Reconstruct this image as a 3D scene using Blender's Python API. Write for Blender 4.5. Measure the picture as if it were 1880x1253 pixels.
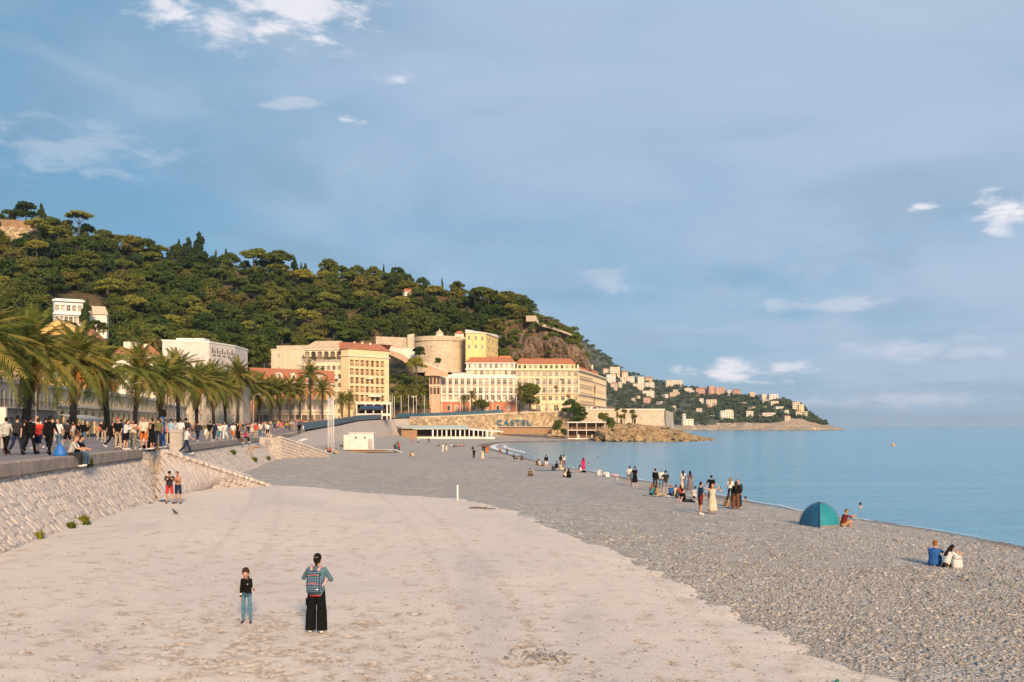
import bpy, math, random
import numpy as np
from mathutils import Vector, Matrix, Euler, noise as mnoise
random.seed(7); rng = np.random.default_rng(7)
PI = math.pi; R = math.radians
for _o in list(bpy.data.objects): bpy.data.objects.remove(_o)
scene = bpy.context.scene
COL = scene.collection
# ---------------------------------------------------------------- camera
F = 1830.0; U0 = 940.0; V0 = 784.0; CZ = 6.0      # focal length in photo pixels, principal column, horizon row, eye height
cam_d = bpy.data.cameras.new('camera'); cam = bpy.data.objects.new('camera', cam_d); COL.objects.link(cam)
cam.location = (0, 0, CZ); cam.rotation_euler = (R(90), 0, 0)
cam_d.sensor_width = 36; cam_d.lens = 36 * F / 1880; cam_d.shift_y = (V0 - 626.5) / 1880
cam_d.clip_start = 0.1; cam_d.clip_end = 80000
scene.camera = cam
# ---------------------------------------------------------------- sun
SUN_EL = 23.0; SUN_AZ = -14.0                      # low evening sun behind the viewer, a little to the right
sun_d = bpy.data.lights.new('sun', 'SUN'); sun = bpy.data.objects.new('sun', sun_d); COL.objects.link(sun)
sun_d.energy = 4.9; sun_d.angle = R(9); sun_d.color = (1.0, 0.70, 0.42)
_sd = Vector((math.sin(R(SUN_AZ)) * math.cos(R(SUN_EL)), math.cos(R(SUN_AZ)) * math.cos(R(SUN_EL)), -math.sin(R(SUN_EL))))
sun.rotation_euler = _sd.to_track_quat('-Z', 'Y').to_euler()
# ---------------------------------------------------------------- sky
world = bpy.data.worlds.new('World'); scene.world = world; world.use_nodes = True
WT = world.node_tree; WT.nodes.clear()
def wn(t): return WT.nodes.new(t)
def wl(a, b): WT.links.new(a, b)
def wmath(op, a, b=None, c=None, clamp=False):
    n = wn('ShaderNodeMath'); n.operation = op; n.use_clamp = clamp
    for i, x in enumerate((a, b, c)):
        if x is None: continue
        if isinstance(x, (int, float)): n.inputs[i].default_value = x
        else: wl(x, n.inputs[i])
    return n.outputs[0]
def wmap(x, a, b, c=0.0, d=1.0, smooth=True):
    n = wn('ShaderNodeMapRange'); n.interpolation_type = 'SMOOTHSTEP' if smooth else 'LINEAR'
    wl(x, n.inputs[0])
    for i, k in enumerate((a, b, c, d)): n.inputs[i + 1].default_value = k
    return n.outputs[0]
def wmix(f, a, b):
    n = wn('ShaderNodeMix'); n.data_type = 'RGBA'
    if isinstance(f, float): n.inputs[0].default_value = f
    else: wl(f, n.inputs[0])
    for k, x in ((6, a), (7, b)):
        if isinstance(x, tuple): n.inputs[k].default_value = (*x, 1)
        else: wl(x, n.inputs[k])
    return n.outputs[2]
def wnoise(vec, scale, detail=4, rough=0.55, dist=0.0):
    n = wn('ShaderNodeTexNoise'); n.inputs['Scale'].default_value = scale; n.inputs['Detail'].default_value = detail
    n.inputs['Roughness'].default_value = rough; n.inputs['Distortion'].default_value = dist
    wl(vec, n.inputs['Vector']); return n.outputs['Fac']
SKY_STRENGTH = 0.12
tc = wn('ShaderNodeTexCoord'); sep = wn('ShaderNodeSeparateXYZ'); wl(tc.outputs['Generated'], sep.inputs[0])
dx, dy, dz = sep.outputs
sky = wn('ShaderNodeTexSky'); sky.sky_type = 'NISHITA'; sky.sun_disc = False
sky.sun_elevation = R(SUN_EL); sky.sun_rotation = R(180 + SUN_AZ); sky.air_density = 1.0; sky.dust_density = 0.6; sky.ozone_density = 2.0
az = wmath('ARCTAN2', dx, dy); el = wmath('ARCSINE', dz)
# cloud-deck coordinates (a flat layer seen in perspective)
den = wmath('ADD', wmath('MAXIMUM', dz, 0.0), 0.10)
cp = wn('ShaderNodeCombineXYZ'); wl(wmath('DIVIDE', dx, den), cp.inputs[0]); wl(wmath('DIVIDE', dy, den), cp.inputs[1])
ca = wn('ShaderNodeCombineXYZ'); wl(az, ca.inputs[0]); wl(wmath('MULTIPLY', el, 2.6), ca.inputs[1])   # flattened banks
k = 1.0 / SKY_STRENGTH
def kc(c): return tuple(x * k * 1.0 for x in c)
blue = wmix(wmap(el, 0.0, 0.30), kc((0.095, 0.290, 0.465)), kc((0.125, 0.295, 0.460)))
base = wmix(0.80, sky.outputs[0], blue)
n_big = wnoise(cp.outputs[0], 0.55, 3, 0.5, 0.6)
n_med = wnoise(ca.outputs[0], 4.5, 5, 0.55, 0.4)
veil = wmath('ADD', wmath('MULTIPLY', n_big, 0.9), wmath('MULTIPLY', n_med, 0.5))
side = wmap(az, -0.55, 0.5, -0.25, 0.30, False)
up = wmap(el, 0.08, 0.42, -0.10, 0.13)
veil = wmath('ADD', wmath('ADD', veil, side), up)
veil = wmap(veil, 0.40, 0.95)
c1 = wmix(wmath('MULTIPLY', veil, 0.86), base, kc((0.405, 0.505, 0.655)))
# darker grey-blue undersides of the deck
n_dark = wnoise(cp.outputs[0], 1.1, 4, 0.55, 0.8)
c1 = wmix(wmath('MULTIPLY', wmap(n_dark, 0.46, 0.70), 0.30), c1, kc((0.190, 0.300, 0.415)))
n_soft = wnoise(ca.outputs[0], 3.2, 6, 0.6, 0.9)
c1 = wmix(wmath('MULTIPLY', wmath('MULTIPLY', wmap(n_soft, 0.50, 0.72), wmap(el, 0.03, 0.16)), 0.36), c1, kc((0.44, 0.53, 0.64)))
# low banks over the sea
bank = wmath('MULTIPLY', wmap(wnoise(ca.outputs[0], 7.0, 5, 0.6, 0.3), 0.46, 0.66), wmath('MULTIPLY', wmap(el, 0.0, 0.05), wmap(el, 0.26, 0.10)))
bank = wmath('MULTIPLY', bank, wmap(az, 0.0, 0.28))
c1 = wmix(wmath('MULTIPLY', bank, 0.55), c1, kc((0.46, 0.52, 0.66)))
# small sunlit cumulus: (azimuth, elevation, half-width, half-height, strength)
def ae(u, v):
    x = (u - U0) / F; z = (V0 - v) / F
    return math.atan2(x, 1), math.atan(z / math.hypot(1, x))
n_c = wnoise(ca.outputs[0], 22.0, 6, 0.62, 0.3)
for (u, v, w, h, s) in ((300, 12, 75, 40, .8), (405, 48, 95, 45, .75), (555, 25, 150, 60, .85), (640, 222, 34, 11, .75), (725, 145, 45, 15, .6),
                        (130, 280, 190, 60, .26), (1115, 520, 75, 38, .25), (1858, 384, 62, 42, 1.0), (1685, 381, 30, 11, .8), (1350, 682, 120, 30, .95),
                        (1450, 670, 105, 15, .6), (1845, 425, 40, 16, .5), (1600, 735, 200, 22, .35), (1700, 640, 190, 26, .3), (1500, 560, 160, 18, .3), (530, 190, 60, 16, .3)):
    a0, e0 = ae(u, v)
    ax = wmath('DIVIDE', wmath('SUBTRACT', az, a0), w / F * 1.15); ex = wmath('DIVIDE', wmath('SUBTRACT', el, e0), h / F * 1.15)
    rr = wmath('SQRT', wmath('ADD', wmath('MULTIPLY', ax, ax), wmath('MULTIPLY', ex, ex)))
    m = wmath('ADD', wmath('SUBTRACT', 0.60, wmath('MULTIPLY', rr, 0.62)), wmath('MULTIPLY', wmath('SUBTRACT', n_c, 0.5), 1.9))
    m = wmath('MULTIPLY', wmap(m, 0.10, 0.62), s)
    m = wmath('MULTIPLY', m, wmap(rr, 1.25, 0.7))
    c1 = wmix(m, c1, kc((0.80, 0.78, 0.83)))
bg = wn('ShaderNodeBackground'); wl(c1, bg.inputs[0]); bg.inputs[1].default_value = SKY_STRENGTH
wo = wn('ShaderNodeOutputWorld'); wl(bg.outputs[0], wo.inputs[0])
# ---------------------------------------------------------------- render settings
vs = scene.view_settings; vs.view_transform = 'Standard'; vs.look = 'None'; vs.exposure = 0.2; vs.gamma = 1.0; vs.use_curve_mapping = False
scene.render.engine = 'CYCLES'
scene.cycles.max_bounces = 4; scene.cycles.transparent_max_bounces = 8

# ================================================================ helpers
def at(u, v, d): return Vector(((u - U0) / F * d, d, CZ - (v - V0) / F * d))
def xu(u, d): return (u - U0) / F * d
def zv(v, d): return CZ - (v - V0) / F * d
def lerp(a, b, t): return a + (b - a) * t

class NT:
    """tiny node helper for one material"""
    def __init__(s, name):
        s.m = bpy.data.materials.new(name); s.m.use_nodes = True; s.t = s.m.node_tree
        s.b = s.t.nodes['Principled BSDF']
    def n(s, t, **kw):
        x = s.t.nodes.new(t)
        for k_, v in kw.items(): setattr(x, k_, v)
        return x
    def l(s, a, b): s.t.links.new(a, b)
    def pos(s, sc=(1, 1, 1), obj=False):
        g = s.n('ShaderNodeTexCoord').outputs['Object'] if obj else s.n('ShaderNodeNewGeometry').outputs['Position']
        mp = s.n('ShaderNodeMapping'); mp.inputs['Scale'].default_value = sc; s.l(g, mp.inputs[0]); return mp.outputs[0]
    def noise(s, vec, scale, detail=4, rough=.55, dist=0.):
        x = s.n('ShaderNodeTexNoise'); s.l(vec, x.inputs['Vector']); x.inputs['Scale'].default_value = scale
        x.inputs['Detail'].default_value = detail; x.inputs['Roughness'].default_value = rough; x.inputs['Distortion'].default_value = dist
        return x.outputs['Fac']
    def vor(s, vec, scale, feature='F1', out='Distance', rnd=1.0):
        x = s.n('ShaderNodeTexVoronoi', feature=feature); s.l(vec, x.inputs['Vector']); x.inputs['Scale'].default_value = scale
        x.inputs['Randomness'].default_value = rnd; return x.outputs[out]
    def ramp(s, fac, stops, interp='LINEAR'):
        x = s.n('ShaderNodeValToRGB'); x.color_ramp.interpolation = interp; e = x.color_ramp.elements
        while len(e) < len(stops): e.new(.5)
        for el_, (p, c) in zip(e, stops): el_.position = p; el_.color = (*c, 1) if len(c) == 3 else c
        s.l(fac, x.inputs[0]); return x.outputs[0]
    def mix(s, f, a, b, mode='MIX'):
        x = s.n('ShaderNodeMix', data_type='RGBA', blend_type=mode)
        if isinstance(f, (int, float)): x.inputs[0].default_value = f
        else: s.l(f, x.inputs[0])
        for k_, c in ((6, a), (7, b)):
            if isinstance(c, tuple): x.inputs[k_].default_value = (*c, 1)
            else: s.l(c, x.inputs[k_])
        return x.outputs[2]
    def maprange(s, x, a, b, c=0., d=1.):
        q = s.n('ShaderNodeMapRange', interpolation_type='SMOOTHSTEP'); s.l(x, q.inputs[0])
        for i, v in enumerate((a, b, c, d)): q.inputs[i + 1].default_value = v
        return q.outputs[0]
    def math(s, op, a, b=None):
        q = s.n('ShaderNodeMath', operation=op)
        for i, v in enumerate((a, b)):
            if v is None: continue
            if isinstance(v, (int, float)): q.inputs[i].default_value = v
            else: s.l(v, q.inputs[i])
        return q.outputs[0]
    def bump(s, h, strength=.5, dist=.05):
        q = s.n('ShaderNodeBump'); q.inputs['Strength'].default_value = strength; q.inputs['Distance'].default_value = dist
        s.l(h, q.inputs['Height']); s.l(q.outputs[0], s.b.inputs['Normal'])
    def col(s, c):
        if isinstance(c, tuple): s.b.inputs['Base Color'].default_value = (*c, 1)
        else: s.l(c, s.b.inputs['Base Color'])
    def rough(s, r): s.b.inputs['Roughness'].default_value = r
MATS = {}
def plain(name, c, rough=.7, var=.18, scale=2.0, bump=0., metal=0.):
    """painted / rendered surface with uneven tone"""
    if name in MATS: return MATS[name]
    n = NT(name); p = n.pos()
    f = n.noise(p, scale, 5, .6)
    lo = tuple(x * (1 - var) for x in c); hi = tuple(min(1, x * (1 + var)) for x in c)
    cc = n.ramp(f, [(.3, lo), (.7, hi)])
    if 'render' in name or name == 'hotel_orange':         # rain streaks and patched plaster
        st = n.noise(n.pos((.9, .9, .07)), 1., 4, .6); cc = n.mix(n.maprange(st, .50, .74, 0, .42), cc, tuple(x * .62 for x in c)); cc = n.mix(n.maprange(n.noise(n.pos((.16, .16, .16)), 1., 5, .65), .54, .66, 0, .25), cc, tuple(min(1, x * 1.15) for x in c))
    n.col(cc); n.rough(rough); n.b.inputs['Metallic'].default_value = metal
    if bump: n.bump(n.noise(p, scale * 8, 4), bump, .02)
    MATS[name] = n.m; return n.m
def objcol(name, rough=.8, var=.25, scale=9., sss=0.):
    """colour taken from each object (clothes, skin, hair)"""
    n = NT(name); oi = n.n('ShaderNodeObjectInfo')
    f = n.noise(n.pos(obj=True), scale, 3)
    n.col(n.mix(n.maprange(f, .3, .7, 0, 1.), n.mix(1.0, oi.outputs['Color'], (1 - var,) * 3, 'MULTIPLY'), oi.outputs['Color']))
    n.b.inputs['Specular IOR Level'].default_value = .12 if sss == 0. else .4
    n.rough(rough); n.bump(n.noise(n.pos(obj=True), scale * 1.6, 3, .55, .8), .45, .035 if sss == 0. else .004); MATS[name] = n.m; return n.m

class MB:
    def __init__(s): s.v = []; s.f = []; s.m = []
    def add(s, vs, fs, mi=0):
        o = len(s.v); s.v += [tuple(v) for v in vs]; s.f += [tuple(i + o for i in f) for f in fs]; s.m += [mi] * len(fs); return s
    def quad(s, a, b, c, d, mi=0): return s.add((a, b, c, d), ((0, 1, 2, 3),), mi)
    def box(s, c, sz, mi=0, rz=0., M=None):
        x, y, z = (k_ / 2 for k_ in sz); vs = [(sx * x, sy * y, sz_ * z) for sz_ in (-1, 1) for sx, sy in ((-1, -1), (1, -1), (1, 1), (-1, 1))]
        rm = Matrix.Rotation(rz, 3, 'Z') if M is None else M
        vs = [rm @ Vector(v) + Vector(c) for v in vs]
        return s.add(vs, ((3, 2, 1, 0), (4, 5, 6, 7), (0, 1, 5, 4), (1, 2, 6, 5), (2, 3, 7, 6), (3, 0, 4, 7)), mi)
    def loft(s, rings, mi=0, caps=True, close=True):
        n = len(rings[0]); vs = [p for r in rings for p in r]; fs = []
        for i in range(len(rings) - 1):
            for j in range(n if close else n - 1):
                k_ = (j + 1) % n; fs.append((i * n + j, i * n + k_, (i + 1) * n + k_, (i + 1) * n + j))
        if caps: fs.append(tuple(range(n - 1, -1, -1))); fs.append(tuple((len(rings) - 1) * n + j for j in range(n)))
        return s.add(vs, fs, mi)
    def tube(s, pts, rad, n=6, mi=0, caps=True):
        pts = [Vector(p) for p in pts]
        if isinstance(rad, (int, float)): rad = [rad] * len(pts)
        rings = []; up = None
        for i, p in enumerate(pts):
            t = (pts[min(i + 1, len(pts) - 1)] - pts[max(i - 1, 0)]).normalized()
            if up is None: up = Vector((0, 0, 1)) if abs(t.z) < .9 else Vector((0, 1, 0))
            a = t.cross(up).normalized(); b = a.cross(t).normalized(); up = b
            rings.append([p + (a * math.cos(2 * PI * j / n) + b * math.sin(2 * PI * j / n)) * rad[i] for j in range(n)])
        return s.loft(rings, mi, caps)
    def capsule(s, p0, p1, r0, r1, n=10):
        p0 = Vector(p0); p1 = Vector(p1); t = (p1 - p0).normalized()
        pts = []; rs = []
        for a in (80, 50, 20): pts.append(p0 - t * r0 * math.sin(R(a))); rs.append(r0 * math.cos(R(a)))
        for a in (20, 50, 80): pts.append(p1 + t * r1 * math.sin(R(a))); rs.append(r1 * math.cos(R(a)))
        return s.tube(pts, rs, n)
    def ell(s, c, r, n=12, M=None):
        rings = []
        for i in range(1, 8):
            a = PI * i / 8 - PI / 2; q = []
            for j in range(n):
                b = 2 * PI * j / n; p = Vector((math.cos(a) * math.cos(b) * r[0], math.cos(a) * math.sin(b) * r[1], math.sin(a) * r[2]))
                q.append((M @ p if M is not None else p) + Vector(c))
            rings.append(q)
        return s.loft(rings)
    def mesh(s, name, mats, smooth=False):
        me = bpy.data.meshes.new(name); me.from_pydata(s.v, [], s.f)
        for m in (mats if isinstance(mats, (list, tuple)) else [mats]): me.materials.append(m)
        if any(s.m): me.polygons.foreach_set('material_index', s.m)
        if smooth: me.polygons.foreach_set('use_smooth', [True] * len(me.polygons))
        me.update(); return me
def tag(o, label=None, cat=None, group=None, kind=None):
    if label: o['label'] = label
    if cat: o['category'] = cat
    if group: o['group'] = group
    if kind: o['kind'] = kind
    return o
def empty(name, loc=(0, 0, 0), rz=0., label=None, cat=None, group=None, scale=1.):
    o = bpy.data.objects.new(name, None); COL.objects.link(o); o.location = loc; o.rotation_euler = (0, 0, rz); o.scale = (scale,) * 3
    o.empty_display_size = .2
    return tag(o, label, cat, group)
def put(name, me, parent=None, loc=(0, 0, 0), rot=(0, 0, 0), scale=(1, 1, 1), color=None):
    o = bpy.data.objects.new(name, me); COL.objects.link(o); o.parent = parent; o.location = loc; o.rotation_euler = rot
    o.scale = scale if isinstance(scale, (tuple, list, Vector)) else (scale,) * 3
    if color: o.color = (*color, 1)
    return o
def npmesh(name, V, Fq, mats, smooth=False, colors=None):
    """mesh from numpy vertex and equal-sized face arrays"""
    me = bpy.data.meshes.new(name); nv, nf, k_ = len(V), len(Fq), Fq.shape[1]
    me.vertices.add(nv); me.vertices.foreach_set('co', np.ascontiguousarray(V, dtype=np.float32).ravel())
    me.loops.add(nf * k_); me.loops.foreach_set('vertex_index', np.ascontiguousarray(Fq, dtype=np.int32).ravel())
    me.polygons.add(nf); me.polygons.foreach_set('loop_start', np.arange(0, nf * k_, k_, dtype=np.int32))
    if smooth: me.polygons.foreach_set('use_smooth', np.ones(nf, dtype=bool))
    for m in (mats if isinstance(mats, (list, tuple)) else [mats]): me.materials.append(m)
    if colors is not None:
        at_ = me.color_attributes.new('tone', 'FLOAT_COLOR', 'POINT'); at_.data.foreach_set('color', np.c_[colors, np.ones(nv)].astype(np.float32).ravel())
    me.update(calc_edges=True); me.validate(); return me
def gridfaces(nr, nc):
    i = np.arange(nr - 1)[:, None] * nc + np.arange(nc - 1)[None]
    return np.stack([i, i + 1, i + nc + 1, i + nc], -1).reshape(-1, 4)
def sstep(a, b, x): t = np.clip((x - a) / (b - a), 0, 1); return t * t * (3 - 2 * t)

# ================================================================ materials
def m_sand():
    n = NT('sand'); p = n.pos()
    big = n.noise(p, .16, 4, .6, .5); med = n.noise(p, 1.6, 6, .65, .3); fine = n.noise(p, 26., 3, .7)
    a = n.ramp(big, [(.32, (.650, .560, .485)), (.52, (.700, .600, .512)), (.70, (.740, .620, .510))])
    c = n.mix(n.maprange(med, .52, .72, 0, .55), a, (.46, .355, .27))
    c = n.mix(n.maprange(fine, .60, .74, 0, .40), c, (.27, .225, .19))
    at_ = n.n('ShaderNodeAttribute', attribute_name='tone'); sp_ = n.n('ShaderNodeSeparateColor'); n.l(at_.outputs['Color'], sp_.inputs[0])
    c = n.mix(n.math('MULTIPLY', sp_.outputs[0], n.maprange(n.noise(p, 7., 4, .7), .38, .62)), c, (.40, .29, .20))
    streak = n.noise(n.pos((.35, .06, 1)), 1.0, 4, .5, .4)
    c = n.mix(n.maprange(streak, .52, .66, 0, .40), c, (.48, .435, .41))
    n.col(c); n.rough(.92)
    h = n.math('ADD', n.math('MULTIPLY', med, 1.0), n.math('MULTIPLY', fine, .35)); n.bump(h, .55, .05); return n.m
def m_shingle():
    n = NT('shingle'); p = n.pos()
    w = n.n('ShaderNodeTexVoronoi', feature='F1'); n.l(p, w.inputs['Vector']); w.inputs['Scale'].default_value = 9.5
    cs = n.n('ShaderNodeSeparateColor'); n.l(w.outputs['Color'], cs.inputs[0])
    c = n.ramp(cs.outputs[0], [(.0, (.15, .13, .113)), (.3, (.32, .28, .242)), (.62, (.47, .42, .362)), (.9, (.62, .56, .485)), (1., (.78, .71, .63))])
    w2 = n.n('ShaderNodeTexVoronoi', feature='F1'); n.l(p, w2.inputs['Vector']); w2.inputs['Scale'].default_value = 3.6
    cs2 = n.n('ShaderNodeSeparateColor'); n.l(w2.outputs['Color'], cs2.inputs[0])
    c = n.mix(.52, c, n.ramp(cs2.outputs[1], [(0., (.21, .185, .16)), (.5, (.41, .365, .315)), (1., (.66, .59, .51))]))
    w3 = n.n('ShaderNodeTexVoronoi', feature='F1'); n.l(p, w3.inputs['Vector']); w3.inputs['Scale'].default_value = 1.15; cs3 = n.n('ShaderNodeSeparateColor'); n.l(w3.outputs['Color'], cs3.inputs[0])
    c = n.mix(.22, c, n.ramp(cs3.outputs[2], [(0., (.22, .195, .17)), (1., (.58, .52, .45))]))
    big = n.noise(n.pos((.5, .12, 1)), .35, 4, .6, .6)
    c = n.mix(n.maprange(big, .42, .68, 0, .45), c, (.34, .298, .258))
    at_ = n.n('ShaderNodeAttribute', attribute_name='tone'); sp = n.n('ShaderNodeSeparateColor'); n.l(at_.outputs['Color'], sp.inputs[0])
    c = n.mix(sp.outputs[0], c, n.mix(1., c, (.52, .47, .44), 'MULTIPLY'))      # wet strip along the water
    n.col(c); n.rough(.75)
    n.bump(n.math('MULTIPLY', w.outputs['Distance'], -1.), .8, .06); return n.m
def m_tone(name, rough=.75, spec=.5):
    n = NT(name); a = n.n('ShaderNodeAttribute', attribute_name='tone'); n.col(a.outputs['Color']); n.rough(rough); return n.m
def m_sea():
    n = NT('sea_water'); p = n.pos()
    a = n.noise(n.pos((1, 1.0, 1)), .55, 5, .6, .4); b = n.noise(p, 2.6, 3, .6); far = n.noise(n.pos((.030, .11, 1)), 1., 6, .7)
    n.col(n.ramp(far, [(.34, (.085, .300, .440)), (.5, (.120, .355, .500)), (.66, (.155, .405, .540))])); n.rough(.16); n.b.inputs['IOR'].default_value = 1.33
    n.bump(n.math('ADD', n.math('ADD', a, n.math('MULTIPLY', b, .3)), n.math('MULTIPLY', n.noise(n.pos((.16, .30, 1)), 1., 4, .6, .5), 1.6)), .7, .4); return n.m
def m_stone(name, c, scale=1.6, joint=.45, var=.3, rough=.88):
    """rubble stonework too far away to pick apart"""
    n = NT(name); p = n.pos(); v = n.n('ShaderNodeTexVoronoi', feature='F1'); n.l(p, v.inputs['Vector']); v.inputs['Scale'].default_value = scale
    cs = n.n('ShaderNodeSeparateColor'); n.l(v.outputs['Color'], cs.inputs[0])
    base = n.ramp(cs.outputs[0], [(0., tuple(x * (1 - var) for x in c)), (1., tuple(min(1, x * (1 + var)) for x in c))])
    e = n.vor(p, scale, 'DISTANCE_TO_EDGE'); j = n.maprange(e, .0, .09)
    col = n.mix(j, tuple(x * joint for x in c), base)
    f = n.noise(p, .22, 4, .6); col = n.mix(n.maprange(f, .4, .7, 0, .35), col, tuple(x * .62 for x in c))
    n.col(col); n.rough(rough); n.bump(j, .6, .08); MATS[name] = n.m; return n.m
def m_rock(name, c1, c2, sc=.12):
    n = NT(name); p = n.pos((1, 1, .55)); f = n.noise(p, sc, 7, .65, .5); g = n.noise(n.pos(), sc * 5, 6, .65)
    c = n.ramp(f, [(.3, c1), (.55, c2), (.75, tuple(x * 1.18 for x in c2))])
    c = n.mix(n.maprange(g, .46, .64, 0, .8), c, tuple(x * .40 for x in c1)); n.col(c); n.rough(.95)  # darker noise patches: crevice shade put into the rock colour
    n.bump(n.math('ADD', f, n.math('MULTIPLY', g, .6)), .9, 1.2 if sc < .3 else .35); MATS[name] = n.m; return n.m
def m_leaf(name, stops, trans=.25):
    n = NT(name); oi = n.n('ShaderNodeObjectInfo'); geo = n.n('ShaderNodeNewGeometry')
    f = n.noise(n.pos(), .35, 3, .6)
    r = n.math('ADD', n.math('MULTIPLY', oi.outputs['Random'], .85), n.math('MULTIPLY', f, .25))
    c = n.ramp(r, stops)
    isl = geo.outputs['Random Per Island']; c = n.mix(n.math('MULTIPLY', isl, .5), c, n.mix(1., c, (.45, .5, .4), 'MULTIPLY'))
    n.col(c); n.rough(.75); n.b.inputs['Specular IOR Level'].default_value = .15
    tr = n.n('ShaderNodeBsdfTranslucent'); n.l(c, tr.inputs[0]); mx = n.n('ShaderNodeMixShader'); mx.inputs[0].default_value = trans
    out = n.t.nodes['Material Output']; n.l(n.b.outputs[0], mx.inputs[1]); n.l(tr.outputs[0], mx.inputs[2]); n.l(mx.outputs[0], out.inputs[0])
    MATS[name] = n.m; return n.m
def m_tiles():
    n = NT('roof_tiles'); p = n.pos(); f = n.noise(p, .9, 5, .65); g = n.noise(p, 6., 3)
    c = n.ramp(f, [(.3, (.34, .115, .055)), (.6, (.50, .185, .085)), (.8, (.55, .26, .14))])
    c = n.mix(n.maprange(g, .5, .75, 0, .4), c, (.26, .11, .07)); n.col(c); n.rough(.85); n.bump(g, .6, .1); MATS['tiles'] = n.m; return n.m
def m_glass():
    n = NT('window_glass'); oi = n.n('ShaderNodeObjectInfo')
    n.col(n.ramp(oi.outputs['Random'], [(0., (.05, .042, .036)), (.35, (.14, .11, .085)), (.7, (.32, .26, .20)), (1., (.50, .44, .36))])); n.rough(.22); return n.m
def m_asphalt():
    n = NT('promenade_asphalt'); p = n.pos(); f = n.noise(p, .25, 5, .6); g = n.noise(p, 18., 3, .7)
    c = n.ramp(f, [(.3, (.185, .155, .145)), (.7, (.255, .215, .20))]); c = n.mix(n.maprange(g, .5, .7, 0, .3), c, (.13, .115, .11)); n.col(c); n.rough(.9); n.bump(g, .3, .01); return n.m
def m_hill():
    n = NT('hill_soil'); p = n.pos(); f = n.noise(p, .045, 6, .65, .5); g = n.noise(p, .3, 6, .7)
    c = n.ramp(f, [(.35, (.045, .050, .018)), (.52, (.12, .085, .040)), (.66, (.25, .155, .085))]); c = n.mix(n.maprange(g, .45, .7, 0, .7), c, (.05, .048, .022))
    n.col(c); n.rough(.95); n.bump(g, .8, .8); return n.m
SAND = m_sand(); SHINGLE = m_shingle(); TONE = m_tone('pebble_stone', .7); SEA = m_sea(); ASPH = m_asphalt(); HILL = m_hill(); TILES = m_tiles(); GLASS = m_glass()
REVET = m_stone('revetment_stone', (.54, .465, .40), 2.1, .75, .15)
QUAY = m_stone('quay_rubble', (.46, .345, .215), .75, .5, .45)
MASON = m_stone('pale_masonry', (.60, .50, .375), .6, .8, .12)
CLIFF = m_rock('cliff_rock', (.13, .092, .062), (.27, .185, .115), .16)
BOULD = m_rock('shore_rock', (.23, .155, .085), (.42, .30, .175), .35)
LEAF_OAK = m_leaf('leaf_oak', [(.08, (0.041, 0.077, 0.021)), (.35, (0.072, 0.114, 0.025)), (.62, (0.113, 0.143, 0.029)), (.85, (0.169, 0.179, 0.035)), (1.0, (0.200, 0.164, 0.043))])
LEAF_PINE = m_leaf('leaf_pine', [(.2, (0.095, 0.140, 0.027)), (.55, (0.179, 0.208, 0.039)), (.85, (0.300, 0.283, 0.053))])
LEAF_CYP = m_leaf('leaf_cypress', [(.2, (0.036, 0.063, 0.021)), (.8, (0.068, 0.096, 0.027))], .1)
LEAF_FAR = m_leaf('leaf_far', [(.2, (0.045, 0.078, 0.036)), (.8, (0.090, 0.117, 0.045))], .1)
LEAF_PALM = m_leaf('leaf_palm', [(.10, (0.140, 0.177, 0.037)), (.5, (0.220, 0.238, 0.049)), (.85, (0.366, 0.299, 0.073))], .35)
LEAF_DRY = m_leaf('leaf_dry', [(.2, (.20, .125, .045)), (.8, (.32, .21, .08))], .2)
BARK = plain('bark', (.10, .075, .055), .95, .35, 3., .5)
PBARK = plain('palm_bark', (.060, .045, .035), .95, .4, 4., .8)
WHITE = plain('white_paint', (.78, .75, .71), .6, .06, 1.5)
CREAM = plain('cream_render', (.74, .63, .47), .85, .10, .5)
CREAM2 = plain('pale_cream_render', (.70, .60, .46), .85, .12, .4)
YELLOW = plain('yellow_render', (.82, .635, .385), .85, .10, .5)
YELLOW2 = plain('sun_yellow_render', (.80, .60, .26), .85, .09, .5)
OCHRE = plain('ochre_render', (.72, .43, .15), .85, .12, .4)
ORANGE = plain('orange_render', (.66, .32, .17), .85, .12, .5)
REDR = plain('brick_red_render', (.52, .20, .11), .85, .14, .5)
PINKR = plain('pink_render', (.62, .40, .275), .85, .12, .3)
OFFW = plain('off_white_render', (.76, .69, .60), .85, .08, .4)
GREYC = plain('grey_concrete', (.42, .385, .355), .9, .2, 1.2, .3)
WOOD = plain('timber', (.33, .20, .11), .85, .35, 2.5, .3)
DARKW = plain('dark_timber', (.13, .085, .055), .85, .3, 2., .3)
IRON = plain('dark_iron', (.035, .036, .04), .55, .2, 3.)
BLUEF = plain('blue_fence_paint', (.035, .105, .165), .55, .25, .8)
TEALR = plain('pale_teal_roof', (.46, .55, .50), .6, .12, .5)
SHADEIN = plain('painted_shade_interior', (.055, .042, .034), .95, .4, .6)  # near-black colour stands in for shade inside rooms and openings
NAVYA = plain('navy_awning', (.02, .05, .12), .8, .2, 1.)
CANVAS = plain('canvas_awning', (.60, .53, .45), .85, .12, 1.)
STEEL = plain('galvanised_steel', (.45, .46, .47), .4, .1, 3., 0., .6)
FABRIC = objcol('clothing_fabric', .85, .28, 9.); SKIN = objcol('skin', .55, .10, 6., 1.); HAIRM = objcol('hair', .6, .35, 22.); LEATHER = objcol('shoe', .6, .2, 12.)
OBJP = objcol('painted_item', .5, .15, 2., 1.)
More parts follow.
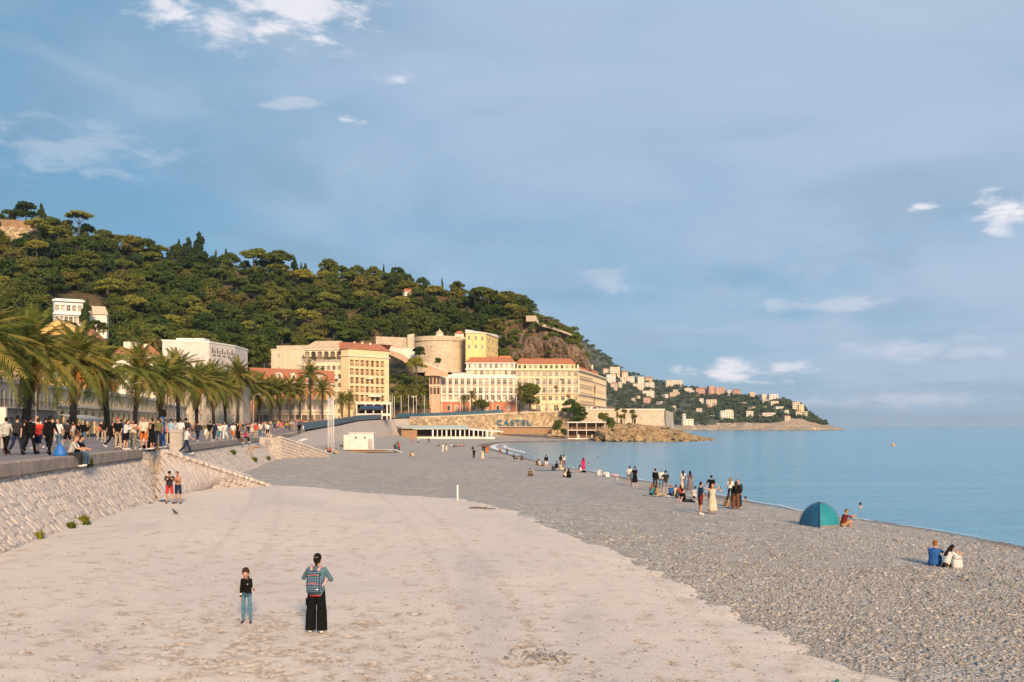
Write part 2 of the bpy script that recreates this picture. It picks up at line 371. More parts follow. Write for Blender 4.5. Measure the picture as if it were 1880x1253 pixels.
# ================================================================ the ground: polylines in plan
def resample(P, n):
    P = np.array(P, float); s = np.r_[0, np.cumsum(np.linalg.norm(np.diff(P[:, :2], axis=0), axis=1))]
    t = np.linspace(0, s[-1], n); return np.stack([np.interp(t, s, P[:, i]) for i in range(P.shape[1])], 1)
def smooth_poly(P, it=2):
    P = np.array(P, float)
    for _ in range(it):
        Q = [P[0]]
        for a, b in zip(P[:-1], P[1:]): Q += [a * .75 + b * .25, a * .25 + b * .75]
        Q.append(P[-1]); P = np.array(Q)
    return P
_sh = [(40, -40), (34, 0), (29.5, 28)] + [(xu(u, d), d) for u, d in ((1880, 49.5), (1700, 58.4), (1560, 64), (1400, 77), (1200, 108), (1050, 143), (965, 190), (910, 255), (897, 300), (908, 345), (945, 375), (1005, 392), (1045, 402))] + [(34, 418), (60, 430)]
SHORE = smooth_poly(_sh, 3)
# promenade edge (top of the revetment / quay wall) with heights, and the foot line below it
EDGE = np.array([(-13 + .153 * 30, -30, 4.7), (-13, 0, 4.7), (-13 - .153 * 60, 60, 4.7), (-13 - .153 * 120, 120, 4.7), (-13 - .153 * 175, 175, 4.75), (-45.6, 216, 5.2), (-50.0, 262, 5.95), (-52.0, 300, 6.75), (-52.2, 340, 8.3), (-49, 402, 9.5),
                 (-37, 420, 10.1), (-19, 430, 10.9), (1.7, 440, 12.2), (19.5, 445, 12.8), (31, 450, 13.3), (68.4, 453, 13.4), (82, 520, 13.4)])
FOOT = np.array([(-10.4 + .153 * 30, -30, 1.9), (-10.4, 0, 1.9), (-10.4 - .153 * 60, 60, 1.9), (-10.4 - .153 * 120, 120, 1.9), (-10.4 - .153 * 175, 175, 1.95), (-41.6, 216, 2.0), (-45.2, 262, 2.1), (-46.2, 300, 2.2), (-45.6, 335, 2.4), (-47.2, 397, 2.5),
                 (-36.4, 418.4, 2.7), (-18.6, 428.6, 2.9), (1.9, 438.6, 3.0), (19.6, 443.6, 3.0), (31, 448.6, 2.), (68.8, 451.6, 1.), (83.5, 520, 1.)])
def edge_at(y):                                     # (x, z) of the promenade edge for the straight part
    return np.interp(y, EDGE[:10, 1], EDGE[:10, 0]), np.interp(y, EDGE[:10, 1], EDGE[:10, 2])
def pline_dist(X, Y, P):
    D = np.full(X.shape, 1e9)
    for a, b in zip(P[:-1], P[1:]):
        ab = b[:2] - a[:2]; L = ab @ ab
        if L < 1e-9: continue
        t = np.clip(((X - a[0]) * ab[0] + (Y - a[1]) * ab[1]) / L, 0, 1)
        D = np.minimum(D, np.hypot(X - a[0] - t * ab[0], Y - a[1] - t * ab[1]))
    return D
def inside(X, Y, P):
    ins = np.zeros(X.shape, bool); n = len(P)
    for i in range(n):
        x1, y1 = P[i][:2]; x2, y2 = P[(i + 1) % n][:2]
        if y1 == y2: continue
        c = ((y1 > Y) != (y2 > Y)) & (X < (x2 - x1) * (Y - y1) / (y2 - y1) + x1); ins ^= c
    return ins
LANDPOLY = np.vstack([SHORE, [(60, 700), (-400, 700), (-400, -40)]])
def beach_z(X, Y, raw=False):
    X = np.atleast_1d(np.asarray(X, float)); Y = np.atleast_1d(np.asarray(Y, float))
    s = pline_dist(X, Y, SHORE); s = np.where(inside(X, Y, LANDPOLY), s, -s)
    z = np.interp(s, [-40, -8, 0, 2.2, 5, 10, 20, 35, 60], [-5, -1.3, 0, .42, .64, .86, 1.08, 1.22, 1.26])
    b = pline_dist(X, Y, FOOT[:13]); zb = np.interp(Y, FOOT[:13, 1], FOOT[:13, 2])
    w = 1 - sstep(0, 11, b); z = np.where(s > 0, z * (1 - w) + zb * w, z)
    z = z + .05 * np.sin(X * .55 + Y * .13) * sstep(3, 10, s) + .04 * np.sin(Y * .21 - X * .3 + 1.3) * sstep(3, 10, s)
    if raw: return z, s
    return z
def bz(x, y): return float(beach_z(x, y)[0])
# beach sheet: rows fan out from behind the viewer
def beach():
    ys = np.r_[np.linspace(-25, 10, 8), np.geomspace(12, 452, 230)]
    t = np.linspace(0, 1, 200)
    xl = np.interp(ys, FOOT[:, 1], FOOT[:, 0]) - 3.0; xr = np.interp(ys, [-25, 20, 60, 120, 200, 300, 452], [55, 48, 42, 34, 26, 30, 45])
    X = xl[:, None] * (1 - t) + xr[:, None] * t; Y = np.repeat(ys[:, None], len(t), 1)
    z, s = beach_z(X.ravel(), Y.ravel(), True); z = z.reshape(X.shape); s = s.reshape(X.shape)
    V = np.stack([X, Y, z], -1).reshape(-1, 3)
    wob = np.array([mnoise.noise((float(p[0]) * .25, float(p[1]) * .12, 0)) for p in V])
    wet = 1 - sstep(2.2, 4.4, s.ravel() + wob * 2.0)
    cols = np.stack([wet, wet, wet], 1)
    o = put('shingle_beach', npmesh('shingle_beach', V, gridfaces(*X.shape), SHINGLE, True, cols)); tag(o, kind='structure')
beach()
# pale sand spread over the shingle in front
_sb = [(u, 8330 / (v - 784)) for u, v in ((330, 912), (400, 901), (560, 897), (700, 899), (800, 903), (880, 912), (960, 934), (1010, 955), (1090, 985), (1160, 1008), (1240, 1047), (1345, 1098), (1510, 1168), (1740, 1253))]
SANDB = smooth_poly([(xu(u, d), d) for u, d in _sb] + [(9.0, 13), (9.6, 6), (10, -20)], 2)
SANDPOLY = np.vstack([[(-12 + .153 * 20, -20), (-11.6, 0), (-11.6 - .153 * 30, 30), (-11.6 - .153 * 64, 64)], SANDB])
def sand_lift(X, Y):
    X = np.atleast_1d(np.asarray(X, float)); Y = np.atleast_1d(np.asarray(Y, float))
    d = pline_dist(X, Y, SANDB); d = np.where(inside(X, Y, SANDPOLY), d, -d)
    return d
def wavy(p): return mnoise.noise((p[0] * .45, p[1] * .45, 3.1)) * .55 + mnoise.noise((p[0] * 1.7, p[1] * 1.7, 7.7)) * .28
def sand_z(X, Y):
    X = np.atleast_1d(np.asarray(X, float)); Y = np.atleast_1d(np.asarray(Y, float))
    d = sand_lift(X, Y); w = np.array([wavy((float(a), float(b))) for a, b in zip(X, Y)])
    return beach_z(X, Y) + np.interp(d + w * .9, [-1.5, 0, .5, 2, 6], [-.35, -.02, .05, .14, .20]) + .012 * w
# churned footprints: many small dimples with rims
prints = [(rng.normal(xu(cu, cd), sx), rng.normal(cd, sy), rng.uniform(.05, .13)) for (cu, cd, sx, sy, n) in
          ((500, 21.5, 2.2, 1.6, 150), (560, 18.2, 2.0, 1.3, 110), (150, 19, 2.5, 1.5, 90), (700, 23, 2.6, 1.8, 70), (900, 18, 2.5, 1.6, 60), (500, 28, 5, 4, 80), (1150, 21, 2.2, 3, 50), (600, 24, 9, 7, 420), (300, 34, 6, 8, 260), (800, 42, 9, 9, 300), (900, 17, 6, 2.5, 200)) for _ in range(n)]
def sand():
    ys = np.r_[np.linspace(-20, 9, 12), np.geomspace(10, 74, 420)]; t = np.linspace(0, 1, 330)
    xl = -10.0 - .153 * ys - 1.6; xr = np.interp(ys, [-20, 10, 17, 30, 45, 60, 74], [13, 12, 11, 9.5, 7, 2.5, -2])
    X = xl[:, None] * (1 - t) + xr[:, None] * t; Y = np.repeat(ys[:, None], len(t), 1)
    z = sand_z(X.ravel(), Y.ravel()).reshape(X.shape)
    sc_ = np.zeros(X.shape)
    for (px, py, r) in prints:
        r0 = max(0, np.searchsorted(ys, py - .6)); r1 = np.searchsorted(ys, py + .6)
        if r1 <= r0: continue
        q = np.hypot(X[r0:r1] - px, (Y[r0:r1] - py) * .75) / r
        sc_[r0:r1] += np.exp(-q * q * .55) * .9; z[r0:r1] += -.024 * np.exp(-q * q) + .009 * np.exp(-(q - 1.35) ** 2 * 5)
    for (xa, ya, xb, yb) in ((-5.2, 13, -15.5, 66), (-6.9, 13, -17.2, 66), (1.6, 13, -7.0, 66), (0.0, 13, -8.6, 66), (4.8, 14, 2.2, 58)):     # old wheel tracks
        t_ = (Y - ya) / (yb - ya); cx = xa + (xb - xa) * t_ + .8 * np.sin(t_ * 3.0); q = (X - cx) / .16; w_ = np.exp(-q * q); sc_ += .28 * w_; z -= .014 * w_
    o = put('sand', npmesh('sand', np.stack([X, Y, z], -1).reshape(-1, 3), gridfaces(*X.shape), SAND, True, np.repeat(np.clip(sc_, 0, 1).reshape(-1, 1), 3, 1))); tag(o, kind='structure')
sand()
def gz(x, y):                                        # standing height on the beach (sand or shingle)
    b = bz(x, y)
    if y < 75: b = max(b, float(sand_z(x, y)[0]))
    return b
# ---------------------------------------------------------------- loose stones: real geometry near the viewer
_t = (1 + 5 ** .5) / 2
ICO = np.array([(-1, _t, 0), (1, _t, 0), (-1, -_t, 0), (1, -_t, 0), (0, -1, _t), (0, 1, _t), (0, -1, -_t), (0, 1, -_t), (_t, 0, -1), (_t, 0, 1), (-_t, 0, -1), (-_t, 0, 1)]) / math.hypot(1, _t)
ICOF = np.array([(0, 11, 5), (0, 5, 1), (0, 1, 7), (0, 7, 10), (0, 10, 11), (1, 5, 9), (5, 11, 4), (11, 10, 2), (10, 7, 6), (7, 1, 8), (3, 9, 4), (3, 4, 2), (3, 2, 6), (3, 6, 8), (3, 8, 9), (4, 9, 5), (2, 4, 11), (6, 2, 10), (8, 6, 7), (9, 8, 1)])
def stones(name, X, Y, Z, size, tones, mat, flat=.5):
    n = len(X); a = rng.uniform(0, 2 * PI, n); sx = size * rng.uniform(.8, 1.35, n); sy = size * rng.uniform(.65, 1.0, n); sz = size * flat * rng.uniform(.7, 1.2, n)
    P = ICO[None] * np.stack([sx, sy, sz], 1)[:, None] * (1 + rng.uniform(-.18, .18, (n, 12, 1)))
    tl = rng.normal(0, .25, n); P[:, :, 2] += P[:, :, 0] * tl[:, None]
    ca_, sa_ = np.cos(a)[:, None], np.sin(a)[:, None]
    V = np.stack([P[..., 0] * ca_ - P[..., 1] * sa_ + X[:, None], P[..., 0] * sa_ + P[..., 1] * ca_ + Y[:, None], P[..., 2] + Z[:, None]], -1).reshape(-1, 3)
    Fc = (ICOF[None] + (np.arange(n) * 12)[:, None, None]).reshape(-1, 3)
    return npmesh(name, V, Fc, mat, True, np.repeat(tones, 12, 0))
def tone_set(n):
    g = np.clip(rng.choice([.17, .22, .265, .31, .36, .45], n, p=[.12, .22, .28, .23, .11, .04]) * rng.uniform(.85, 1.15, n), .05, .8)
    wrm = rng.normal(0, .05, n); return np.stack([g * (1.13 + wrm), g * 1.06, g * (.99 - wrm)], 1)
def pebbles():
    xs, ys = [], []
    for (y0, y1, n) in ((9, 20, 22000), (20, 28, 25000), (28, 36, 19000), (36, 46, 12000), (46, 62, 12000)):
        y = rng.uniform(y0, y1, n * 2); x = rng.uniform(-2, 31, n * 2); k_ = (x < y * .56 + 1.5); xs.append(x[k_][:n]); ys.append(y[k_][:n])
    X = np.concatenate(xs); Y = np.concatenate(ys)
    d = sand_lift(X, Y); z, s = beach_z(X, Y, True); w = np.array([wavy((a, b)) for a, b in zip(X, Y)])
    keep = (d + w * .9 < -.15 + rng.exponential(.22, len(X))) & (s > -.3) & (rng.random(len(X)) < np.interp(Y, [26, 62], [1, .12])); X, Y, z, s = X[keep], Y[keep], z[keep], s[keep]
    sz = rng.lognormal(math.log(.026), .42, len(X)).clip(.018, .12) * np.interp(Y, [10, 46], [.9, 1.5])
    zz = np.maximum(z, sand_z(X, Y)); tn = tone_set(len(X)); tn *= (1 - .45 * (1 - sstep(2.4, 4.8, s)))[:, None]
    o = put('beach_pebbles', stones('beach_pebbles', X, Y, zz + sz * .12, sz, tn, TONE)); tag(o, 'loose grey and buff pebbles covering the beach beside the pale sand', 'pebbles', kind='stuff')
    # scattered chips on the sand
    n = 14000; y = rng.uniform(11, 62, n) ** 1.0; y = 11 + (y - 11) * rng.uniform(.15, 1, n); x = rng.uniform(-1, 1, n); x = np.where(rng.random(n) < .55, xu(rng.uniform(700, 1600, n), y), xu(rng.uniform(0, 1300, n), y))
    k_ = sand_lift(x, y) > .4; x, y = x[k_], y[k_]; s2 = rng.lognormal(math.log(.011), .45, len(x)).clip(.004, .036); tn = tone_set(len(x)) * .75
    o = put('sand_chips', stones('sand_chips', x, y, sand_z(x, y) + s2 * .15, s2, tn, TONE)); tag(o, 'small dark stones and bits of debris strewn over the pale sand', 'stones', kind='stuff')
    n = 120; x = xu(1005, 20.2) + rng.normal(0, .32, n); y = 20.2 + rng.normal(0, .30, n); s2 = rng.uniform(.03, .07, n)
    o = put('stone_patch', stones('stone_patch', x, y, sand_z(x, y) + .01, s2, tone_set(n) * .9, TONE)); tag(o, 'patch of grey pebbles showing through the sand near the bottom centre', 'stones', kind='stuff')
pebbles()
# ---------------------------------------------------------------- sea
def sea():
    mb = MB(); mb.quad((-3000, -300, 0), (9000, -300, 0), (9000, 12000, 0), (-3000, 12000, 0))
    tag(put('sea', mb.mesh('sea', SEA)), kind='structure')
    mb = MB(); mb.quad((-3000, -300, -6), (9000, -300, -6), (9000, 12000, -6), (-3000, 12000, -6))
    tag(put('sea_bed', mb.mesh('sea_bed', plain('sea_bed_sand', (.10, .20, .22)))), kind='structure')
sea()
FOAM = plain('sea_foam', (.82, .84, .86), .6, .1, 3., .5)
def foam(i0, i1, w0, name, label, off=0., n=60, thick=.05):
    P = resample(SHORE[i0:i1], n); mb = MB(); L = []; Rr = []
    for i in range(n):
        a = P[max(i - 1, 0)]; b = P[min(i + 1, n - 1)]; t = (b - a) / np.linalg.norm(b - a); nr = np.array([t[1], -t[0]])
        e = math.sin(PI * i / (n - 1)) ** .5; wob = mnoise.noise((P[i][0] * .3, P[i][1] * .3, off * 3)) * .8
        c = P[i] + nr * (off + wob); L.append((*(c - nr * w0 * e * (.6 + abs(wob))), thick)); Rr.append((*(c + nr * w0 * e * (.5 + abs(wob) * .9)), thick))
    for i in range(n - 1): mb.quad(L[i], Rr[i], Rr[i + 1], L[i + 1])
    tag(put(name, mb.mesh(name, FOAM)), label, 'foam', kind='stuff')
def sidx(y): return int(np.argmin(abs(SHORE[:, 1] - y)))
foam(sidx(52), sidx(175), .20, 'surf_line', 'thin white wash along the edge of the shingle', .35)
foam(sidx(205), sidx(392), 1.1, 'surf_foam', 'white wash of a small wave at the head of the bay', .9)
foam(sidx(215), sidx(330), 1.0, 'wave_foam', 'bright white breaking wave just off the head of the bay', 4.5, 50, .07)
# ---------------------------------------------------------------- promenade, revetment, quay
def offset_poly(P, w):
    P = np.asarray(P); T = np.gradient(P[:, :2], axis=0); T /= np.linalg.norm(T, axis=1)[:, None]
    Q = P.copy(); Q[:, 0] += -T[:, 1] * w; Q[:, 1] += T[:, 0] * w; return Q          # to the left (inland)
Es = EDGE.copy(); Fs = FOOT.copy()
_n = 140; _s = np.linspace(0, len(EDGE) - 1, _n)
def samp(A): return np.stack([np.interp(_s, np.arange(len(A)), A[:, i]) for i in range(3)], 1)
ES = samp(EDGE); FS = samp(FOOT)
def strip(name, A, B, mat, kind='structure'):
    mb = MB()
    for i in range(len(A) - 1): mb.quad(A[i], A[i + 1], B[i + 1], B[i])
    return tag(put(name, mb.mesh(name, mat)), kind=kind)
iq = int(np.argmin(abs(_s - 9.6)))                   # where the sloping revetment gives way to the quay wall
_in26 = offset_poly(EDGE, 22); _in90 = offset_poly(EDGE, 34)
strip('promenade', samp(EDGE), samp(_in26), ASPH)
_k1 = samp(_in26).copy(); _k2 = _k1.copy(); _k2[:, 2] -= .12
strip('promenade_kerb', _k1, _k2, GREYC)
_r2 = samp(offset_poly(EDGE, 36)); _r2[:, 2] -= .12
ROAD = plain('road_asphalt', (.06, .057, .055), .9, .2, .4)
strip('road', _k2, _r2, ROAD)
_t2 = samp(offset_poly(EDGE, 150)); _r3 = _r2.copy(); _r3[:, 2] += .004; strip('town_ground', _r3, _t2, GREYC)
# sloping revetment: bed mortar, then stones set on it
bed = strip('revetment', ES[:iq + 1] - np.array([0, 0, .40]), FS[:iq + 1] - np.array([0, 0, .25]), REVET)
STONE_T = []
for k_ in range(8):
    mb = MB(); n = 9; a0 = random.uniform(0, 1); rr = [random.uniform(.84, 1.08) for _ in range(n)]
    def ring(sc, z): return [(math.copysign(abs(math.cos(2 * PI * (j + a0) / n)) ** .62, math.cos(2 * PI * (j + a0) / n)) * .5 * rr[j] * sc, math.copysign(abs(math.sin(2 * PI * (j + a0) / n)) ** .62, math.sin(2 * PI * (j + a0) / n)) * .5 * rr[j] * sc, z + random.uniform(-.02, .02)) for j in range(n)]
    mb.loft([ring(1.0, -.2), ring(.97, .35), ring(.78, .62)])
    STONE_T.append(mb)
def stone_mat():
    n = NT('laid_stone'); oi = n.n('ShaderNodeObjectInfo'); geo = n.n('ShaderNodeNewGeometry'); f = n.noise(n.pos(), 1.1, 5, .65); g = n.noise(n.pos(), 9., 4, .6)
    r = n.math('ADD', n.math('MULTIPLY', geo.outputs['Random Per Island'], .45), n.math('MULTIPLY', oi.outputs['Random'], .45))
    c = n.ramp(r, [(0., (.46, .385, .33)), (.45, (.57, .485, .42)), (.8, (.64, .555, .485)), (1., (.50, .44, .40))])
    c = n.mix(n.maprange(f, .48, .72, 0, .5), c, (.37, .30, .25)); n.col(c); n.rough(.9); n.bump(g, .5, .04); return n.m
LAID = stone_mat()
STONE_M = [mb.mesh('stone', LAID) for mb in STONE_T]
def lay_stones():
    cand = []
    for y0, y1, cw, nr in ((20, 63.5, .44, 10), (75, 150, .75, 6)):
        L = y1 - y0; nc = int(L / cw)
        for r in range(nr):
            for c in range(nc):
                y = y0 + (c + .5 * (r % 2) + random.uniform(-.30, .30)) * cw; q = (r + .5 + random.uniform(-.25, .25)) / nr
                cand.append((y, q, cw, nr))
    cand.sort(key=lambda k_: k_[0]); big = MB(); cnt = 0
    for (y, q, cw, nr) in cand:
        f = np.interp(y, EDGE[:10, 1], np.arange(10))
        e = np.array([np.interp(f, np.arange(10), EDGE[:10, i]) for i in range(3)]) - (0, 0, .40); b = np.array([np.interp(f, np.arange(10), FOOT[:10, i]) for i in range(3)]) - (0, 0, .25)
        p = Vector(e * (1 - q) + b * q); dn = Vector(b - e); H = dn.length; dn.normalize(); al = Vector((-.153, 1, 0)).normalized(); nrm = al.cross(dn).normalized()
        if nrm.z < 0: nrm = -nrm
        M = Matrix((al, dn, al.cross(dn))).transposed()
        if M.determinant() < 0 or (al.cross(dn)).z < 0: M = Matrix((al, -dn, nrm)).transposed()
        tw = random.uniform(-.35, .35); sx = cw * random.uniform(.82, 1.28); sy = H / nr * random.uniform(.85, 1.25); sz = random.uniform(.025, .07)
        Mr = (M @ Matrix.Rotation(tw, 3, 'Z')).to_4x4(); k_ = random.randrange(8)
        if cnt < 300 and y > 27:
            o = put('stone', STONE_M[k_], bed, p, Mr.to_euler(), (sx, sy, sz)); cnt += 1
        else:
            MM = Matrix.Translation(p) @ Mr @ Matrix.Diagonal((sx, sy, sz, 1)); T = STONE_T[k_]; big.add([MM @ Vector(v) for v in T.v], T.f)
    o = put('stone_facing', big.mesh('stone_facing', LAID), bed); tag(o, kind='stuff')
lay_stones()
# coping along the promenade edge
COPE = plain('coping_stone', (.33, .265, .215), .9, .22, 1.5, .4)
mb = MB(); mb.loft([[(-.30, -.59, z), (.30, -.59, z), (.30, .59, z), (-.30, .59, z)] for z in (-.48, -.03)] + [[(-.27, -.56, .02), (.27, -.56, .02), (.27, .56, .02), (-.27, .56, .02)]])
COPE_M = mb.mesh('coping_block', COPE)
cope = empty('promenade_coping'); tag(cope, kind='structure')
y = 18.0
while y < 216:
    if True:
        x, z = edge_at(y); put('coping_block', COPE_M, cope, (float(x) + .05, y, float(z)), (0, 0, .1515 + random.uniform(-.008, .008)))
    y += 1.22
# quay wall with CASTEL lettering
QW_A = ES[iq:]; QW_B = FS[iq:]
qw = strip('quay_wall', QW_A + np.array([0, 0, 0.]), QW_B - np.array([0, 0, 1.]), QUAY, None)
tag(qw, 'long buff rubble quay wall above the beach restaurant', 'wall')
mb = MB(); _a = offset_poly(QW_A, -.12); _b = offset_poly(QW_A, .5)
for i in range(len(_a) - 1):
    p = [Vector(_a[i]), Vector(_a[i + 1]), Vector(_b[i + 1]), Vector(_b[i])]; z = Vector((0, 0, .35)); dn = Vector((0, 0, -.2))
    mb.quad(*[k_ + z for k_ in p]); mb.quad(p[0] + dn, p[1] + dn, p[1] + z, p[0] + z); mb.quad(p[2], p[3], p[3] + z, p[2] + z)
put('coping', mb.mesh('coping', MASON), qw)
BLUEL = plain('blue_lettering', (.02, .13, .22), .6, .12, 1.)
cs = empty('wall_lettering', (xu(943, 438), 438, 0), 0, 'blue capital letters reading CASTEL on the quay wall', 'lettering')
for ch, u in zip('CASTEL', (917, 929.5, 940.5, 950.5, 961.5, 971)):
    cu = bpy.data.curves.new('letter', 'FONT'); cu.body = ch; cu.size = 3.35; cu.extrude = .08; cu.offset = .085; cu.align_x = 'CENTER'
    t = bpy.data.objects.new('tmp', cu); COL.objects.link(t); bpy.context.view_layer.update()
    me = bpy.data.meshes.new_from_object(t.evaluated_get(bpy.context.evaluated_depsgraph_get())); bpy.data.objects.remove(t); me.materials.clear(); me.materials.append(BLUEL)
    d = float(np.interp(xu(u, 437.5), EDGE[10:15, 0], EDGE[10:15, 1])) - 1.35
    put('letter', me, cs, (xu(u, d) - cs.location.x, d - cs.location.y, zv(781.2, d)), (R(90), 0, R(21 if u < 945 else 17)), (1.12, 1, 1))
# the terrace front (smoother pale masonry) at the point
mb = MB(); A = [(25.5, 446.2), (31, 447.6), (69.4, 450.0), (85, 521)]
for (a, b) in zip(A[:-1], A[1:]):
    if a[0] < 31: continue
    mb.quad((a[0], a[1], -1), (b[0], b[1], -1), (b[0] - .6, b[1] + .9, 13.5), (a[0], a[1] + .9, 13.5))
    mb.quad((a[0], a[1] + .9, 13.5), (b[0] - .6, b[1] + .9, 13.5), (b[0] - .6, b[1] + 2.4, 13.5), (a[0], a[1] + 2.4, 13.5))
tw = put('terrace_wall', mb.mesh('terrace_wall', MASON)); tag(tw, 'pale battered masonry terrace wall at the rocky point', 'wall')
mb = MB(); mb.box(((31 + 69) / 2, 450.0, 13.9), (38.6, .6, .5), 0, .063); put('parapet', mb.mesh('parapet', OFFW), tw)
# ---------------------------------------------------------------- the castle hill
HU = [-260, -120, 0, 30, 70, 100, 150, 200, 260, 330, 400, 440, 500, 560, 620, 700, 760, 790, 830, 870, 920, 960, 1000, 1030, 1050, 1068, 1080, 1092]
HC = [470, 440, 430, 412, 406, 436, 446, 455, 462, 480, 497, 500, 499, 507, 508, 512, 518, 528, 540, 547, 556, 566, 580, 593, 603, 630, 662, 700]      # ground crest rows
HF = [700, 700, 700, 700, 700, 700, 700, 705, 710, 715, 720, 720, 722, 735, 745, 752, 752, 750, 748, 745, 745, 745, 745, 745, 745, 740, 735, 730]     # foot rows
HDF = [300, 300, 300, 305, 310, 315, 322, 330, 345, 360, 375, 385, 415, 425, 428, 425, 432, 446, 470, 478, 482, 486, 490, 492, 494, 496, 498, 500]  # foot distance
HDC = [480, 490, 500, 500, 500, 505, 510, 520, 530, 545, 560, 565, 570, 575, 580, 580, 575, 570, 565, 560, 550, 540, 528, 522, 518, 514, 512, 510]
def hill_pt(u, t):
    d = float(np.interp(u, HU, HDF)) * (1 - t) + float(np.interp(u, HU, HDC)) * t
    a = t ** 1.12 if u < 700 else t ** lerp(1.12, .82, min(1, (u - 700) / 260))
    v = float(np.interp(u, HU, HF)) * (1 - a) + float(np.interp(u, HU, HC)) * a
    return at(u, v, d)
def hill():
    us = np.r_[np.linspace(-260, 900, 150), np.linspace(905, 1092, 95)]; nt = 66; rows = []
    for j in range(nt + 5):
        t = min(1, j / nt); r = []
        for u in us:
            p = hill_pt(float(u), t)
            if j > nt: kk = j - nt; p = p + Vector((-6.0 * kk if u > 1000 else 0, 28 * kk, -2.2 * kk * kk * (1 + max(0, u - 900) / 90)))
            am = 1.6 + 6.0 * float(np.clip((u - 900) / 60, 0, 1)) * math.sin(PI * min(1, t)) ** .6
            q = mnoise.fractal((p.x * .05, p.y * .05, p.z * .06), 1.0, 2.0, 5); q2 = abs(mnoise.noise((p.x * .09, p.y * .02, p.z * .03)))
            q3 = (abs(mnoise.noise((p.x * .30, p.y * .1, p.z * .11))) + .6 * abs(mnoise.noise((p.x * .75, p.y * .2, p.z * .4)))) * (5.0 if u > 915 else 0) * math.sin(PI * min(1, t)) ** .5; p = p + Vector((0, -am * (q * 1.5 + (q2 * 1.6 if u > 900 else 0)) + q3, am * q * .35 if j < nt else 0)); r.append(p)
        rows.append(r)
    rows.insert(0, [Vector((p.x, p.y - 1, 2.0)) for p in rows[0]])
    V = np.array(rows).reshape(-1, 3); me = npmesh('castle_hill', V, gridfaces(len(rows), len(us)), [HILL, CLIFF], True)
    fc = gridfaces(len(rows), len(us)); uu = np.tile((us[:-1] + us[1:]) / 2, len(rows) - 1); jj = np.repeat(np.arange(len(rows) - 1), len(us) - 1)
    isc = (uu > 928 + 30 * (jj / nt)) | ((uu > 655) & (uu < 800) & (jj < nt * .28) & (uu + jj * 3 < 830)) | ((uu > 578) & (uu < 650) & (jj > nt * .55) & (jj < nt * .72))
    me.polygons.foreach_set('material_index', isc.astype(np.int32)); me.polygons.foreach_set('use_smooth', ~isc); me.update()
    tag(put('castle_hill', me), kind='structure')
hill()
# ---------------------------------------------------------------- the far headland
D_HL = 1700.
LU = [1040, 1062, 1080, 1105, 1140, 1200, 1260, 1300, 1340, 1390, 1440, 1470, 1490, 1505, 1530, 1546, 1552]
LC = [610, 618, 632, 651, 679, 702, 712, 722, 726, 732, 738, 748, 766, 778, 783, 786.5, 789]
def head_pt(u, t):
    dc = np.interp(u, [1040, 1200, 1400, 1552], [2500, 2350, 2050, 1720]); df = np.interp(u, [1040, 1200, 1400, 1552], [1450, 1560, 1660, 1715])
    d = float(df * (1 - t) + dc * t); vf = V0 + CZ * F / float(df) - .4
    v = vf * (1 - t) + float(np.interp(u, LU, LC)) * t
    return at(u, v, d)
def headland():
    us = np.linspace(1040, 1552, 150); nt = 44; rows = []
    for j in range(nt + 4):
        t = min(1, j / nt); r = []
        for u in us:
            p = head_pt(float(u), t)
            if j > nt: p = p + Vector((0, 120 * (j - nt), -14 * (j - nt) ** 2))
            q = mnoise.fractal((p.x * .012, p.y * .012, p.z * .02), 1., 2., 5); q2 = mnoise.fractal((p.x * .05, p.y * .02, p.z * .06), 1., 2., 4)
            k_ = min(1, (1552 - u) / 30); p = p + Vector((0, -14 * q2 if t < .16 else 0, (3.5 * q + 2.2 * q2 * (t < .2)) * k_ * min(1, t * 12))); r.append(p)
        rows.append(r)
    me = npmesh('headland', np.array(rows).reshape(-1, 3), gridfaces(len(rows), len(us)), [plain('headland_scrub', (.085, .085, .05), .95, .5, .03), m_rock('headland_rock', (.34, .25, .17), (.52, .40, .27), .05)], True)
    uu = np.tile((us[:-1] + us[1:]) / 2, len(rows) - 1); jj = np.repeat(np.arange(len(rows) - 1), len(us) - 1)
    lim = np.interp(uu, [1040, 1250, 1330, 1420, 1490, 1510, 1552], [.05, .10, .20, .22, .6, 2, 2]) * nt
    me.polygons.foreach_set('material_index', (jj < lim).astype(np.int32)); me.update()
    tag(put('headland', me), kind='structure')
headland()
# ================================================================ vegetation
def leaf_quads(P, Nrm, size, jitter=.9):
    """one small quad per point, roughly facing outward"""
    n = len(P); A = Nrm + rng.normal(0, jitter, (n, 3)); A /= np.linalg.norm(A, axis=1)[:, None]
    B = np.cross(A, rng.normal(0, 1, (n, 3))); B /= np.linalg.norm(B, axis=1)[:, None]; C = np.cross(A, B)
    s = (size * rng.uniform(.6, 1.3, n))[:, None]; B *= s; C *= s * .62
    V = np.stack([P - B - C * .4, P + B * .1 - C, P + B + C * .3, P - B * .2 + C], 1).reshape(-1, 3)
    return V, np.arange(n * 4).reshape(-1, 4)
def blob_points(blobs, n):
    blobs = np.array(blobs, float); w = (blobs[:, 3] * blobs[:, 4]); w /= w.sum(); k_ = rng.choice(len(blobs), n, p=w); d = rng.normal(0, 1, (n, 3)); d[:, 2] = np.where(d[:, 2] < -.5, -d[:, 2] * .6, d[:, 2])
    d /= np.linalg.norm(d, axis=1)[:, None]; r = rng.uniform(.62, 1.06, n)[:, None]
    return blobs[k_, :3] + d * r * blobs[k_][:, [3, 3, 4]], d
def crown_mesh(name, blobs, n, size, mat):
    P, N = blob_points(blobs, n); V, Fq = leaf_quads(P, N, size); return npmesh(name, V, Fq, mat)
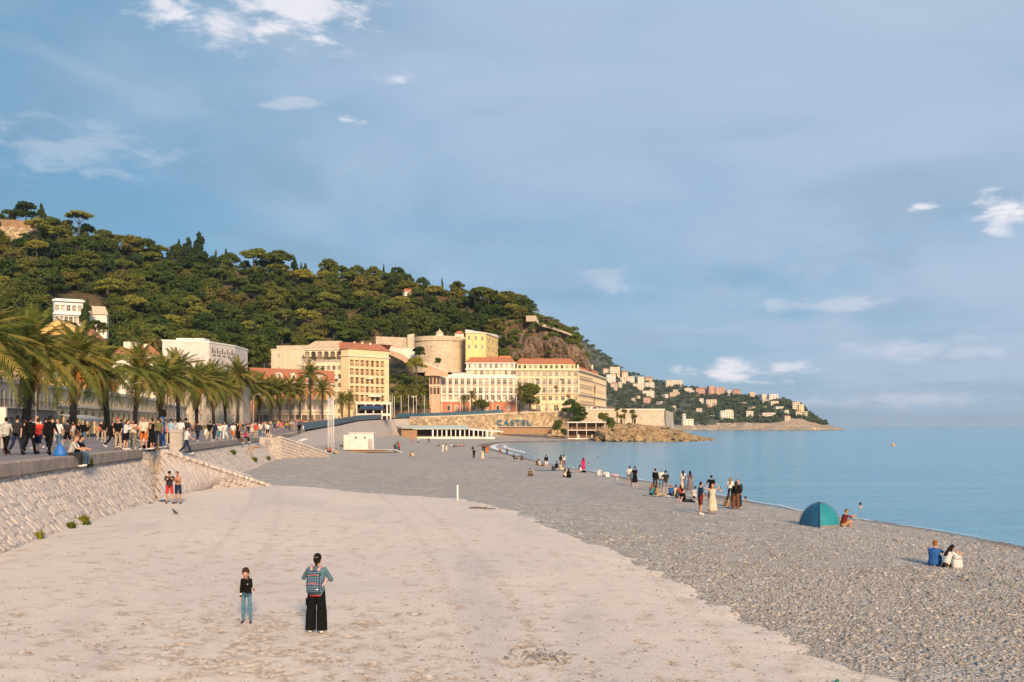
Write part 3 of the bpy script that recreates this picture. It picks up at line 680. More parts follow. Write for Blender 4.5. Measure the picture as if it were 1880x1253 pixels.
def rnd_blobs_round(k_, h0, h1, r, br):
    out = []
    for _ in range(k_):
        z = random.uniform(0, 1); rad = r * math.sin(PI * (.18 + .72 * z)) * random.uniform(.35, .95); a = random.uniform(0, 2 * PI)
        out.append((rad * math.cos(a), rad * math.sin(a), lerp(h0, h1, z), br * random.uniform(.7, 1.25), br * random.uniform(.55, .85)))
    return out
def rnd_blobs_flat(k_, h, r, br, dome=1.2):
    out = []
    for _ in range(k_):
        q = math.sqrt(random.random()) * r; a = random.uniform(0, 2 * PI)
        out.append((q * math.cos(a), q * math.sin(a), h - dome * (q / r) ** 2 + random.uniform(-.3, .3), br * random.uniform(.7, 1.2), br * random.uniform(.35, .55)))
    return out
def rnd_blobs_cone(k_, h0, h1, r):
    return [((r * (1 - t) ** .7 + .15) * .45 * math.cos(a), (r * (1 - t) ** .7 + .15) * .45 * math.sin(a), lerp(h0, h1, t), (r * (1 - t) ** .7 + .18) * .75, (h1 - h0) / k_ * 1.6) for t, a in [(i / k_, random.uniform(0, 6.3)) for i in range(k_)]]
def trunk_mesh(h, r, limbs, spread, top):
    mb = MB(); w = random.uniform(-.3, .3); mb.tube([(0, 0, -2.5), (w * .3, 0, h * .5), (w, .1, h)], [r * 1.25, r, r * .75], 7)
    for i in range(limbs):
        a = 2 * PI * (i + random.random() * .6) / limbs; q = spread * random.uniform(.5, .9); zt = top * random.uniform(.85, 1.05)
        mb.tube([(w, .1, h * .92), (w + q * .5 * math.cos(a), q * .5 * math.sin(a), lerp(h, zt, .55)), (w + q * math.cos(a), q * math.sin(a), zt)], [r * .55, r * .35, r * .16], 5)
    return mb.mesh('trunk', BARK, True)
TREES = {'oak': [], 'pine': [], 'cypress': [], 'conifer': [], 'umbrella': []}       # unit: metres, about 10 m tall
for i in range(7): TREES['oak'].append((trunk_mesh(3.2, .28, 5, 2.6, 6.5), crown_mesh('crown', rnd_blobs_round(26, 2.2, 8.6, 4.2, 1.75), 2800, .40, LEAF_OAK)))
for i in range(5): TREES['pine'].append((trunk_mesh(4.6, .26, 5, 2.8, 7.2), crown_mesh('crown', rnd_blobs_flat(15, 8.4, 3.6, 1.9, 2.2) + rnd_blobs_flat(11, 6.6, 3.9, 1.6, 1.2), 2600, .38, LEAF_PINE)))
for i in range(3): TREES['cypress'].append((trunk_mesh(2, .2, 0, 0, 0), crown_mesh('crown', rnd_blobs_cone(12, .8, 10, 1.15), 1300, .30, LEAF_CYP)))
for i in range(2): TREES['conifer'].append((trunk_mesh(8.5, .25, 0, 0, 0), crown_mesh('crown', rnd_blobs_cone(9, 1.6, 10, 3.0), 1900, .40, LEAF_CYP)))
TREES['umbrella'].append((trunk_mesh(4.8, .24, 8, 3.9, 7.9), crown_mesh('crown', rnd_blobs_flat(38, 9.0, 4.4, 1.15, 1.5), 3400, .30, LEAF_PINE)))
def tree(kind, p, h, label, group=None, wide=1., name=None, idx=None):
    tk, cr = TREES[kind][random.randrange(len(TREES[kind])) if idx is None else idx]
    nm = name or {'oak': 'oak_tree', 'pine': 'pine_tree', 'cypress': 'cypress_tree', 'conifer': 'conifer_tree', 'umbrella': 'umbrella_pine'}[kind]
    r = empty(nm, p, random.uniform(0, 6.28), label, 'tree', group); s = h / 10; r.scale = (s * wide, s * wide, s)
    put('trunk', tk, r); put('crown', cr, r); return r
# individual trees that stand out on the skyline or slope: (kind, u, foot row, top row, distance, widen, label)
ORD_ = ['first', 'second', 'third', 'fourth', 'fifth', 'sixth', 'seventh', 'eighth', 'ninth']
def px_tree(kind, u, v0, v1, d, label, wide=1.): return tree(kind, at(u, v0, d), (v0 - v1) / F * d / .98, label, None, wide)
px_tree('umbrella', 146, 436, 386, 500, 'lone umbrella pine with bare forked trunk standing clear on the left skyline', .92)
px_tree('oak', 47, 408, 370, 500, 'dark round tree on the stone wall at the top left of the hill', 1.35)
px_tree('oak', 14, 410, 385, 500, 'small dark tree at the left edge on top of the hill wall', 1.3)
px_tree('pine', 95, 432, 396, 496, 'bushy pine between the hilltop wall and the lone umbrella pine', 1.1)
px_tree('pine', 468, 505, 453, 560, 'open crowned pine on the skyline, left one of a close pair', 1.05)
px_tree('pine', 514, 507, 456, 560, 'open crowned pine on the skyline, right one of a close pair', 1.05)
px_tree('cypress', 415, 505, 459, 556, 'pointed cypress on the skyline just left of the paired pines', .95)
px_tree('cypress', 396, 505, 461, 556, 'slim cypress on the skyline, left of another pointed cypress', .75)
px_tree('cypress', 328, 490, 441, 540, 'slender cypress rising left of the big dark conifer', .9)
px_tree('conifer', 366, 505, 432, 545, 'tall broad dark conifer, highest on the middle of the skyline', .85)
px_tree('conifer', 345, 495, 440, 542, 'layered dark cedar beside the tallest conifer on the skyline', .9)
px_tree('oak', 604, 525, 474, 572, 'leafy tree with a pale trunk over the stone lookout on the skyline', .9)
px_tree('cypress', 553, 520, 483, 570, 'thin cypress between the paired pines and the lookout tree', .8)
px_tree('cypress', 560, 520, 485, 571, 'thinner twin cypress left of the lookout tree', .7)
px_tree('cypress', 744, 622, 582, 462, 'dark cypress beside the steps left of the round tower', .9)
px_tree('cypress', 733, 615, 572, 466, 'stout dark cypress on the terrace left of the round tower', 1.5)
px_tree('oak', 700, 618, 585, 462, 'clipped dark tree block on the terrace left of the round tower', 1.3)
px_tree('oak', 467, 678, 612, 368, 'large dark round tree behind the orange building with dormers', 1.05)
px_tree('oak', 432, 640, 590, 400, 'dark bushy tree right of the white flats with red awnings', 1.1)
px_tree('conifer', 159, 597, 552, 330, 'dark conifer in front of the white hillside villa', .85)
px_tree('oak', 967, 590, 562, 528, 'tree on the pale stone lookout at the cliff top', 1.0)
px_tree('oak', 973, 752, 704, 446, 'dark round street tree between the palm and the yellow hotel', 1.0)
px_tree('oak', 1047, 765, 733, 441, 'dark street tree at the kerb before the yellow hotel corner', 1.15)
px_tree('oak', 1065, 772, 745, 440, 'lower spreading tree at the quay right of the hotel street tree', 1.1)
px_tree('oak', 770, 660, 636, 450, 'brown leaved small tree at the foot of the round tower', 1.1)
px_tree('oak', 804, 672, 657, 448, 'small green shrub tree on the rocks under the round tower', 1.0)
px_tree('pine', 765, 700, 652, 440, 'green tree over the pink arcade steps', .8)
px_tree('oak', 883, 757, 733, 447, 'dark clipped tree in front of the white columned hotel', 1.4)
px_tree('oak', 300, 770, 752, 190, 'small green tree in a pot by the arcade terrace', .8)
for i_, u_ in enumerate((104, 118, 133, 176, 190)): px_tree('oak', u_, 610, 592 - (i_ % 2) * 4, 322, 'low garden shrub at the foot of the white villa, %s from the left' % ['first', 'second', 'third', 'fourth', 'fifth'][i_], 1.5)
for i_, u_ in enumerate((992, 1006, 1020, 1034, 1046, 1057)): px_tree('oak', u_, 600 + i_ * 5, 586 + i_ * 5, 522, 'small green bush on the cliff rim, %s from the left' % ['first', 'second', 'third', 'fourth', 'fifth', 'sixth'][i_], 1.4)
for i_ in range(9): u_ = 872 + i_ * 12.5; px_tree(['oak', 'pine', 'oak'][i_ % 3], u_, float(np.interp(u_, HU, HC)) + 6, float(np.interp(u_, HU, HC)) - 18 - (i_ * 7 % 9), 540, 'crest tree above the hotels, %s from the left' % ORD_[i_], 1.15)
# wooded slope: spread so that crowns overlap like shingles
GRP = {'oak': 'broadleaved trees on the wooded castle hill', 'pine': 'pines on the wooded castle hill', 'cypress': 'cypresses on the wooded castle hill', 'conifer': 'conifers on the wooded castle hill'}
LBL = {'oak': 'rounded broadleaved tree in the dense wood on the castle hill', 'pine': 'flat topped pine in the dense wood on the castle hill',
       'cypress': 'narrow dark cypress among the hill trees', 'conifer': 'pointed dark conifer among the hill trees'}
def hill_label(kind, u, v, h):
    sz = 'tall' if h > 12.8 else 'small' if h < 10.2 else ''; nm = {'oak': 'broadleaved tree', 'pine': 'flat topped pine', 'cypress': 'narrow dark cypress', 'conifer': 'pointed dark conifer'}[kind]
    f = (v - float(np.interp(u, HU, HC))) / max(30, 690 - float(np.interp(u, HU, HC))); lv = 'near the crest' if f < .22 else 'on the upper slope' if f < .48 else 'on the lower slope' if f < .75 else 'at the hill foot'
    rg = [(70, 'under the fortress wall'), (210, 'above the white villa'), (330, 'left of the tall conifer'), (440, 'above the white flats'), (560, 'below the paired pines'), (660, 'above the cream blocks'), (780, 'left of the round tower'), (860, 'above the round tower'), (2000, 'above the hotels')]
    return ('%s %s %s %s' % (sz, nm, lv, next(t for k_, t in rg if u < k_))).strip()
def keep_out(u, v):
    if 84 < u < 205 and 545 < v < 605: return True                       # villa
    if 0 <= u < 64 and v < 462: return True                               # hilltop wall
    if 560 < u < 655 and 560 < v < 605 and random.random() < .72: return True   # bare earth
    if u > 655 and v > 622 - max(0, (u - 860)) * .12 and u < 900: return True
    if u > 915 and v > 592 + (u - 915) * .05: return True                 # cliff
    if 738 < u < 762 and 528 < v < 545: return True
    if 490 < u < 655 and v > 648: return True
    return False
slots = []; tries = 0
while tries < 14000 and len(slots) < 300:
    tries += 1; u = random.uniform(-70, 965); t = random.uniform(.02, 1.0); p = hill_pt(u, t); v = V0 - (p.z - CZ) / p.y * F
    if v > 690 or keep_out(u, v - 6): continue
    if any((u - a) ** 2 + ((v - b) * 1.35) ** 2 < 22.0 ** 2 for a, b, _ in slots): continue
    slots.append((u, v, p))
slots.sort(key=lambda s: s[2].y)
for (u, v, p) in slots:
    r = random.random(); kind = 'oak' if r < .64 else 'pine' if r < .88 else 'cypress' if r < .94 else 'conifer'
    h = random.uniform(9.5, 14.5) if kind != 'cypress' else random.uniform(10, 14)
    if u > 850: h *= .85
    sky_v = float(np.interp(u, HU, HC)); 
    if v < sky_v + 12: h = min(h, random.uniform(8.5, 12))
    tree(kind, p - Vector((0, 0, .8)), h, hill_label(kind, u, v, h), GRP[kind], random.uniform(.95, 1.3) if kind in ('oak', 'pine') else .85)
# undergrowth filling the gaps between the crowns
def scrub(name, label, pts, mat, leaf, per, cat='shrubs'):
    Vs = []; 
    for (p, r, h) in pts:
        P, N = blob_points([(random.uniform(-.4, .4) * r, random.uniform(-.4, .4) * r, random.uniform(.2, .6) * h, r * random.uniform(.5, .8), h * random.uniform(.4, .6)) for _ in range(4)], per)
        V, _ = leaf_quads(P + np.array(p), N, leaf); Vs.append(V)
    V = np.concatenate(Vs); o = put(name, npmesh(name, V, np.arange(len(V)).reshape(-1, 4), mat)); tag(o, label, cat, kind='stuff'); return o
pts = []
for _ in range(620):
    u = random.uniform(-80, 960); t = random.uniform(0, 1.0); p = hill_pt(u, t); v = V0 - (p.z - CZ) / p.y * F
    if keep_out(u, v) and random.random() < .85: continue
    pts.append((p, random.uniform(2.5, 4.5), random.uniform(2.5, 4.5)))
scrub('hill_undergrowth', 'dense undergrowth between the trees of the castle hill', pts, LEAF_OAK, .55, 240, 'undergrowth')
pts = []
for _ in range(340):                                   # scrub clinging to the cliff and the lower slope
    u = random.uniform(905, 1082); t = random.uniform(.05, 1.0)
    if u < 1000 and .35 < t < .8 and random.random() < .5: continue
    if 960 < u < 1045 and t < .9 and random.random() < .62: continue
    p = hill_pt(u, t) + Vector((0, -3.0, 0)); pts.append((p, random.uniform(1.4, 3.2), random.uniform(1.4, 2.6)))
for _ in range(120):
    u = random.uniform(712, 800); t = random.uniform(0, .30); p = hill_pt(u, t) + Vector((0, -1.5, 0)); pts.append((p, random.uniform(1., 2.4), random.uniform(1., 2.2)))
scrub('cliff_scrub', 'green and yellow scrub clinging to the brown cliff', pts, LEAF_PINE, .38, 170)
# headland woods
pts = []
for _ in range(1000):
    u = 1042 + (1515 - 1042) * random.random() ** .9; t = random.uniform(.10, 1.03); p = head_pt(u, min(t, 1)); v = V0 - (p.z - CZ) / p.y * F
    if t < np.interp(u, [1040, 1330, 1420, 1490, 1515], [.06, .2, .22, .6, .9]): continue
    pts.append((p, random.uniform(5, 11), random.uniform(4, 9)))
scrub('headland_wood', 'dark bluish wood covering the far headland', pts, LEAF_FAR, 2.2, 60, 'wood')
# ---------------------------------------------------------------- palms
def frond_mesh(L, droop, n, leafl, mat, arch=.9):
    """one feather frond along +X: arching midrib with two ranks of leaflets"""
    mb = MB(); pts = []
    for i in range(9):
        t = i / 8; x = L * (t - .10 * t * t * droop); z = L * (arch * t * (1 - t) * .9 - droop * t * t * .55); pts.append(Vector((x, 0, z)))
    mb.tube(pts, [.05 * (1 - i / 9) + .008 for i in range(9)], 4)
    for i in range(n):
        t = .12 + .88 * i / (n - 1); f = t * 8; k_ = min(7, int(f)); p = pts[k_].lerp(pts[k_ + 1], f - k_); tg = (pts[k_ + 1] - pts[k_]).normalized()
        ll = leafl * (math.sin(PI * (.12 + .83 * t)) ** .7) * random.uniform(.85, 1.15)
        for sd in (-1, 1):
            dr = (tg * .75 + Vector((0, sd * .8, 0)) + Vector((0, 0, random.uniform(-.35, .1)))).normalized(); w = tg * .060
            q = p + dr * ll * .55; e = p + dr * ll + Vector((0, 0, -ll * .28)); mb.add((p - w, p + w, q + w * .8, q - w * .8, e), ((0, 1, 2, 3), (3, 2, 4)))
    return mb.mesh('frond', mat)
FROND = [frond_mesh(4.2, d_, 34, .78, LEAF_PALM, a_) for d_, a_ in ((.15, .55), (.4, .75), (.7, .8), (1.0, .7))]
FDRY = [frond_mesh(3.5, 1.3, 22, .45, LEAF_DRY, .4), frond_mesh(3.2, 1.0, 20, .40, LEAF_DRY, .2)]
def palm_trunk(h, r):
    mb = MB(); n = 26; rings = []
    for i in range(n + 1):
        t = i / n; rr = r * (1.12 - .2 * t + .12 * max(0, t - .85) * 6) * (1 + .07 * (i % 2)); rings.append([(rr * math.cos(2 * PI * j / 9 + i * .35), rr * math.sin(2 * PI * j / 9 + i * .35), -1 + t * (h + 1)) for j in range(9)])
    mb.loft(rings); return mb.mesh('trunk', PBARK)
PT = {}
DATES = plain('date_clusters', (.50, .20, .035), .7, .3, 6.)
def dates_mesh():
    mb = MB()
    for _ in range(60): mb.ell((random.gauss(0, .16), random.gauss(0, .16), random.gauss(-.3, .22)), (.055, .055, .075), 5)
    return mb.mesh('date_cluster', DATES)
DM = dates_mesh()
def palm(u, d, z0, h, rad, label, nf=58, dates=True, ndry=13, group='date palms along the promenade', tr=.36):
    r = empty('date_palm', (xu(u, d), d, z0), random.uniform(0, 6.28), label, 'palm', group)
    key = (round(h, 1), tr)
    if key not in PT: PT[key] = palm_trunk(h, tr)
    put('trunk', PT[key], r); s0 = rad / 4.2
    for i in range(nf):
        t = (i + .5) / nf; el_ = lerp(84, -17, t ** .92) + random.uniform(-7, 7); k_ = 0 if t < .18 else 1 if t < .45 else 2 if t < .75 else 3; s = s0 * random.uniform(.88, 1.1) 
        put('frond', FROND[k_], r, (0, 0, h + .15), (random.uniform(-.4, .4), -R(el_), i * 2.39996 + random.uniform(-.2, .2)), s)
    for i in range(ndry):
        put('dry_frond', FDRY[i % 2], r, (0, 0, h - .15), (random.uniform(-.3, .3), R(random.uniform(42, 68)), random.uniform(0, 6.28)), s0 * random.uniform(.75, .95))
    if dates:
        for i in range(3): a = random.uniform(0, 6.28); tag(put('date_cluster', DM, r, (.75 * math.cos(a) * s0, .75 * math.sin(a) * s0, h - .2), (0, 0, a), s0 * random.uniform(.9, 1.3)), kind='stuff')
    return r
ORD = ['first', 'second', 'third', 'fourth', 'fifth', 'sixth', 'seventh', 'eighth', 'ninth', 'tenth', 'eleventh', 'twelfth', 'thirteenth', 'fourteenth', 'fifteenth', 'sixteenth']
row = [(46, 108, 8.2, 6.1), (133, 131, 8.5, 6.2), (199, 150, 8.8, 6.3), (247, 167, 9.2, 5.8), (293, 187, 9.0, 6.4), (328, 207, 10.8, 6.4), (361, 229, 9.4, 6.2), (393, 255, 9.8, 6.3), (415, 275, 9.2, 6.0), (436, 300, 13.0, 6.4), (457, 318, 9.8, 6.6), (476, 326, 9.4, 6.4), (497, 333, 9.0, 6.0)]
palm(-42, 95, 4.7, 8.0, 6.6, 'large date palm cut by the left edge, nearest of the promenade row', tr=.42)
for i, (u, d, h, rad) in enumerate(row):
    pr = palm(u, d, float(edge_at(d)[1]), h + random.uniform(-.5, .5), rad + (.7 if i > 5 else 0), 'date palm in the promenade row, %s from the left edge of the picture' % ORD[i], tr=.42 if i < 3 else .36, nf=random.randint(50, 66)); pr.rotation_euler.x = R(random.uniform(-4, 4)); pr.rotation_euler.y = R(random.uniform(-4, 4))
for (u, d, v0, h, rad, lb) in ((533, 335, 771, 9.2, 6.0, 'date palm left of the three beside the cream block'), (551, 340, 770, 9.0, 5.6, 'date palm in the middle of the three beside the cream block'), (570, 338, 770, 14.0, 6.0, 'tallest date palm before the cream apartment block'), (592, 342, 769, 8.8, 5.6, 'date palm right of the three beside the cream block'),
                               (628, 360, 768, 6.0, 3.9, 'short palm in front of the loggia block, left one'), (641, 366, 768, 6.4, 4.1, 'short palm in front of the loggia block, right one'), (514, 338, 770, 9.0, 5.8, 'date palm left of the white signboard on the promenade'),
                               (866, 437, 757, 6.2, 3.6, 'small palm before the white columned hotel'), (852, 438, 758, 5.2, 3.0, 'lowest palm before the white columned hotel'), (955, 438, 752, 8.0, 4.2, 'golden palm left of the dark street tree by the yellow hotel'),
                               (738, 415, 765, 9.0, 4.2, 'palm at the foot of the rocky slope, left one'), (772, 424, 764, 9.5, 4.4, 'palm at the foot of the rocky slope, right one'), (755, 432, 764, 10.5, 4.0, 'palm at the foot of the rocky slope, middle one')):
    palm(u, d, zv(v0, d), h, rad, lb, 36, False, 6, 'palms along the far quay', .3)
# fan palms on the point: slim trunks with dry skirts
FAN = []
for k_ in range(2):
    mb = MB()
    for j in range(13):
        a = R(-75 + 150 * j / 12); mb.add(((0, -.02, 0), (0, .02, 0), (.75 * math.cos(a) + .5, .75 * math.sin(a) + .03, -.12), (.55 + 1.05 * math.cos(a), 1.05 * math.sin(a), -.35)), ((0, 1, 2, 3),))
    mb.tube([(-.1, 0, 0), (.25, 0, 0)], .02, 4); FAN.append(mb.mesh('frond', LEAF_PALM if k_ == 0 else LEAF_DRY))
for (u, v0, v1, d, lb) in ((1133, 786, 753, 432, 'tall fan palm with brown skirt on the point, leftmost of five'), (1146, 782, 756, 434, 'fan palm with brown skirt on the point, second from the left'), (1141, 788, 766, 428, 'short fan palm in front on the point'), (1161, 781, 757, 435, 'fan palm with brown skirt on the point, second from the right'), (1165, 784, 765, 431, 'rightmost fan palm with brown skirt against the terrace wall')):
    p = at(u, v0, d); h = (v0 - v1) / F * d; r = empty('fan_palm', p, 0, lb, 'palm', 'fan palms on the rocky point')
    key = (round(h, 1), .16)
    PT.setdefault(key, palm_trunk(h, .16)); put('trunk', PT[key], r)
    for i in range(16): put('frond', FAN[0], r, (0, 0, h), (random.uniform(-.5, .5), -R(random.uniform(-20, 80)), i * 2.4), .95)
    for i in range(14): put('dry_frond', FAN[1], r, (0, 0, h - .2 - i * .16), (random.uniform(-.4, .4), R(random.uniform(45, 75)), i * 2.4), .8)
# bushes on the point and by the deck house
for (u, v, d, r_, h_, mt, lb) in ((1024, 795, 425, 3.2, 6.0, LEAF_PINE, 'tall yellow green bush against the quay wall left of the deck house'), (1036, 800, 422, 1.8, 4.0, LEAF_OAK, 'dark bush at the left end of the deck house'), (1062, 776, 432, 4.0, 3.2, LEAF_OAK, 'dark hedge behind the deck house roof'),
                                  (1118, 786, 425, 3.6, 5.2, LEAF_PINE, 'bright green bush right of the deck house'), (1128, 792, 420, 3.0, 4.0, LEAF_PINE, 'low green bush on the rocks under the fan palms'), (1108, 776, 433, 2.6, 4.5, LEAF_OAK, 'dark shrub behind the bright green bush'), (1153, 788, 428, 2.4, 2.6, LEAF_OAK, 'low shrub at the feet of the fan palms')):
    bl = [(random.uniform(-.5, .5) * r_, random.uniform(-.4, .4) * r_, h_ * random.uniform(.2, .75), r_ * random.uniform(.35, .55), h_ * random.uniform(.2, .3)) for _ in range(9)]
    b = empty('bush', at(u, v, d), 0, lb, 'bush'); put('foliage', crown_mesh('foliage', bl, 1100, .28, mt), b)
    mb = MB(); [mb.tube([(0, 0, -.5), (random.uniform(-.3, .3) * r_, 0, h_ * .6)], [.09, .04], 5) for _ in range(4)]; put('stem', mb.mesh('stem', BARK), b)
# tufts on the revetment
def tuft(u, v, d, s, lb, p=None):
    mb = MB()
    for _ in range(90):
        a = random.uniform(0, 6.28); l_ = random.uniform(.5, 1.) * s; t = random.uniform(.2, 1.0); b0 = Vector((random.gauss(0, .12) * s, random.gauss(0, .12) * s, -.04)); w = Vector((-math.sin(a), math.cos(a), 0)) * .028 * (1 + s)
        e = b0 + Vector((math.cos(a) * t * l_ * .7, math.sin(a) * t * l_ * .7, l_ * (1.05 - .5 * t))); m_ = b0.lerp(e, .55) + Vector((0, 0, .1 * l_)); mb.add((b0 - w, b0 + w, m_ + w, m_ - w, e), ((0, 1, 2, 3), (3, 2, 4)))
    r = empty('weed_tuft', p or at(u, v, d), 0, lb, 'weeds', 'weeds rooted in the stone revetment'); put('blades', mb.mesh('blades', LEAF_PINE), r)
def rev_pt(y, q):
    f = np.interp(y, EDGE[:10, 1], np.arange(10)); e = np.array([np.interp(f, np.arange(10), EDGE[:10, i]) for i in range(3)]) - (0, 0, .40); b = np.array([np.interp(f, np.arange(10), FOOT[:10, i]) for i in range(3)]) - (0, 0, .2)
    return Vector(e * (1 - q) + b * q)
for (y, q, s, lb) in ((46.8, .06, .75, 'round green bush growing from the coping beside the seated pair'), (60.0, .04, .35, 'small weed under the coping left of the stone pedestal'), (31.5, .97, .30, 'low weed at the foot of the revetment, nearest the left edge'), (34.0, .80, .35, 'pale weed on the lower stones near the left edge'),
                      (37.5, .82, .42, 'straw coloured weed above the foot of the slope'), (39.5, .80, .50, 'taller green weed, left of a pair on the lower slope'), (39.0, .90, .5, 'bushy weed, right of a pair on the lower slope'), (40.5, .99, .38, 'bright green weed at the sand edge'), (46.5, .98, .45, 'green weed at the sand edge, middle of three'), (48.5, .97, .45, 'bright weed cushion at the sand edge, right of three'), (51.0, .9, .3, 'thin weed left of the two boys'), (52.0, .93, .3, 'thin weed nearest the two boys'), (62.5, .93, .55, 'dark weed at the foot of the diagonal ramp wall'),
                      (95, .35, .7, 'weed high on the far revetment'), (105, .75, .7, 'brown weed low on the far revetment'), (118, .85, .7, 'brown weed at the foot of the far revetment')): tuft(0, 0, 0, s, lb, rev_pt(y, q))
# ================================================================ buildings
WINM = {}; SUBM = {}
def window_mesh(style, w, h, frame):
    key = (style, round(w, 2), round(h, 2), frame.name)
    if key in WINM: return WINM[key]
    mb = MB(); x = w / 2; z = h
    if style == 'loggia':                                # deep dark opening with glazed back, side curtain and rail
        mb.quad((-x, .9, 0), (x, .9, 0), (x, .9, z), (-x, .9, z), 1)
        mb.box((-x * .3, .86, z * .5), (w * .60, .05, z * .96), 2); mb.box((0, .02, .95), (w, .06, .07), 0)
        for i in range(7): mb.box((-x + w * (i + .5) / 7, .02, .47), (.035, .03, .95), 0)
    else:
        t = .09
        mb.box((-x + t / 2, -.03, z / 2), (t, .06, z)); mb.box((x - t / 2, -.03, z / 2), (t, .06, z)); mb.box((0, -.03, z / 2), (t, .055, z)); mb.box((0, -.03, z - t / 2), (w, .05, t)); mb.box((0, -.03, t / 2), (w, .05, t)); mb.box((0, -.03, z * .62), (w, .045, t * .7))
        pm = MB(); pm.quad((-x, .0, 0), (x, .0, 0), (x, .0, z), (-x, .0, z)); sm = MB(); sm.box((0, 0, z / 2), (w * .46, .05, z)); [sm.box((0, -.03, z * (i + .5) / 6), (w * .40, .02, z * .05)) for i in range(6)]
        SUBM[key] = (pm.mesh('pane', GLASS), sm.mesh('shutter', MATS['shutter_green']))
    m = mb.mesh('window', [frame, GLASS, MATS['shutter_green'] if style == 'shutter' else MATS['curtain']]); WINM[key] = m; return m
plain('shutter_green', (.42, .42, .34), .7, .15, 2.); plain('curtain', (.50, .30, .17), .9, .3, .6)
BALM = {}
def balcony_mesh(w, dp, rail):
    key = (round(w, 1), round(dp, 1), rail.name)
    if key in BALM: return BALM[key]
    mb = MB(); mb.box((0, -dp / 2, -.08), (w, dp, .16), 1); mb.box((0, -dp + .04, 1.0), (w, .05, .06)); mb.box((-w / 2 + .03, -dp / 2, 1.0), (.05, dp, .05)); mb.box((w / 2 - .03, -dp / 2, 1.0), (.05, dp, .05))
    n = max(6, int(w / .35))
    for i in range(n + 1): mb.box((-w / 2 + w * i / n, -dp + .04, .5), (.035, .035, 1.0))
    m = mb.mesh('balcony', [rail, OFFW]); BALM[key] = m; return m
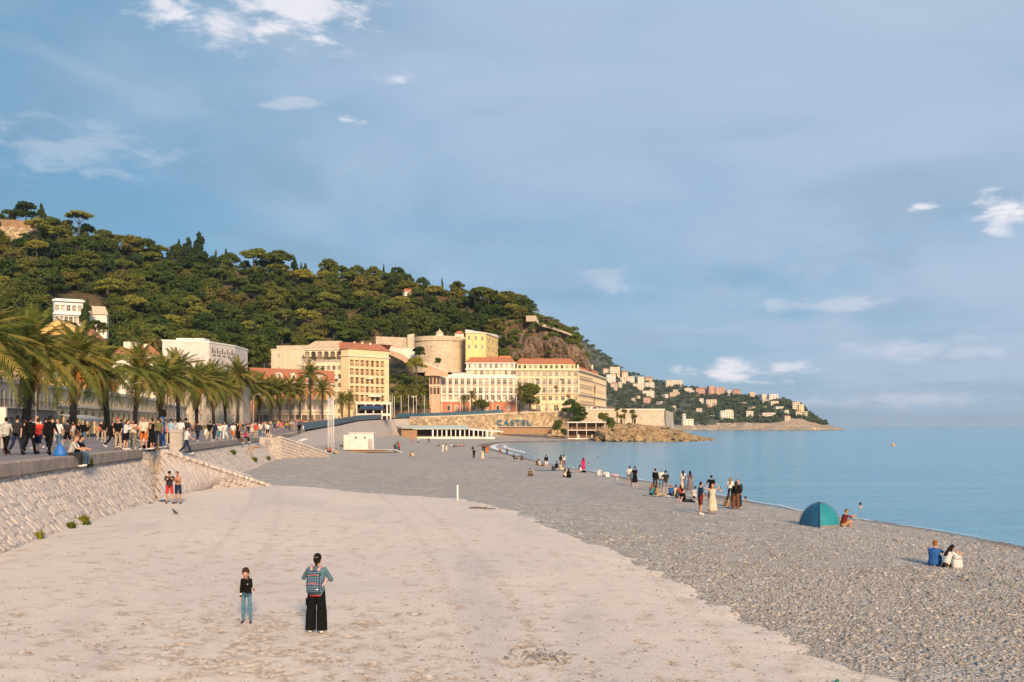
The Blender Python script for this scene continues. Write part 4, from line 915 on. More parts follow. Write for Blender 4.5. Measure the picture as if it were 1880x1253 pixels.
def building(name, label, chain, z0, z1, depth, wall, fac, roof=None, cat='building', group=None, cornice=None, push=None):
    """chain: visible corners left to right as (u, distance); fac: one facade spec (or None) per edge"""
    P = [Vector((xu(u, d), d, 0)) for u, d in chain]; ctr = sum(P, Vector()) / len(P)
    root = empty(name, (ctr.x, ctr.y, z0), 0, label, cat, group); P = [p - ctr for p in P]; H = z1 - z0
    a = (P[-1] - P[0]).normalized(); nb = Vector((-a.y, a.x, 0)) if push is None else Vector(push)
    back = [P[-1] + nb * depth, P[0] + nb * depth]; ring = P + back; mb = MB(); wins = []
    for i in range(len(ring)):
        p, q = ring[i], ring[(i + 1) % len(ring)]; ex = (q - p); L = ex.length
        if L < .05: continue
        ex.normalize(); nrm = Vector((ex.y, -ex.x, 0)); spec = fac[i] if i < len(fac) else None
        def W(s, z, dn=0.): return p + ex * s + Vector((0, 0, z)) - nrm * dn
        ops = []
        for sp in (spec if isinstance(spec, list) else [spec] if spec else []):
            c, r = sp['c'], sp['r']; s0, s1 = sp.get('s', (0, 1)); s0 *= L; s1 *= L; pitch = (s1 - s0) / c; ww = min(sp.get('w', 1.2), pitch * .92); wh = sp.get('h', 1.7); zz0 = sp.get('z', 1.0); fh = sp.get('fh', 3.2)
            for rr in range(r):
                for cc in range(c):
                    if random.random() < sp.get('skip', 0): continue
                    ops.append((s0 + (cc + .5) * pitch - ww / 2, s0 + (cc + .5) * pitch + ww / 2, zz0 + rr * fh, min(H - .15, zz0 + rr * fh + wh), sp))
        xs = sorted({0., L} | {round(o[k_], 3) for o in ops for k_ in (0, 1)}); zs = sorted({0., H} | {round(o[k_], 3) for o in ops for k_ in (2, 3)})
        occ = {}
        for o in ops:
            for ix in range(len(xs) - 1):
                if o[0] - 1e-3 <= xs[ix] and xs[ix + 1] <= o[1] + 1e-3:
                    for iz in range(len(zs) - 1):
                        if o[2] - 1e-3 <= zs[iz] and zs[iz + 1] <= o[3] + 1e-3: occ[ix, iz] = 1
        for ix in range(len(xs) - 1):
            iz = 0
            while iz < len(zs) - 1:
                if (ix, iz) in occ: iz += 1; continue
                j = iz
                while j < len(zs) - 1 and (ix, j) not in occ: j += 1
                mb.quad(W(xs[ix], zs[iz]), W(xs[ix + 1], zs[iz]), W(xs[ix + 1], zs[j]), W(xs[ix], zs[j])); iz = j
        rz = math.atan2(ex.y, ex.x)
        for (a0, a1, b0, b1, sp) in ops:
            dn = sp.get('deep', .22)
            for e in ((a0, b0, a0, b1), (a0, b1, a1, b1), (a1, b1, a1, b0), (a1, b0, a0, b0)): mb.quad(W(e[0], e[1]), W(e[2], e[3]), W(e[2], e[3], dn), W(e[0], e[1], dn))
            st = sp.get('style', 'plain'); m = window_mesh(st, a1 - a0, b1 - b0, sp.get('frame', WHITE)); c0 = W((a0 + a1) / 2, b0, dn if st != 'loggia' else .12)
            wo_ = put('window', m, root, c0, (0, 0, rz)); sk_ = SUBM.get((st, round(a1 - a0, 2), round(b1 - b0, 2), sp.get('frame', WHITE).name))
            if sk_:
                put('pane', sk_[0], wo_)
                if st == 'shutter':
                    for s_ in (-1, 1): put('shutter', sk_[1], wo_, (s_ * (a1 - a0) * .76, -.27, 0))
            if sp.get('arch'):
                am = MB(); ww = a1 - a0; r_ = ww / 2; n = 8
                for sd in (-1, 1):
                    prev = None
                    for j in range(n + 1):
                        th = PI / 2 * j / n; pt = (sd * r_ * math.cos(th), (b1 - b0) - r_ + r_ * math.sin(th))
                        if prev: am.add([(prev[0], -dn, prev[1]), (pt[0], -dn, pt[1]), (pt[0], -dn, b1 - b0), (prev[0], -dn, b1 - b0)], ((0, 1, 2, 3) if sd < 0 else (3, 2, 1, 0),)); am.add([(prev[0], -dn, prev[1]), (pt[0], -dn, pt[1]), (pt[0], -.02, pt[1]), (prev[0], -.02, prev[1])], ((0, 1, 2, 3),))
                        prev = pt
                put('arch', am.mesh('arch', sp.get('archmat', wall)), wo_)
            if sp.get('bal') and st != 'loggia': put('balcony', balcony_mesh((a1 - a0) * 1.5, .7, IRON), root, W((a0 + a1) / 2, b0, -.01), (0, 0, rz))
        for sp in (spec if isinstance(spec, list) else [spec] if spec else []):
            if sp.get('longbal'):
                for rr in sp['longbal']: put('balcony', balcony_mesh((sp.get('s', (0, 1))[1] - sp.get('s', (0, 1))[0]) * L * .97, .9, IRON), root, W((sp.get('s', (0, 1))[0] + sp.get('s', (0, 1))[1]) / 2 * L, sp['z'] + rr * sp['fh'], -.01), (0, 0, rz))
            if sp.get('pil'):                              # white pilasters between the bays
                c = sp['c']; s0, s1 = sp.get('s', (0, 1)); pm = MB()
                for cc in range(c + 1):
                    q_ = W(lerp(s0, s1, cc / c) * L, 0, -.12); pm.box((q_.x, q_.y, (sp['pil'][0] + sp['pil'][1]) / 2), (.75, .28, sp['pil'][1] - sp['pil'][0]), 0, rz)
                put('pilasters', pm.mesh('pilasters', WHITE), root)
        for (zc, hh, pr, mt) in (cornice or []):
            if i < len(P) - 1:
                cm = MB(); q_ = W(L / 2, zc, -pr / 2); cm.box(q_, (L + pr * 1.6, pr, hh), 0, rz); put('cornice', cm.mesh('cornice', mt), root)
    put('wall', mb.mesh('wall', wall), root)
    top = [p + Vector((0, 0, H)) for p in ring]; c2 = sum(top, Vector()) / len(top); rm = MB()
    kind = roof[0] if roof else 'flat'
    if kind == 'flat':
        rm.add([p - Vector((0, 0, .25)) for p in top], (tuple(range(len(top))),)); 
        for i in range(len(top)):
            p, q = top[i], top[(i + 1) % len(top)]; L = (q - p).length
            if L > .1: rm.box((p + q) / 2 + Vector((0, 0, .12)), (L + .3, .3, .5), 0, math.atan2(q.y - p.y, q.x - p.x))
        put('roof', rm.mesh('roof', roof[2] if roof and len(roof) > 2 else wall), root)
    else:
        hh = roof[1]; fr = roof[3] if len(roof) > 3 else .45
        ev = [c2 + (p - c2) * (1 + .7 / max(1, (p - c2).length)) for p in top]; rd = []
        L = (P[-1] - P[0]).length
        for p in top:
            q = (p - c2); s = q.dot(a); n_ = q.dot(nb); rd.append(c2 + a * (s * (1 - min(.9, depth * fr / max(L, .1)))) + nb * n_ * .08 + Vector((0, 0, hh)))
        n = len(ev); rm.add(ev + rd, [(i, (i + 1) % n, n + (i + 1) % n, n + i) for i in range(n)] + [tuple(range(n, 2 * n)), tuple(range(n - 1, -1, -1))])
        put('roof', rm.mesh('roof', roof[2] if len(roof) > 2 else TILES), root)
    return root
def chimneys(root, pts):
    for (x, y, z, w, h) in pts:
        mb = MB(); mb.box((0, 0, h / 2), (w, .6, h)); mb.box((0, 0, h + .06), (w + .2, .8, .12)); mb.tube([(0, 0, h), (0, 0, h + .4)], .13, 6, 1); put('chimney', mb.mesh('chimney', [OFFW, TILES]), root, (x, y, z))
S = dict
SHADETAN = plain('tan_render', (.50, .42, .34), .85, .15, .4)  # tan tone; the shade behind the palms is mixed into this wall colour
FLATW = plain('weathered_white_render', (.66, .60, .54), .85, .12, .25)
# ---- low arcade row along the promenade, seen between the palms
def arow(u0, u1): return [(u, 91500 / (660 - u)) for u in (u0, u1)]
b = building('promenade_house', 'two storey pale house with dark balconies behind the leftmost palms', arow(-90, 105), 4.6, 12.4, 12, SHADETAN, [[S(c=11, r=1, w=1.7, h=2.6, z=.2, fh=4, style='plain', frame=DARKW), S(c=11, r=1, w=1.2, h=2.4, z=4.2, fh=4, style='shutter', longbal=[0])]], ('flat', 0, OFFW))
building('arcade_house', 'long low arcade with ochre round arches behind the palms', arow(106, 292), 4.6, 12.6, 12, YELLOW, [[S(c=17, r=1, w=2.6, h=4.3, z=.1, fh=4, arch=1, deep=.8, frame=DARKW), S(c=17, r=1, w=1.0, h=1.4, z=5.5, fh=3)]], ('flat', 0, OFFW), cornice=[(4.95, .35, .35, OFFW), (7.9, .4, .4, OFFW)])
building('terrace_restaurant', 'low pale restaurant with a roof terrace behind the middle palms', arow(294, 395), 4.6, 11.6, 12, SHADETAN, [[S(c=14, r=1, w=2.2, h=2.6, z=.2, fh=3, frame=IRON, deep=.5), S(c=16, r=1, w=1.1, h=1.5, z=4.4, fh=3)]], ('flat', 0, OFFW), cornice=[(3.6, .3, .5, OFFW)])
building('quay_house', 'cream low house at the far end of the palm row', [(400, 352), (470, 385)], 5.5, 14.5, 12, CREAM2, [[S(c=9, r=2, w=1.3, h=2.0, z=.8, fh=4)]], ('hip', 2.2))
building('shopfront_row', 'cream shopfronts behind the far palms', [(470, 344), (612, 350)], 7, 15.2, 7, CREAM2, [[S(c=12, r=1, w=1.8, h=2.6, z=.5, fh=4, frame=DARKW, deep=.4), S(c=14, r=1, w=1.1, h=1.8, z=5., fh=3)]], ('flat', 0, OFFW), cornice=[(4.3, .3, .4, OFFW)])
# awnings and signboard in front of the row
aw = empty('awning', (xu(135, 158), 158, 4.7), R(98.7), 'wide cream restaurant awning beside the dark balconies', 'awning')
mb = MB(); mb.add([(-9, 0, 3.2), (9, 0, 3.2), (9, -3.4, 2.45), (-9, -3.4, 2.45), (-9, -3.4, 2.15), (9, -3.4, 2.15)], ((0, 1, 2, 3), (3, 2, 5, 4))); put('canopy', mb.mesh('canopy', CANVAS), aw)
for x in (-8.8, -3, 3, 8.8): mb = MB(); mb.box((0, 0, 1.1), (.08, .08, 2.2)); put('post', mb.mesh('post', IRON), aw, (x, -3.3, 0))
sg = empty('billboard', at(4, 800, 60), 0, 'pale advertising panel on a post at the left edge', 'sign'); sg.location.z = 4.7
mb = MB(); mb.box((0, 0, 1.95), (.55, .12, 1.1)); mb.box((0, -.064, 1.95), (.47, .01, 1.0), 1); put('panel', mb.mesh('panel', [GREYC, OFFW]), sg); mb = MB(); mb.box((0, 0, .7), (.14, .1, 1.4)); put('post', mb.mesh('post', GREYC), sg)
# ---- town houses above the palms
b = building('ochre_house', 'tall ochre house with a low gable rising behind the palms on the left', [(52, 198), (164, 200)], 5, 24.2, 14, OCHRE, [S(c=6, r=5, w=1.1, h=1.8, z=3.2, fh=3.7, style='shutter')], ('hip', 2.0, TILES, .1))
mb = MB(); mb.add([(-6.2, -.4, 0), (6.2, .4, 0), (0, 0, 3.0), (-6.2, 5, 0), (6.2, 5.6, 0), (0, 5.2, 3.0)], ((0, 1, 2), (4, 3, 5), (0, 2, 5, 3), (1, 4, 5, 2))); put('gable', mb.mesh('gable', OCHRE), b, (0, -.85, 19.25))
building('peach_house', 'peach coloured house behind the left palms', [(-80, 200), (46, 202)], 5, 20, 14, PINKR, [S(c=7, r=4, w=1.1, h=1.8, z=2.5, fh=3.7, style='shutter')], ('hip', 2.4))
b = building('tiled_house', 'house with a tiled roof and three pale chimneys above the palms', [(205, 268), (292, 271)], 5, 25.5, 12, OFFW, [S(c=6, r=5, w=1.1, h=1.8, z=3, fh=4, style='shutter')], ('hip', 3.0)); chimneys(b, [(-3, 3, 20.5, 2.6, 3.6), (-.5, 3, 20.5, 1.3, 3.4), (1.6, 3.4, 20.5, .9, 3.0)])
b = building('white_flats', 'white flats with a blank side wall and roof terraces above the palms', [(298, 308), (384, 314), (431, 330)], 5, 32.6, 16, FLATW, [S(c=4, r=1, w=.7, h=1.0, z=22, fh=3, skip=.6), [S(c=5, r=3, w=1.0, h=2.0, z=15.8, fh=4.2, s=(.05, 1), bal=1, frame=IRON)]], ('flat', 0, WHITE), push=(0, 1, 0)); chimneys(b, [(-4, 3, 27.5, .7, 1.6)])
mb = MB(); mb.box((0, 0, 1.1), (9, 6, 2.2)); put('penthouse', mb.mesh('penthouse', OFFW), b, (-5, 6, 27.3))
mb = MB()
for i, x in enumerate((-2.2, .2, 2.6)): mb.quad((x, 0, 0), (x + 1.6, 0, 0), (x + 1.6, -1.0, -.8), (x, -1.0, -.8))
put('awning', mb.mesh('awning', plain('red_awning', (.38, .05, .04), .8)), b, (8.5, 5.8, 18.6), (0, 0, .5))
building('villa_lower_wing', 'long white hillside villa with flat roofs and columns', [(100, 330), (152, 334)], 39.5, 48.2, 10, WHITE, [[S(c=6, r=1, w=1.1, h=2.4, z=.8, fh=4, frame=GREYC, deep=.6), S(c=5, r=1, w=1.3, h=2.0, z=5.0, fh=4, deep=.5)]], ('flat', 0, WHITE), cat='villa', cornice=[(4.0, .5, .7, WHITE), (8.4, .5, .9, WHITE)])
building('villa_wing', 'right wing of the hillside villa with a sloping pale roof', [(158, 336), (196, 338)], 36.0, 44.0, 8, OFFW, [S(c=4, r=1, w=1.0, h=3.2, z=2, fh=4, frame=IRON, deep=.5)], ('hip', 3.2, plain('pale_roof', (.62, .47, .33), .9), .2), cat='villa')
building('market_house', 'tan house with a low tiled roof between the palms and the white flats', [(276, 282), (352, 288), (446, 306)], 5, 18.6, 9, SHADETAN, [[S(c=5, r=3, w=1.0, h=1.9, z=2.6, fh=3.7, style='shutter')], [S(c=8, r=3, w=1.0, h=1.9, z=2.6, fh=3.7, style='shutter')]], ('hip', 1.8, TILES, .2), cornice=[(13.2, .4, .5, OFFW)], push=(0, 1, 0))
# ---- orange building with dormers
b = building('dormer_house', 'orange house with a red tiled roof and four white dormers', [(458, 352), (480, 350), (612, 372)], 7, 22.0, 14, ORANGE, [None, [S(c=10, r=4, w=1.15, h=1.9, z=1.6, fh=3.6, frame=OFFW)]], ('hip', 5.2, TILES, .3), cornice=[(14.9, .6, .6, OFFW)], push=(-.25, 1, 0))
for i in range(4):
    mb = MB(); mb.box((0, 0, .9), (2.0, 2.0, 1.8), 0); mb.add([(-1.2, -1.2, 1.8), (1.2, -1.2, 1.8), (0, -1.2, 2.6), (-1.2, 2.2, 1.8), (1.2, 2.2, 1.8), (0, 2.2, 2.6)], ((0, 1, 2), (0, 2, 5, 3), (1, 4, 5, 2)), 0); mb.quad((-.5, -1.02, .4), (.5, -1.02, .4), (.5, -1.02, 1.5), (-.5, -1.02, 1.5), 1)
    t = .22 + .19 * i; q0 = Vector((xu(480, 350), 350, 0)).lerp(Vector((xu(612, 372), 372, 0)), t) - b.location; put('dormer', mb.mesh('dormer', [OFFW, GLASS]), b, (q0.x - .4, q0.y + 2.6, 15.9), (0, 0, .7))
# ---- cream blocks with loggias
building('cream_annexe', 'blank pale cream block left of the arcaded cream house', [(498, 404), (524, 402), (561, 400)], 9, 37.2, 12, CREAM2, [S(c=1, r=2, w=.9, h=1.3, z=20, fh=5), None], ('flat', 0, CREAM2))
b = building('arcaded_house', 'cream house with arched top gallery and planted terraces', [(558, 394), (628, 392)], 9, 37.0, 14, CREAM, [[S(c=6, r=1, w=2.0, h=3.4, z=23.4, fh=4, arch=1, deep=.9, frame=DARKW, longbal=[0]), S(c=7, r=6, w=.9, h=1.7, z=2.4, fh=3.4, frame=DARKW, style='shutter', skip=.2)]], ('hip', 3.4, plain('pale_tile', (.62, .45, .30), .9, .2, 1.), .35), cornice=[(27.6, .5, .6, OFFW), (22.9, .35, .5, OFFW)])
for (x, z, n) in ((-1.5, 19.2, 6), (-4.5, 23.5, 10), (3, 23.5, 9)):
    bl = [(random.uniform(-.35, .35) * n, random.uniform(-.3, .3), .5, .55, .5) for _ in range(7)]; tag(put('planting', crown_mesh('planting', bl, 260, .22, LEAF_OAK), b, (x, -1.6, z)), kind='stuff')
mb = MB(); mb.add([(-5, 0, 1.4), (5, 0, 1.4), (5, -1.8, .6), (-5, -1.8, .6), (5, -1.8, .3), (-5, -1.8, .3)], ((0, 1, 2, 3), (3, 2, 4, 5))); put('awning', mb.mesh('awning', OFFW), b, (1.5, -1.2, 15.5))
b = building('loggia_block', 'tall cream apartment block with a grid of recessed loggias and tiled roof', [(626, 390), (640, 388), (714, 402)], 9.5, 36.4, 16, plain('warm_cream_render', (.76, .60, .36), .85, .08, .5), [S(c=1, r=6, w=.5, h=1.2, z=3, fh=3.4), [S(c=7, r=6, w=1.95, h=2.45, z=3.2, fh=3.42, style='loggia', deep=1.0, s=(.02, .90), frame=DARKW), S(c=1, r=6, w=.6, h=1.2, z=3.4, fh=3.42, s=(.92, 1.))]], ('hip', 3.2, TILES, .2), cornice=[(24.2, .3, .5, OFFW)], push=(-.2, 1, 0))
chimneys(b, [(-3, 6, 28.5, .8, 1.9), (0, 7, 28.5, .8, 1.9), (3, 8, 28.3, .8, 1.8)])
mb = MB(); mb.add([(-1.5, 0, .9), (1.9, 0, .9), (1.9, -1.3, .2), (-1.5, -1.3, .2)], ((0, 1, 2, 3),)); mb.add([(-.1, 0, -5.9), (5.2, 1, -5.9), (5.2, -.6, -6.8), (-.1, -1.6, -6.8)], ((0, 1, 2, 3),)); put('awning', mb.mesh('awning', OFFW), b, (3.0, 2.2, 15.2), (0, 0, .2))
# pavilion with navy awning at street level
pv = empty('street_pavilion', at(686, 770, 384), .1, 'pale flat roofed entrance pavilion with a navy awning', 'pavilion')
mb = MB(); mb.box((0, 0, 6.1), (13.6, 4.5, .7)); put('roof', mb.mesh('roof', OFFW), pv); mb = MB(); mb.quad((-5, -2.4, 5.2), (4.0, -2.4, 5.2), (4.0, -3.6, 4.2), (-5, -3.6, 4.2)); mb.quad((-5, -3.6, 4.2), (4, -3.6, 4.2), (4, -3.6, 3.8), (-5, -3.6, 3.8)); put('awning', mb.mesh('awning', NAVYA), pv)
for x in (-6.4, -3, 0, 3.2, 5.2, 6.5): mb = MB(); mb.box((0, 0, 2.9), (.5, .5, 5.8)); put('post', mb.mesh('post', OFFW), pv, (x, -1.9, 0))
mb = MB(); mb.box((0, 1.6, 2.8), (12.5, .3, 5.6)); put('back_wall', mb.mesh('back_wall', SHADEIN), pv); mb = MB(); mb.box((0, -2.3, 1.7), (12.5, .1, .9)); put('rail', mb.mesh('rail', OFFW), pv)
# ---- round tower (bastion) and what stands round it
tw_ = empty('round_tower', at(805, 672, 470), 0, 'broad round stone tower with a flat rim and one oval opening', 'tower')
rad = 13.4; mb = MB(); rings = []
for z, r_ in ((-3, rad + .9), (0, rad + .6), (12.0, rad), (12.0, rad + .5), (13.1, rad + .55), (13.1, rad + .1), (14.2, rad + .1), (14.2, rad - .5), (13.2, rad - .5)): rings.append([(r_ * math.cos(2 * PI * j / 64), r_ * math.sin(2 * PI * j / 64) + rad, z) for j in range(64)])
mb.loft(rings); put('wall', mb.mesh('wall', MASON), tw_)
mb = MB(); mb.ell((0, 0, 0), (.95, .3, .6), 14); put('oval_window', mb.mesh('oval_window', SHADEIN), tw_, (-3.1, .55, 8.9))  # solid dark oval painted as the shade in the opening
mb = MB(); mb.loft([[(1.9 * math.cos(2 * PI * j / 8), 1.9 * math.sin(2 * PI * j / 8), z) for j in range(8)] for z in (0, 2.4)]); mb.loft([[(q * math.cos(2 * PI * j / 8), q * math.sin(2 * PI * j / 8), z) for j in range(8)] for q, z in ((2.2, 2.4), (.1, 4.3), (.06, 5.0))], 1); put('kiosk', mb.mesh('kiosk', [OFFW, plain('pale_tile', (.62, .45, .30))]), tw_, (.2, 4, 13.2))
mb = MB(); mb.box((0, 0, 1.2), (4.2, 3, 2.4)); mb.loft([[(-2.5, -1.8, 2.4), (2.5, -1.8, 2.4), (2.5, 1.8, 2.4), (-2.5, 1.8, 2.4)], [(-.8, -.1, 3.9), (.8, -.1, 3.9), (.8, .1, 3.9), (-.8, .1, 3.9)]], 1); put('roof_house', mb.mesh('roof_house', [OFFW, TILES]), tw_, (9.5, 7, 13.2))
b = building('yellow_house', 'bright yellow hillside house right of the round tower', [(855, 462), (892, 466), (914, 488)], 36.5, 50.0, 9, YELLOW2, [[S(c=3, r=2, w=1.1, h=1.9, z=5.8, fh=4.0, style='plain')], [S(c=3, r=3, w=1.2, h=1.9, z=2, fh=4.0, bal=1, frame=IRON)]], ('hip', 1.2, OFFW, .2), cornice=[(13.2, .5, .5, OFFW)], push=(0, 1, 0))
mb = MB(); mb.box((0, 0, 0), (6.5, 2.2, .4)); mb.box((0, .6, -2), (6, 1.4, 4), 1); put('porch', mb.mesh('porch', [DARKW, YELLOW2]), b, (-4.3, -2.3, 3.2))
b = building('orange_cottage', 'small cottage with a bright orange tiled roof above the hotels', [(920, 478), (945, 482)], 34, 36.5, 6, ORANGE, [S(c=2, r=1, w=.9, h=1.3, z=.6)], ('hip', 3.8, plain('bright_tile', (.60, .22, .07), .85, .15, 1.), .3))
# retaining walls, steps and pink arcades left of the tower
def ramp_wall(name, label, pts, th, mat, cap=None):
    mb = MB(); cp_ = MB()
    for (u0, va0, vb0, d0), (u1, va1, vb1, d1) in zip(pts[:-1], pts[1:]):
        a, b_, c, d = at(u0, vb0, d0), at(u1, vb1, d1), at(u1, va1, d1), at(u0, va0, d0); y = Vector((0, th, 0)); mb.add([a, b_, c, d, a + y, b_ + y, c + y, d + y], ((0, 1, 2, 3), (3, 2, 6, 7), (1, 5, 6, 2), (0, 3, 7, 4)))
        z = Vector((0, -.15, .05)); z2 = Vector((0, th + .1, .05)); up_ = Vector((0, 0, .4)); cp_.add([d + z, c + z, c + z2, d + z2, d + z + up_, c + z + up_, c + z2 + up_, d + z2 + up_], ((4, 5, 6, 7), (0, 1, 5, 4), (1, 2, 6, 5), (3, 0, 4, 7)))
    r = empty(name, mb.v[0], 0, label, 'wall'); o = put('wall', mb.mesh('wall', mat), r); o.matrix_parent_inverse = Matrix.Translation(-Vector(mb.v[0])); o.location = (0, 0, 0)
    if cap: o = put('coping', cp_.mesh('coping', cap), r); o.matrix_parent_inverse = Matrix.Translation(-Vector(mb.v[0]))
    return r
ramp_wall('stair_wall', 'pale walls of the zigzag steps left of the round tower', [(714, 636, 650, 456), (740, 640, 658, 455), (764, 639, 660, 456)], 2, OFFW, PINKR)
ramp_wall('terrace_retaining_wall', 'pale terrace wall under the clipped trees left of the tower', [(690, 618, 632, 462), (745, 620, 640, 460), (758, 622, 642, 462)], 2, MASON)
ramp_wall('stair_pier', 'pale stone pier at the left side of the round tower', [(748, 615, 650, 458), (760, 613, 650, 459)], 3, MASON)
ramp_wall('sloping_parapet', 'pinkish parapet descending beside the tower steps', [(716, 645, 652, 450), (738, 652, 662, 448), (757, 666, 678, 446)], 1.2, PINKR, MASON)
ar = ramp_wall('stair_arcade', 'pink sloping arcade wall of the steps below the round tower', [(780, 668, 690, 444), (800, 676, 690, 444), (822, 684, 692, 444)], 2, PINKR, OFFW)
b = building('pink_arcade', 'pink two tier arcade at the left end of the columned hotel', [(788, 446), (808, 446)], 11, 31, 4, PINKR, [[S(c=3, r=2, w=1.15, h=3.0, z=9.6, fh=4.4, arch=1, deep=.6, frame=DARKW)]], ('flat', 0, OFFW), cornice=[(13.4, .3, .3, OFFW)])
ramp_wall('upper_retaining_wall', 'long low stone wall on the slope behind the cream houses', [(508, 635, 648, 425), (580, 634, 647, 430), (640, 638, 648, 432)], 1.5, MASON)
# hilltop wall and lookouts
ramp_wall('hilltop_wall', 'brown stone fortress wall at the top left of the hill', [(-60, 415, 468, 486), (20, 416, 462, 486), (60, 420, 442, 490)], 6, QUAY)
ramp_wall('hilltop_parapet', 'ochre upper parapet of the fortress wall at top left', [(-60, 402, 416, 492), (30, 404, 418, 492), (66, 408, 428, 494)], 5, plain('ochre_earth', (.29, .185, .095), .95, .3, .4))
ramp_wall('cliff_lookout', 'pale stone lookout wall on the cliff top', [(966, 580, 591, 522), (984, 580, 590, 521), (990, 592, 598, 520), (1004, 597, 602, 519), (1030, 606, 610, 512), (1050, 614, 617, 509)], 2.5, MASON)
ramp_wall('lookout_base', 'earthy stone base of the lookout under the pale trunked tree', [(590, 520, 532, 560), (614, 519, 532, 560)], 4, MASON)
building('hill_hut', 'tiny white gabled hut among trees high on the hill', [(743, 545), (757, 547)], 77.5, 80.2, 3, OFFW, [S(c=1, r=1, w=.9, h=1.3, z=.8)], ('hip', 1.6))
# ---- white columned hotel
HOTO = plain('hotel_orange', (.76, .55, .38), .85, .1, .5)
b = building('columned_hotel', 'white and orange hotel with tall white pilasters and a red ground floor', [(807, 452), (946, 454)], 11, 29.3, 12, HOTO, [[S(c=12, r=1, w=1.55, h=2.3, z=14.3, fh=4, s=(.02, .98), bal=1), S(c=12, r=1, w=1.55, h=2.7, z=10.1, fh=4, s=(.02, .98), bal=1, pil=(9.9, 17.2)), S(c=12, r=1, w=1.6, h=2.0, z=7.2, fh=4, s=(.02, .98)), S(c=8, r=1, w=1.7, h=2.5, z=2.4, fh=4, s=(.02, .98), frame=OFFW)]], ('flat', 0, OFFW), cornice=[(17.7, 1.1, .5, WHITE), (9.75, .35, .8, WHITE), (6.6, .4, .7, WHITE)])
for z_, h_ in ((8.2, 2.75),):
    for i in range(13): mb = MB(); mb.box((0, 0, 0), (.95, .16, h_)); put('wall_panel', mb.mesh('wall_panel', OFFW), b, (lerp(-.48, .48, i / 12) * 34.3 + .02, -1.08, z_))
mb = MB(); mb.box((0, 0, 3.1), (12.6, .25, 6.2)); put('ground_floor_panel', mb.mesh('ground_floor_panel', REDR), b, (-9.8, -1.35, 0)); put('ground_floor_panel', mb.mesh('ground_floor_panel', REDR), b, (11.8, -1.2, 0))
for x in (-13, -9.5, -6, 9.3, 14.2): mb = MB(); mb.box((0, 0, 1.3), (1.6, .1, 2.6), 0); mb.box((0, -.03, 1.3), (1.3, .1, 2.3), 1); put('shop_window', mb.mesh('shop_window', [WHITE, GLASS]), b, (x, -1.5, 2.2))
mb = MB(); mb.box((0, 0, .6), (9.5, 2.5, 1.2)); put('roof_pavilion', mb.mesh('roof_pavilion', TEALR), b, (-7.0, 3, 18.5))
W2 = building('hotel_upper_storey', 'setback orange and white upper storeys under a red tiled roof', [(856, 457), (946, 458)], 29.0, 35.4, 11, HOTO, [[S(c=8, r=1, w=1.4, h=2.1, z=.7, fh=4), S(c=9, r=1, w=1.3, h=2.1, z=3.9, fh=4)]], ('hip', 2.9, TILES, .35), cornice=[(3.4, .5, .6, WHITE), (6.2, .4, .6, WHITE)])
for i in range(10): mb = MB(); mb.box((0, 0, 0), (1.0, .12, 2.3)); put('wall_panel', mb.mesh('wall_panel', OFFW), W2, (lerp(-.48, .48, i / 9) * 22.3, lerp(-.5, .5, i / 9) - .07, 4.85))
# ---- yellow hotel
b = building('yellow_hotel', 'long yellow hotel turning the corner of the quay', [(947, 456), (1062, 457), (1086, 490), (1113, 544)], 12.5, 32.3, 14, YELLOW, [[S(c=10, r=1, w=1.1, h=2.2, z=16.5, fh=4, frame=OFFW, style='shutter'), S(c=10, r=2, w=1.15, h=2.5, z=9.2, fh=3.7, bal=1, frame=OFFW, style='shutter'), S(c=10, r=1, w=1.8, h=2.1, z=5.5, fh=3.7, frame=OFFW), S(c=7, r=1, w=2.2, h=2.9, z=.5, fh=3.7, frame=OFFW)], [S(c=8, r=4, w=1.6, h=2.4, z=4.6, fh=3.8, frame=OFFW, bal=1)], [S(c=11, r=4, w=1.6, h=2.4, z=4.6, fh=3.8, frame=OFFW)]], None, cornice=[(19.5, .5, .9, CREAM), (8.5, .4, .7, CREAM), (4.2, .35, .5, CREAM), (15.9, .2, .35, CREAM)], push=(-.1, 1, 0))
for i in range(11): mb = MB(); mb.box((0, 0, 0), (.7, .2, 7.2)); put('pilaster', mb.mesh('pilaster', CREAM), b, (xu(947, 456) - b.location.x + 28.6 * i / 10 + .2, 456.05 + i * .1 - b.location.y - .12, 12.5))
building('hotel_attic', 'set back attic storey with a long red tiled roof on the yellow hotel', [(949, 458), (1056, 459)], 32.2, 34.9, 11, YELLOW, [S(c=11, r=1, w=1.2, h=1.7, z=.5, fh=4, frame=DARKW)], ('hip', 2.9, TILES, .3))
chimneys(b, [(-8, 6, 22.2, .9, 1.9), (2, 7, 22.4, .9, 1.7), (9, 6, 22.2, .8, 1.8)])
AWC = [plain('awning_rust', (.42, .14, .06), .85), plain('awning_sand', (.62, .52, .38), .85)]
for i, (x_, z_) in enumerate(((-10, 11.9), (-4.3, 15.6), (4.2, 11.9), (7.1, 15.6), (10, 8.1))):
    mb = MB(); mb.quad((-.9, 0, .5), (.9, 0, .5), (.9, -.9, 0), (-.9, -.9, 0)); mb.quad((-.9, -.9, 0), (.9, -.9, 0), (.9, -.9, -.2), (-.9, -.9, -.2)); put('awning', mb.mesh('awning', AWC[i % 2]), b, (xu(1004, 456.5) - b.location.x + x_, 456.2 - b.location.y, z_))
for x_ in (.15, 14.3, 28.4): mb = MB(); mb.tube([(0, 0, 0), (0, 0, 19.5)], .09, 6); put('drainpipe', mb.mesh('drainpipe', GREYC), b, (xu(947, 456) - b.location.x + x_, 455.9 - b.location.y, .2))
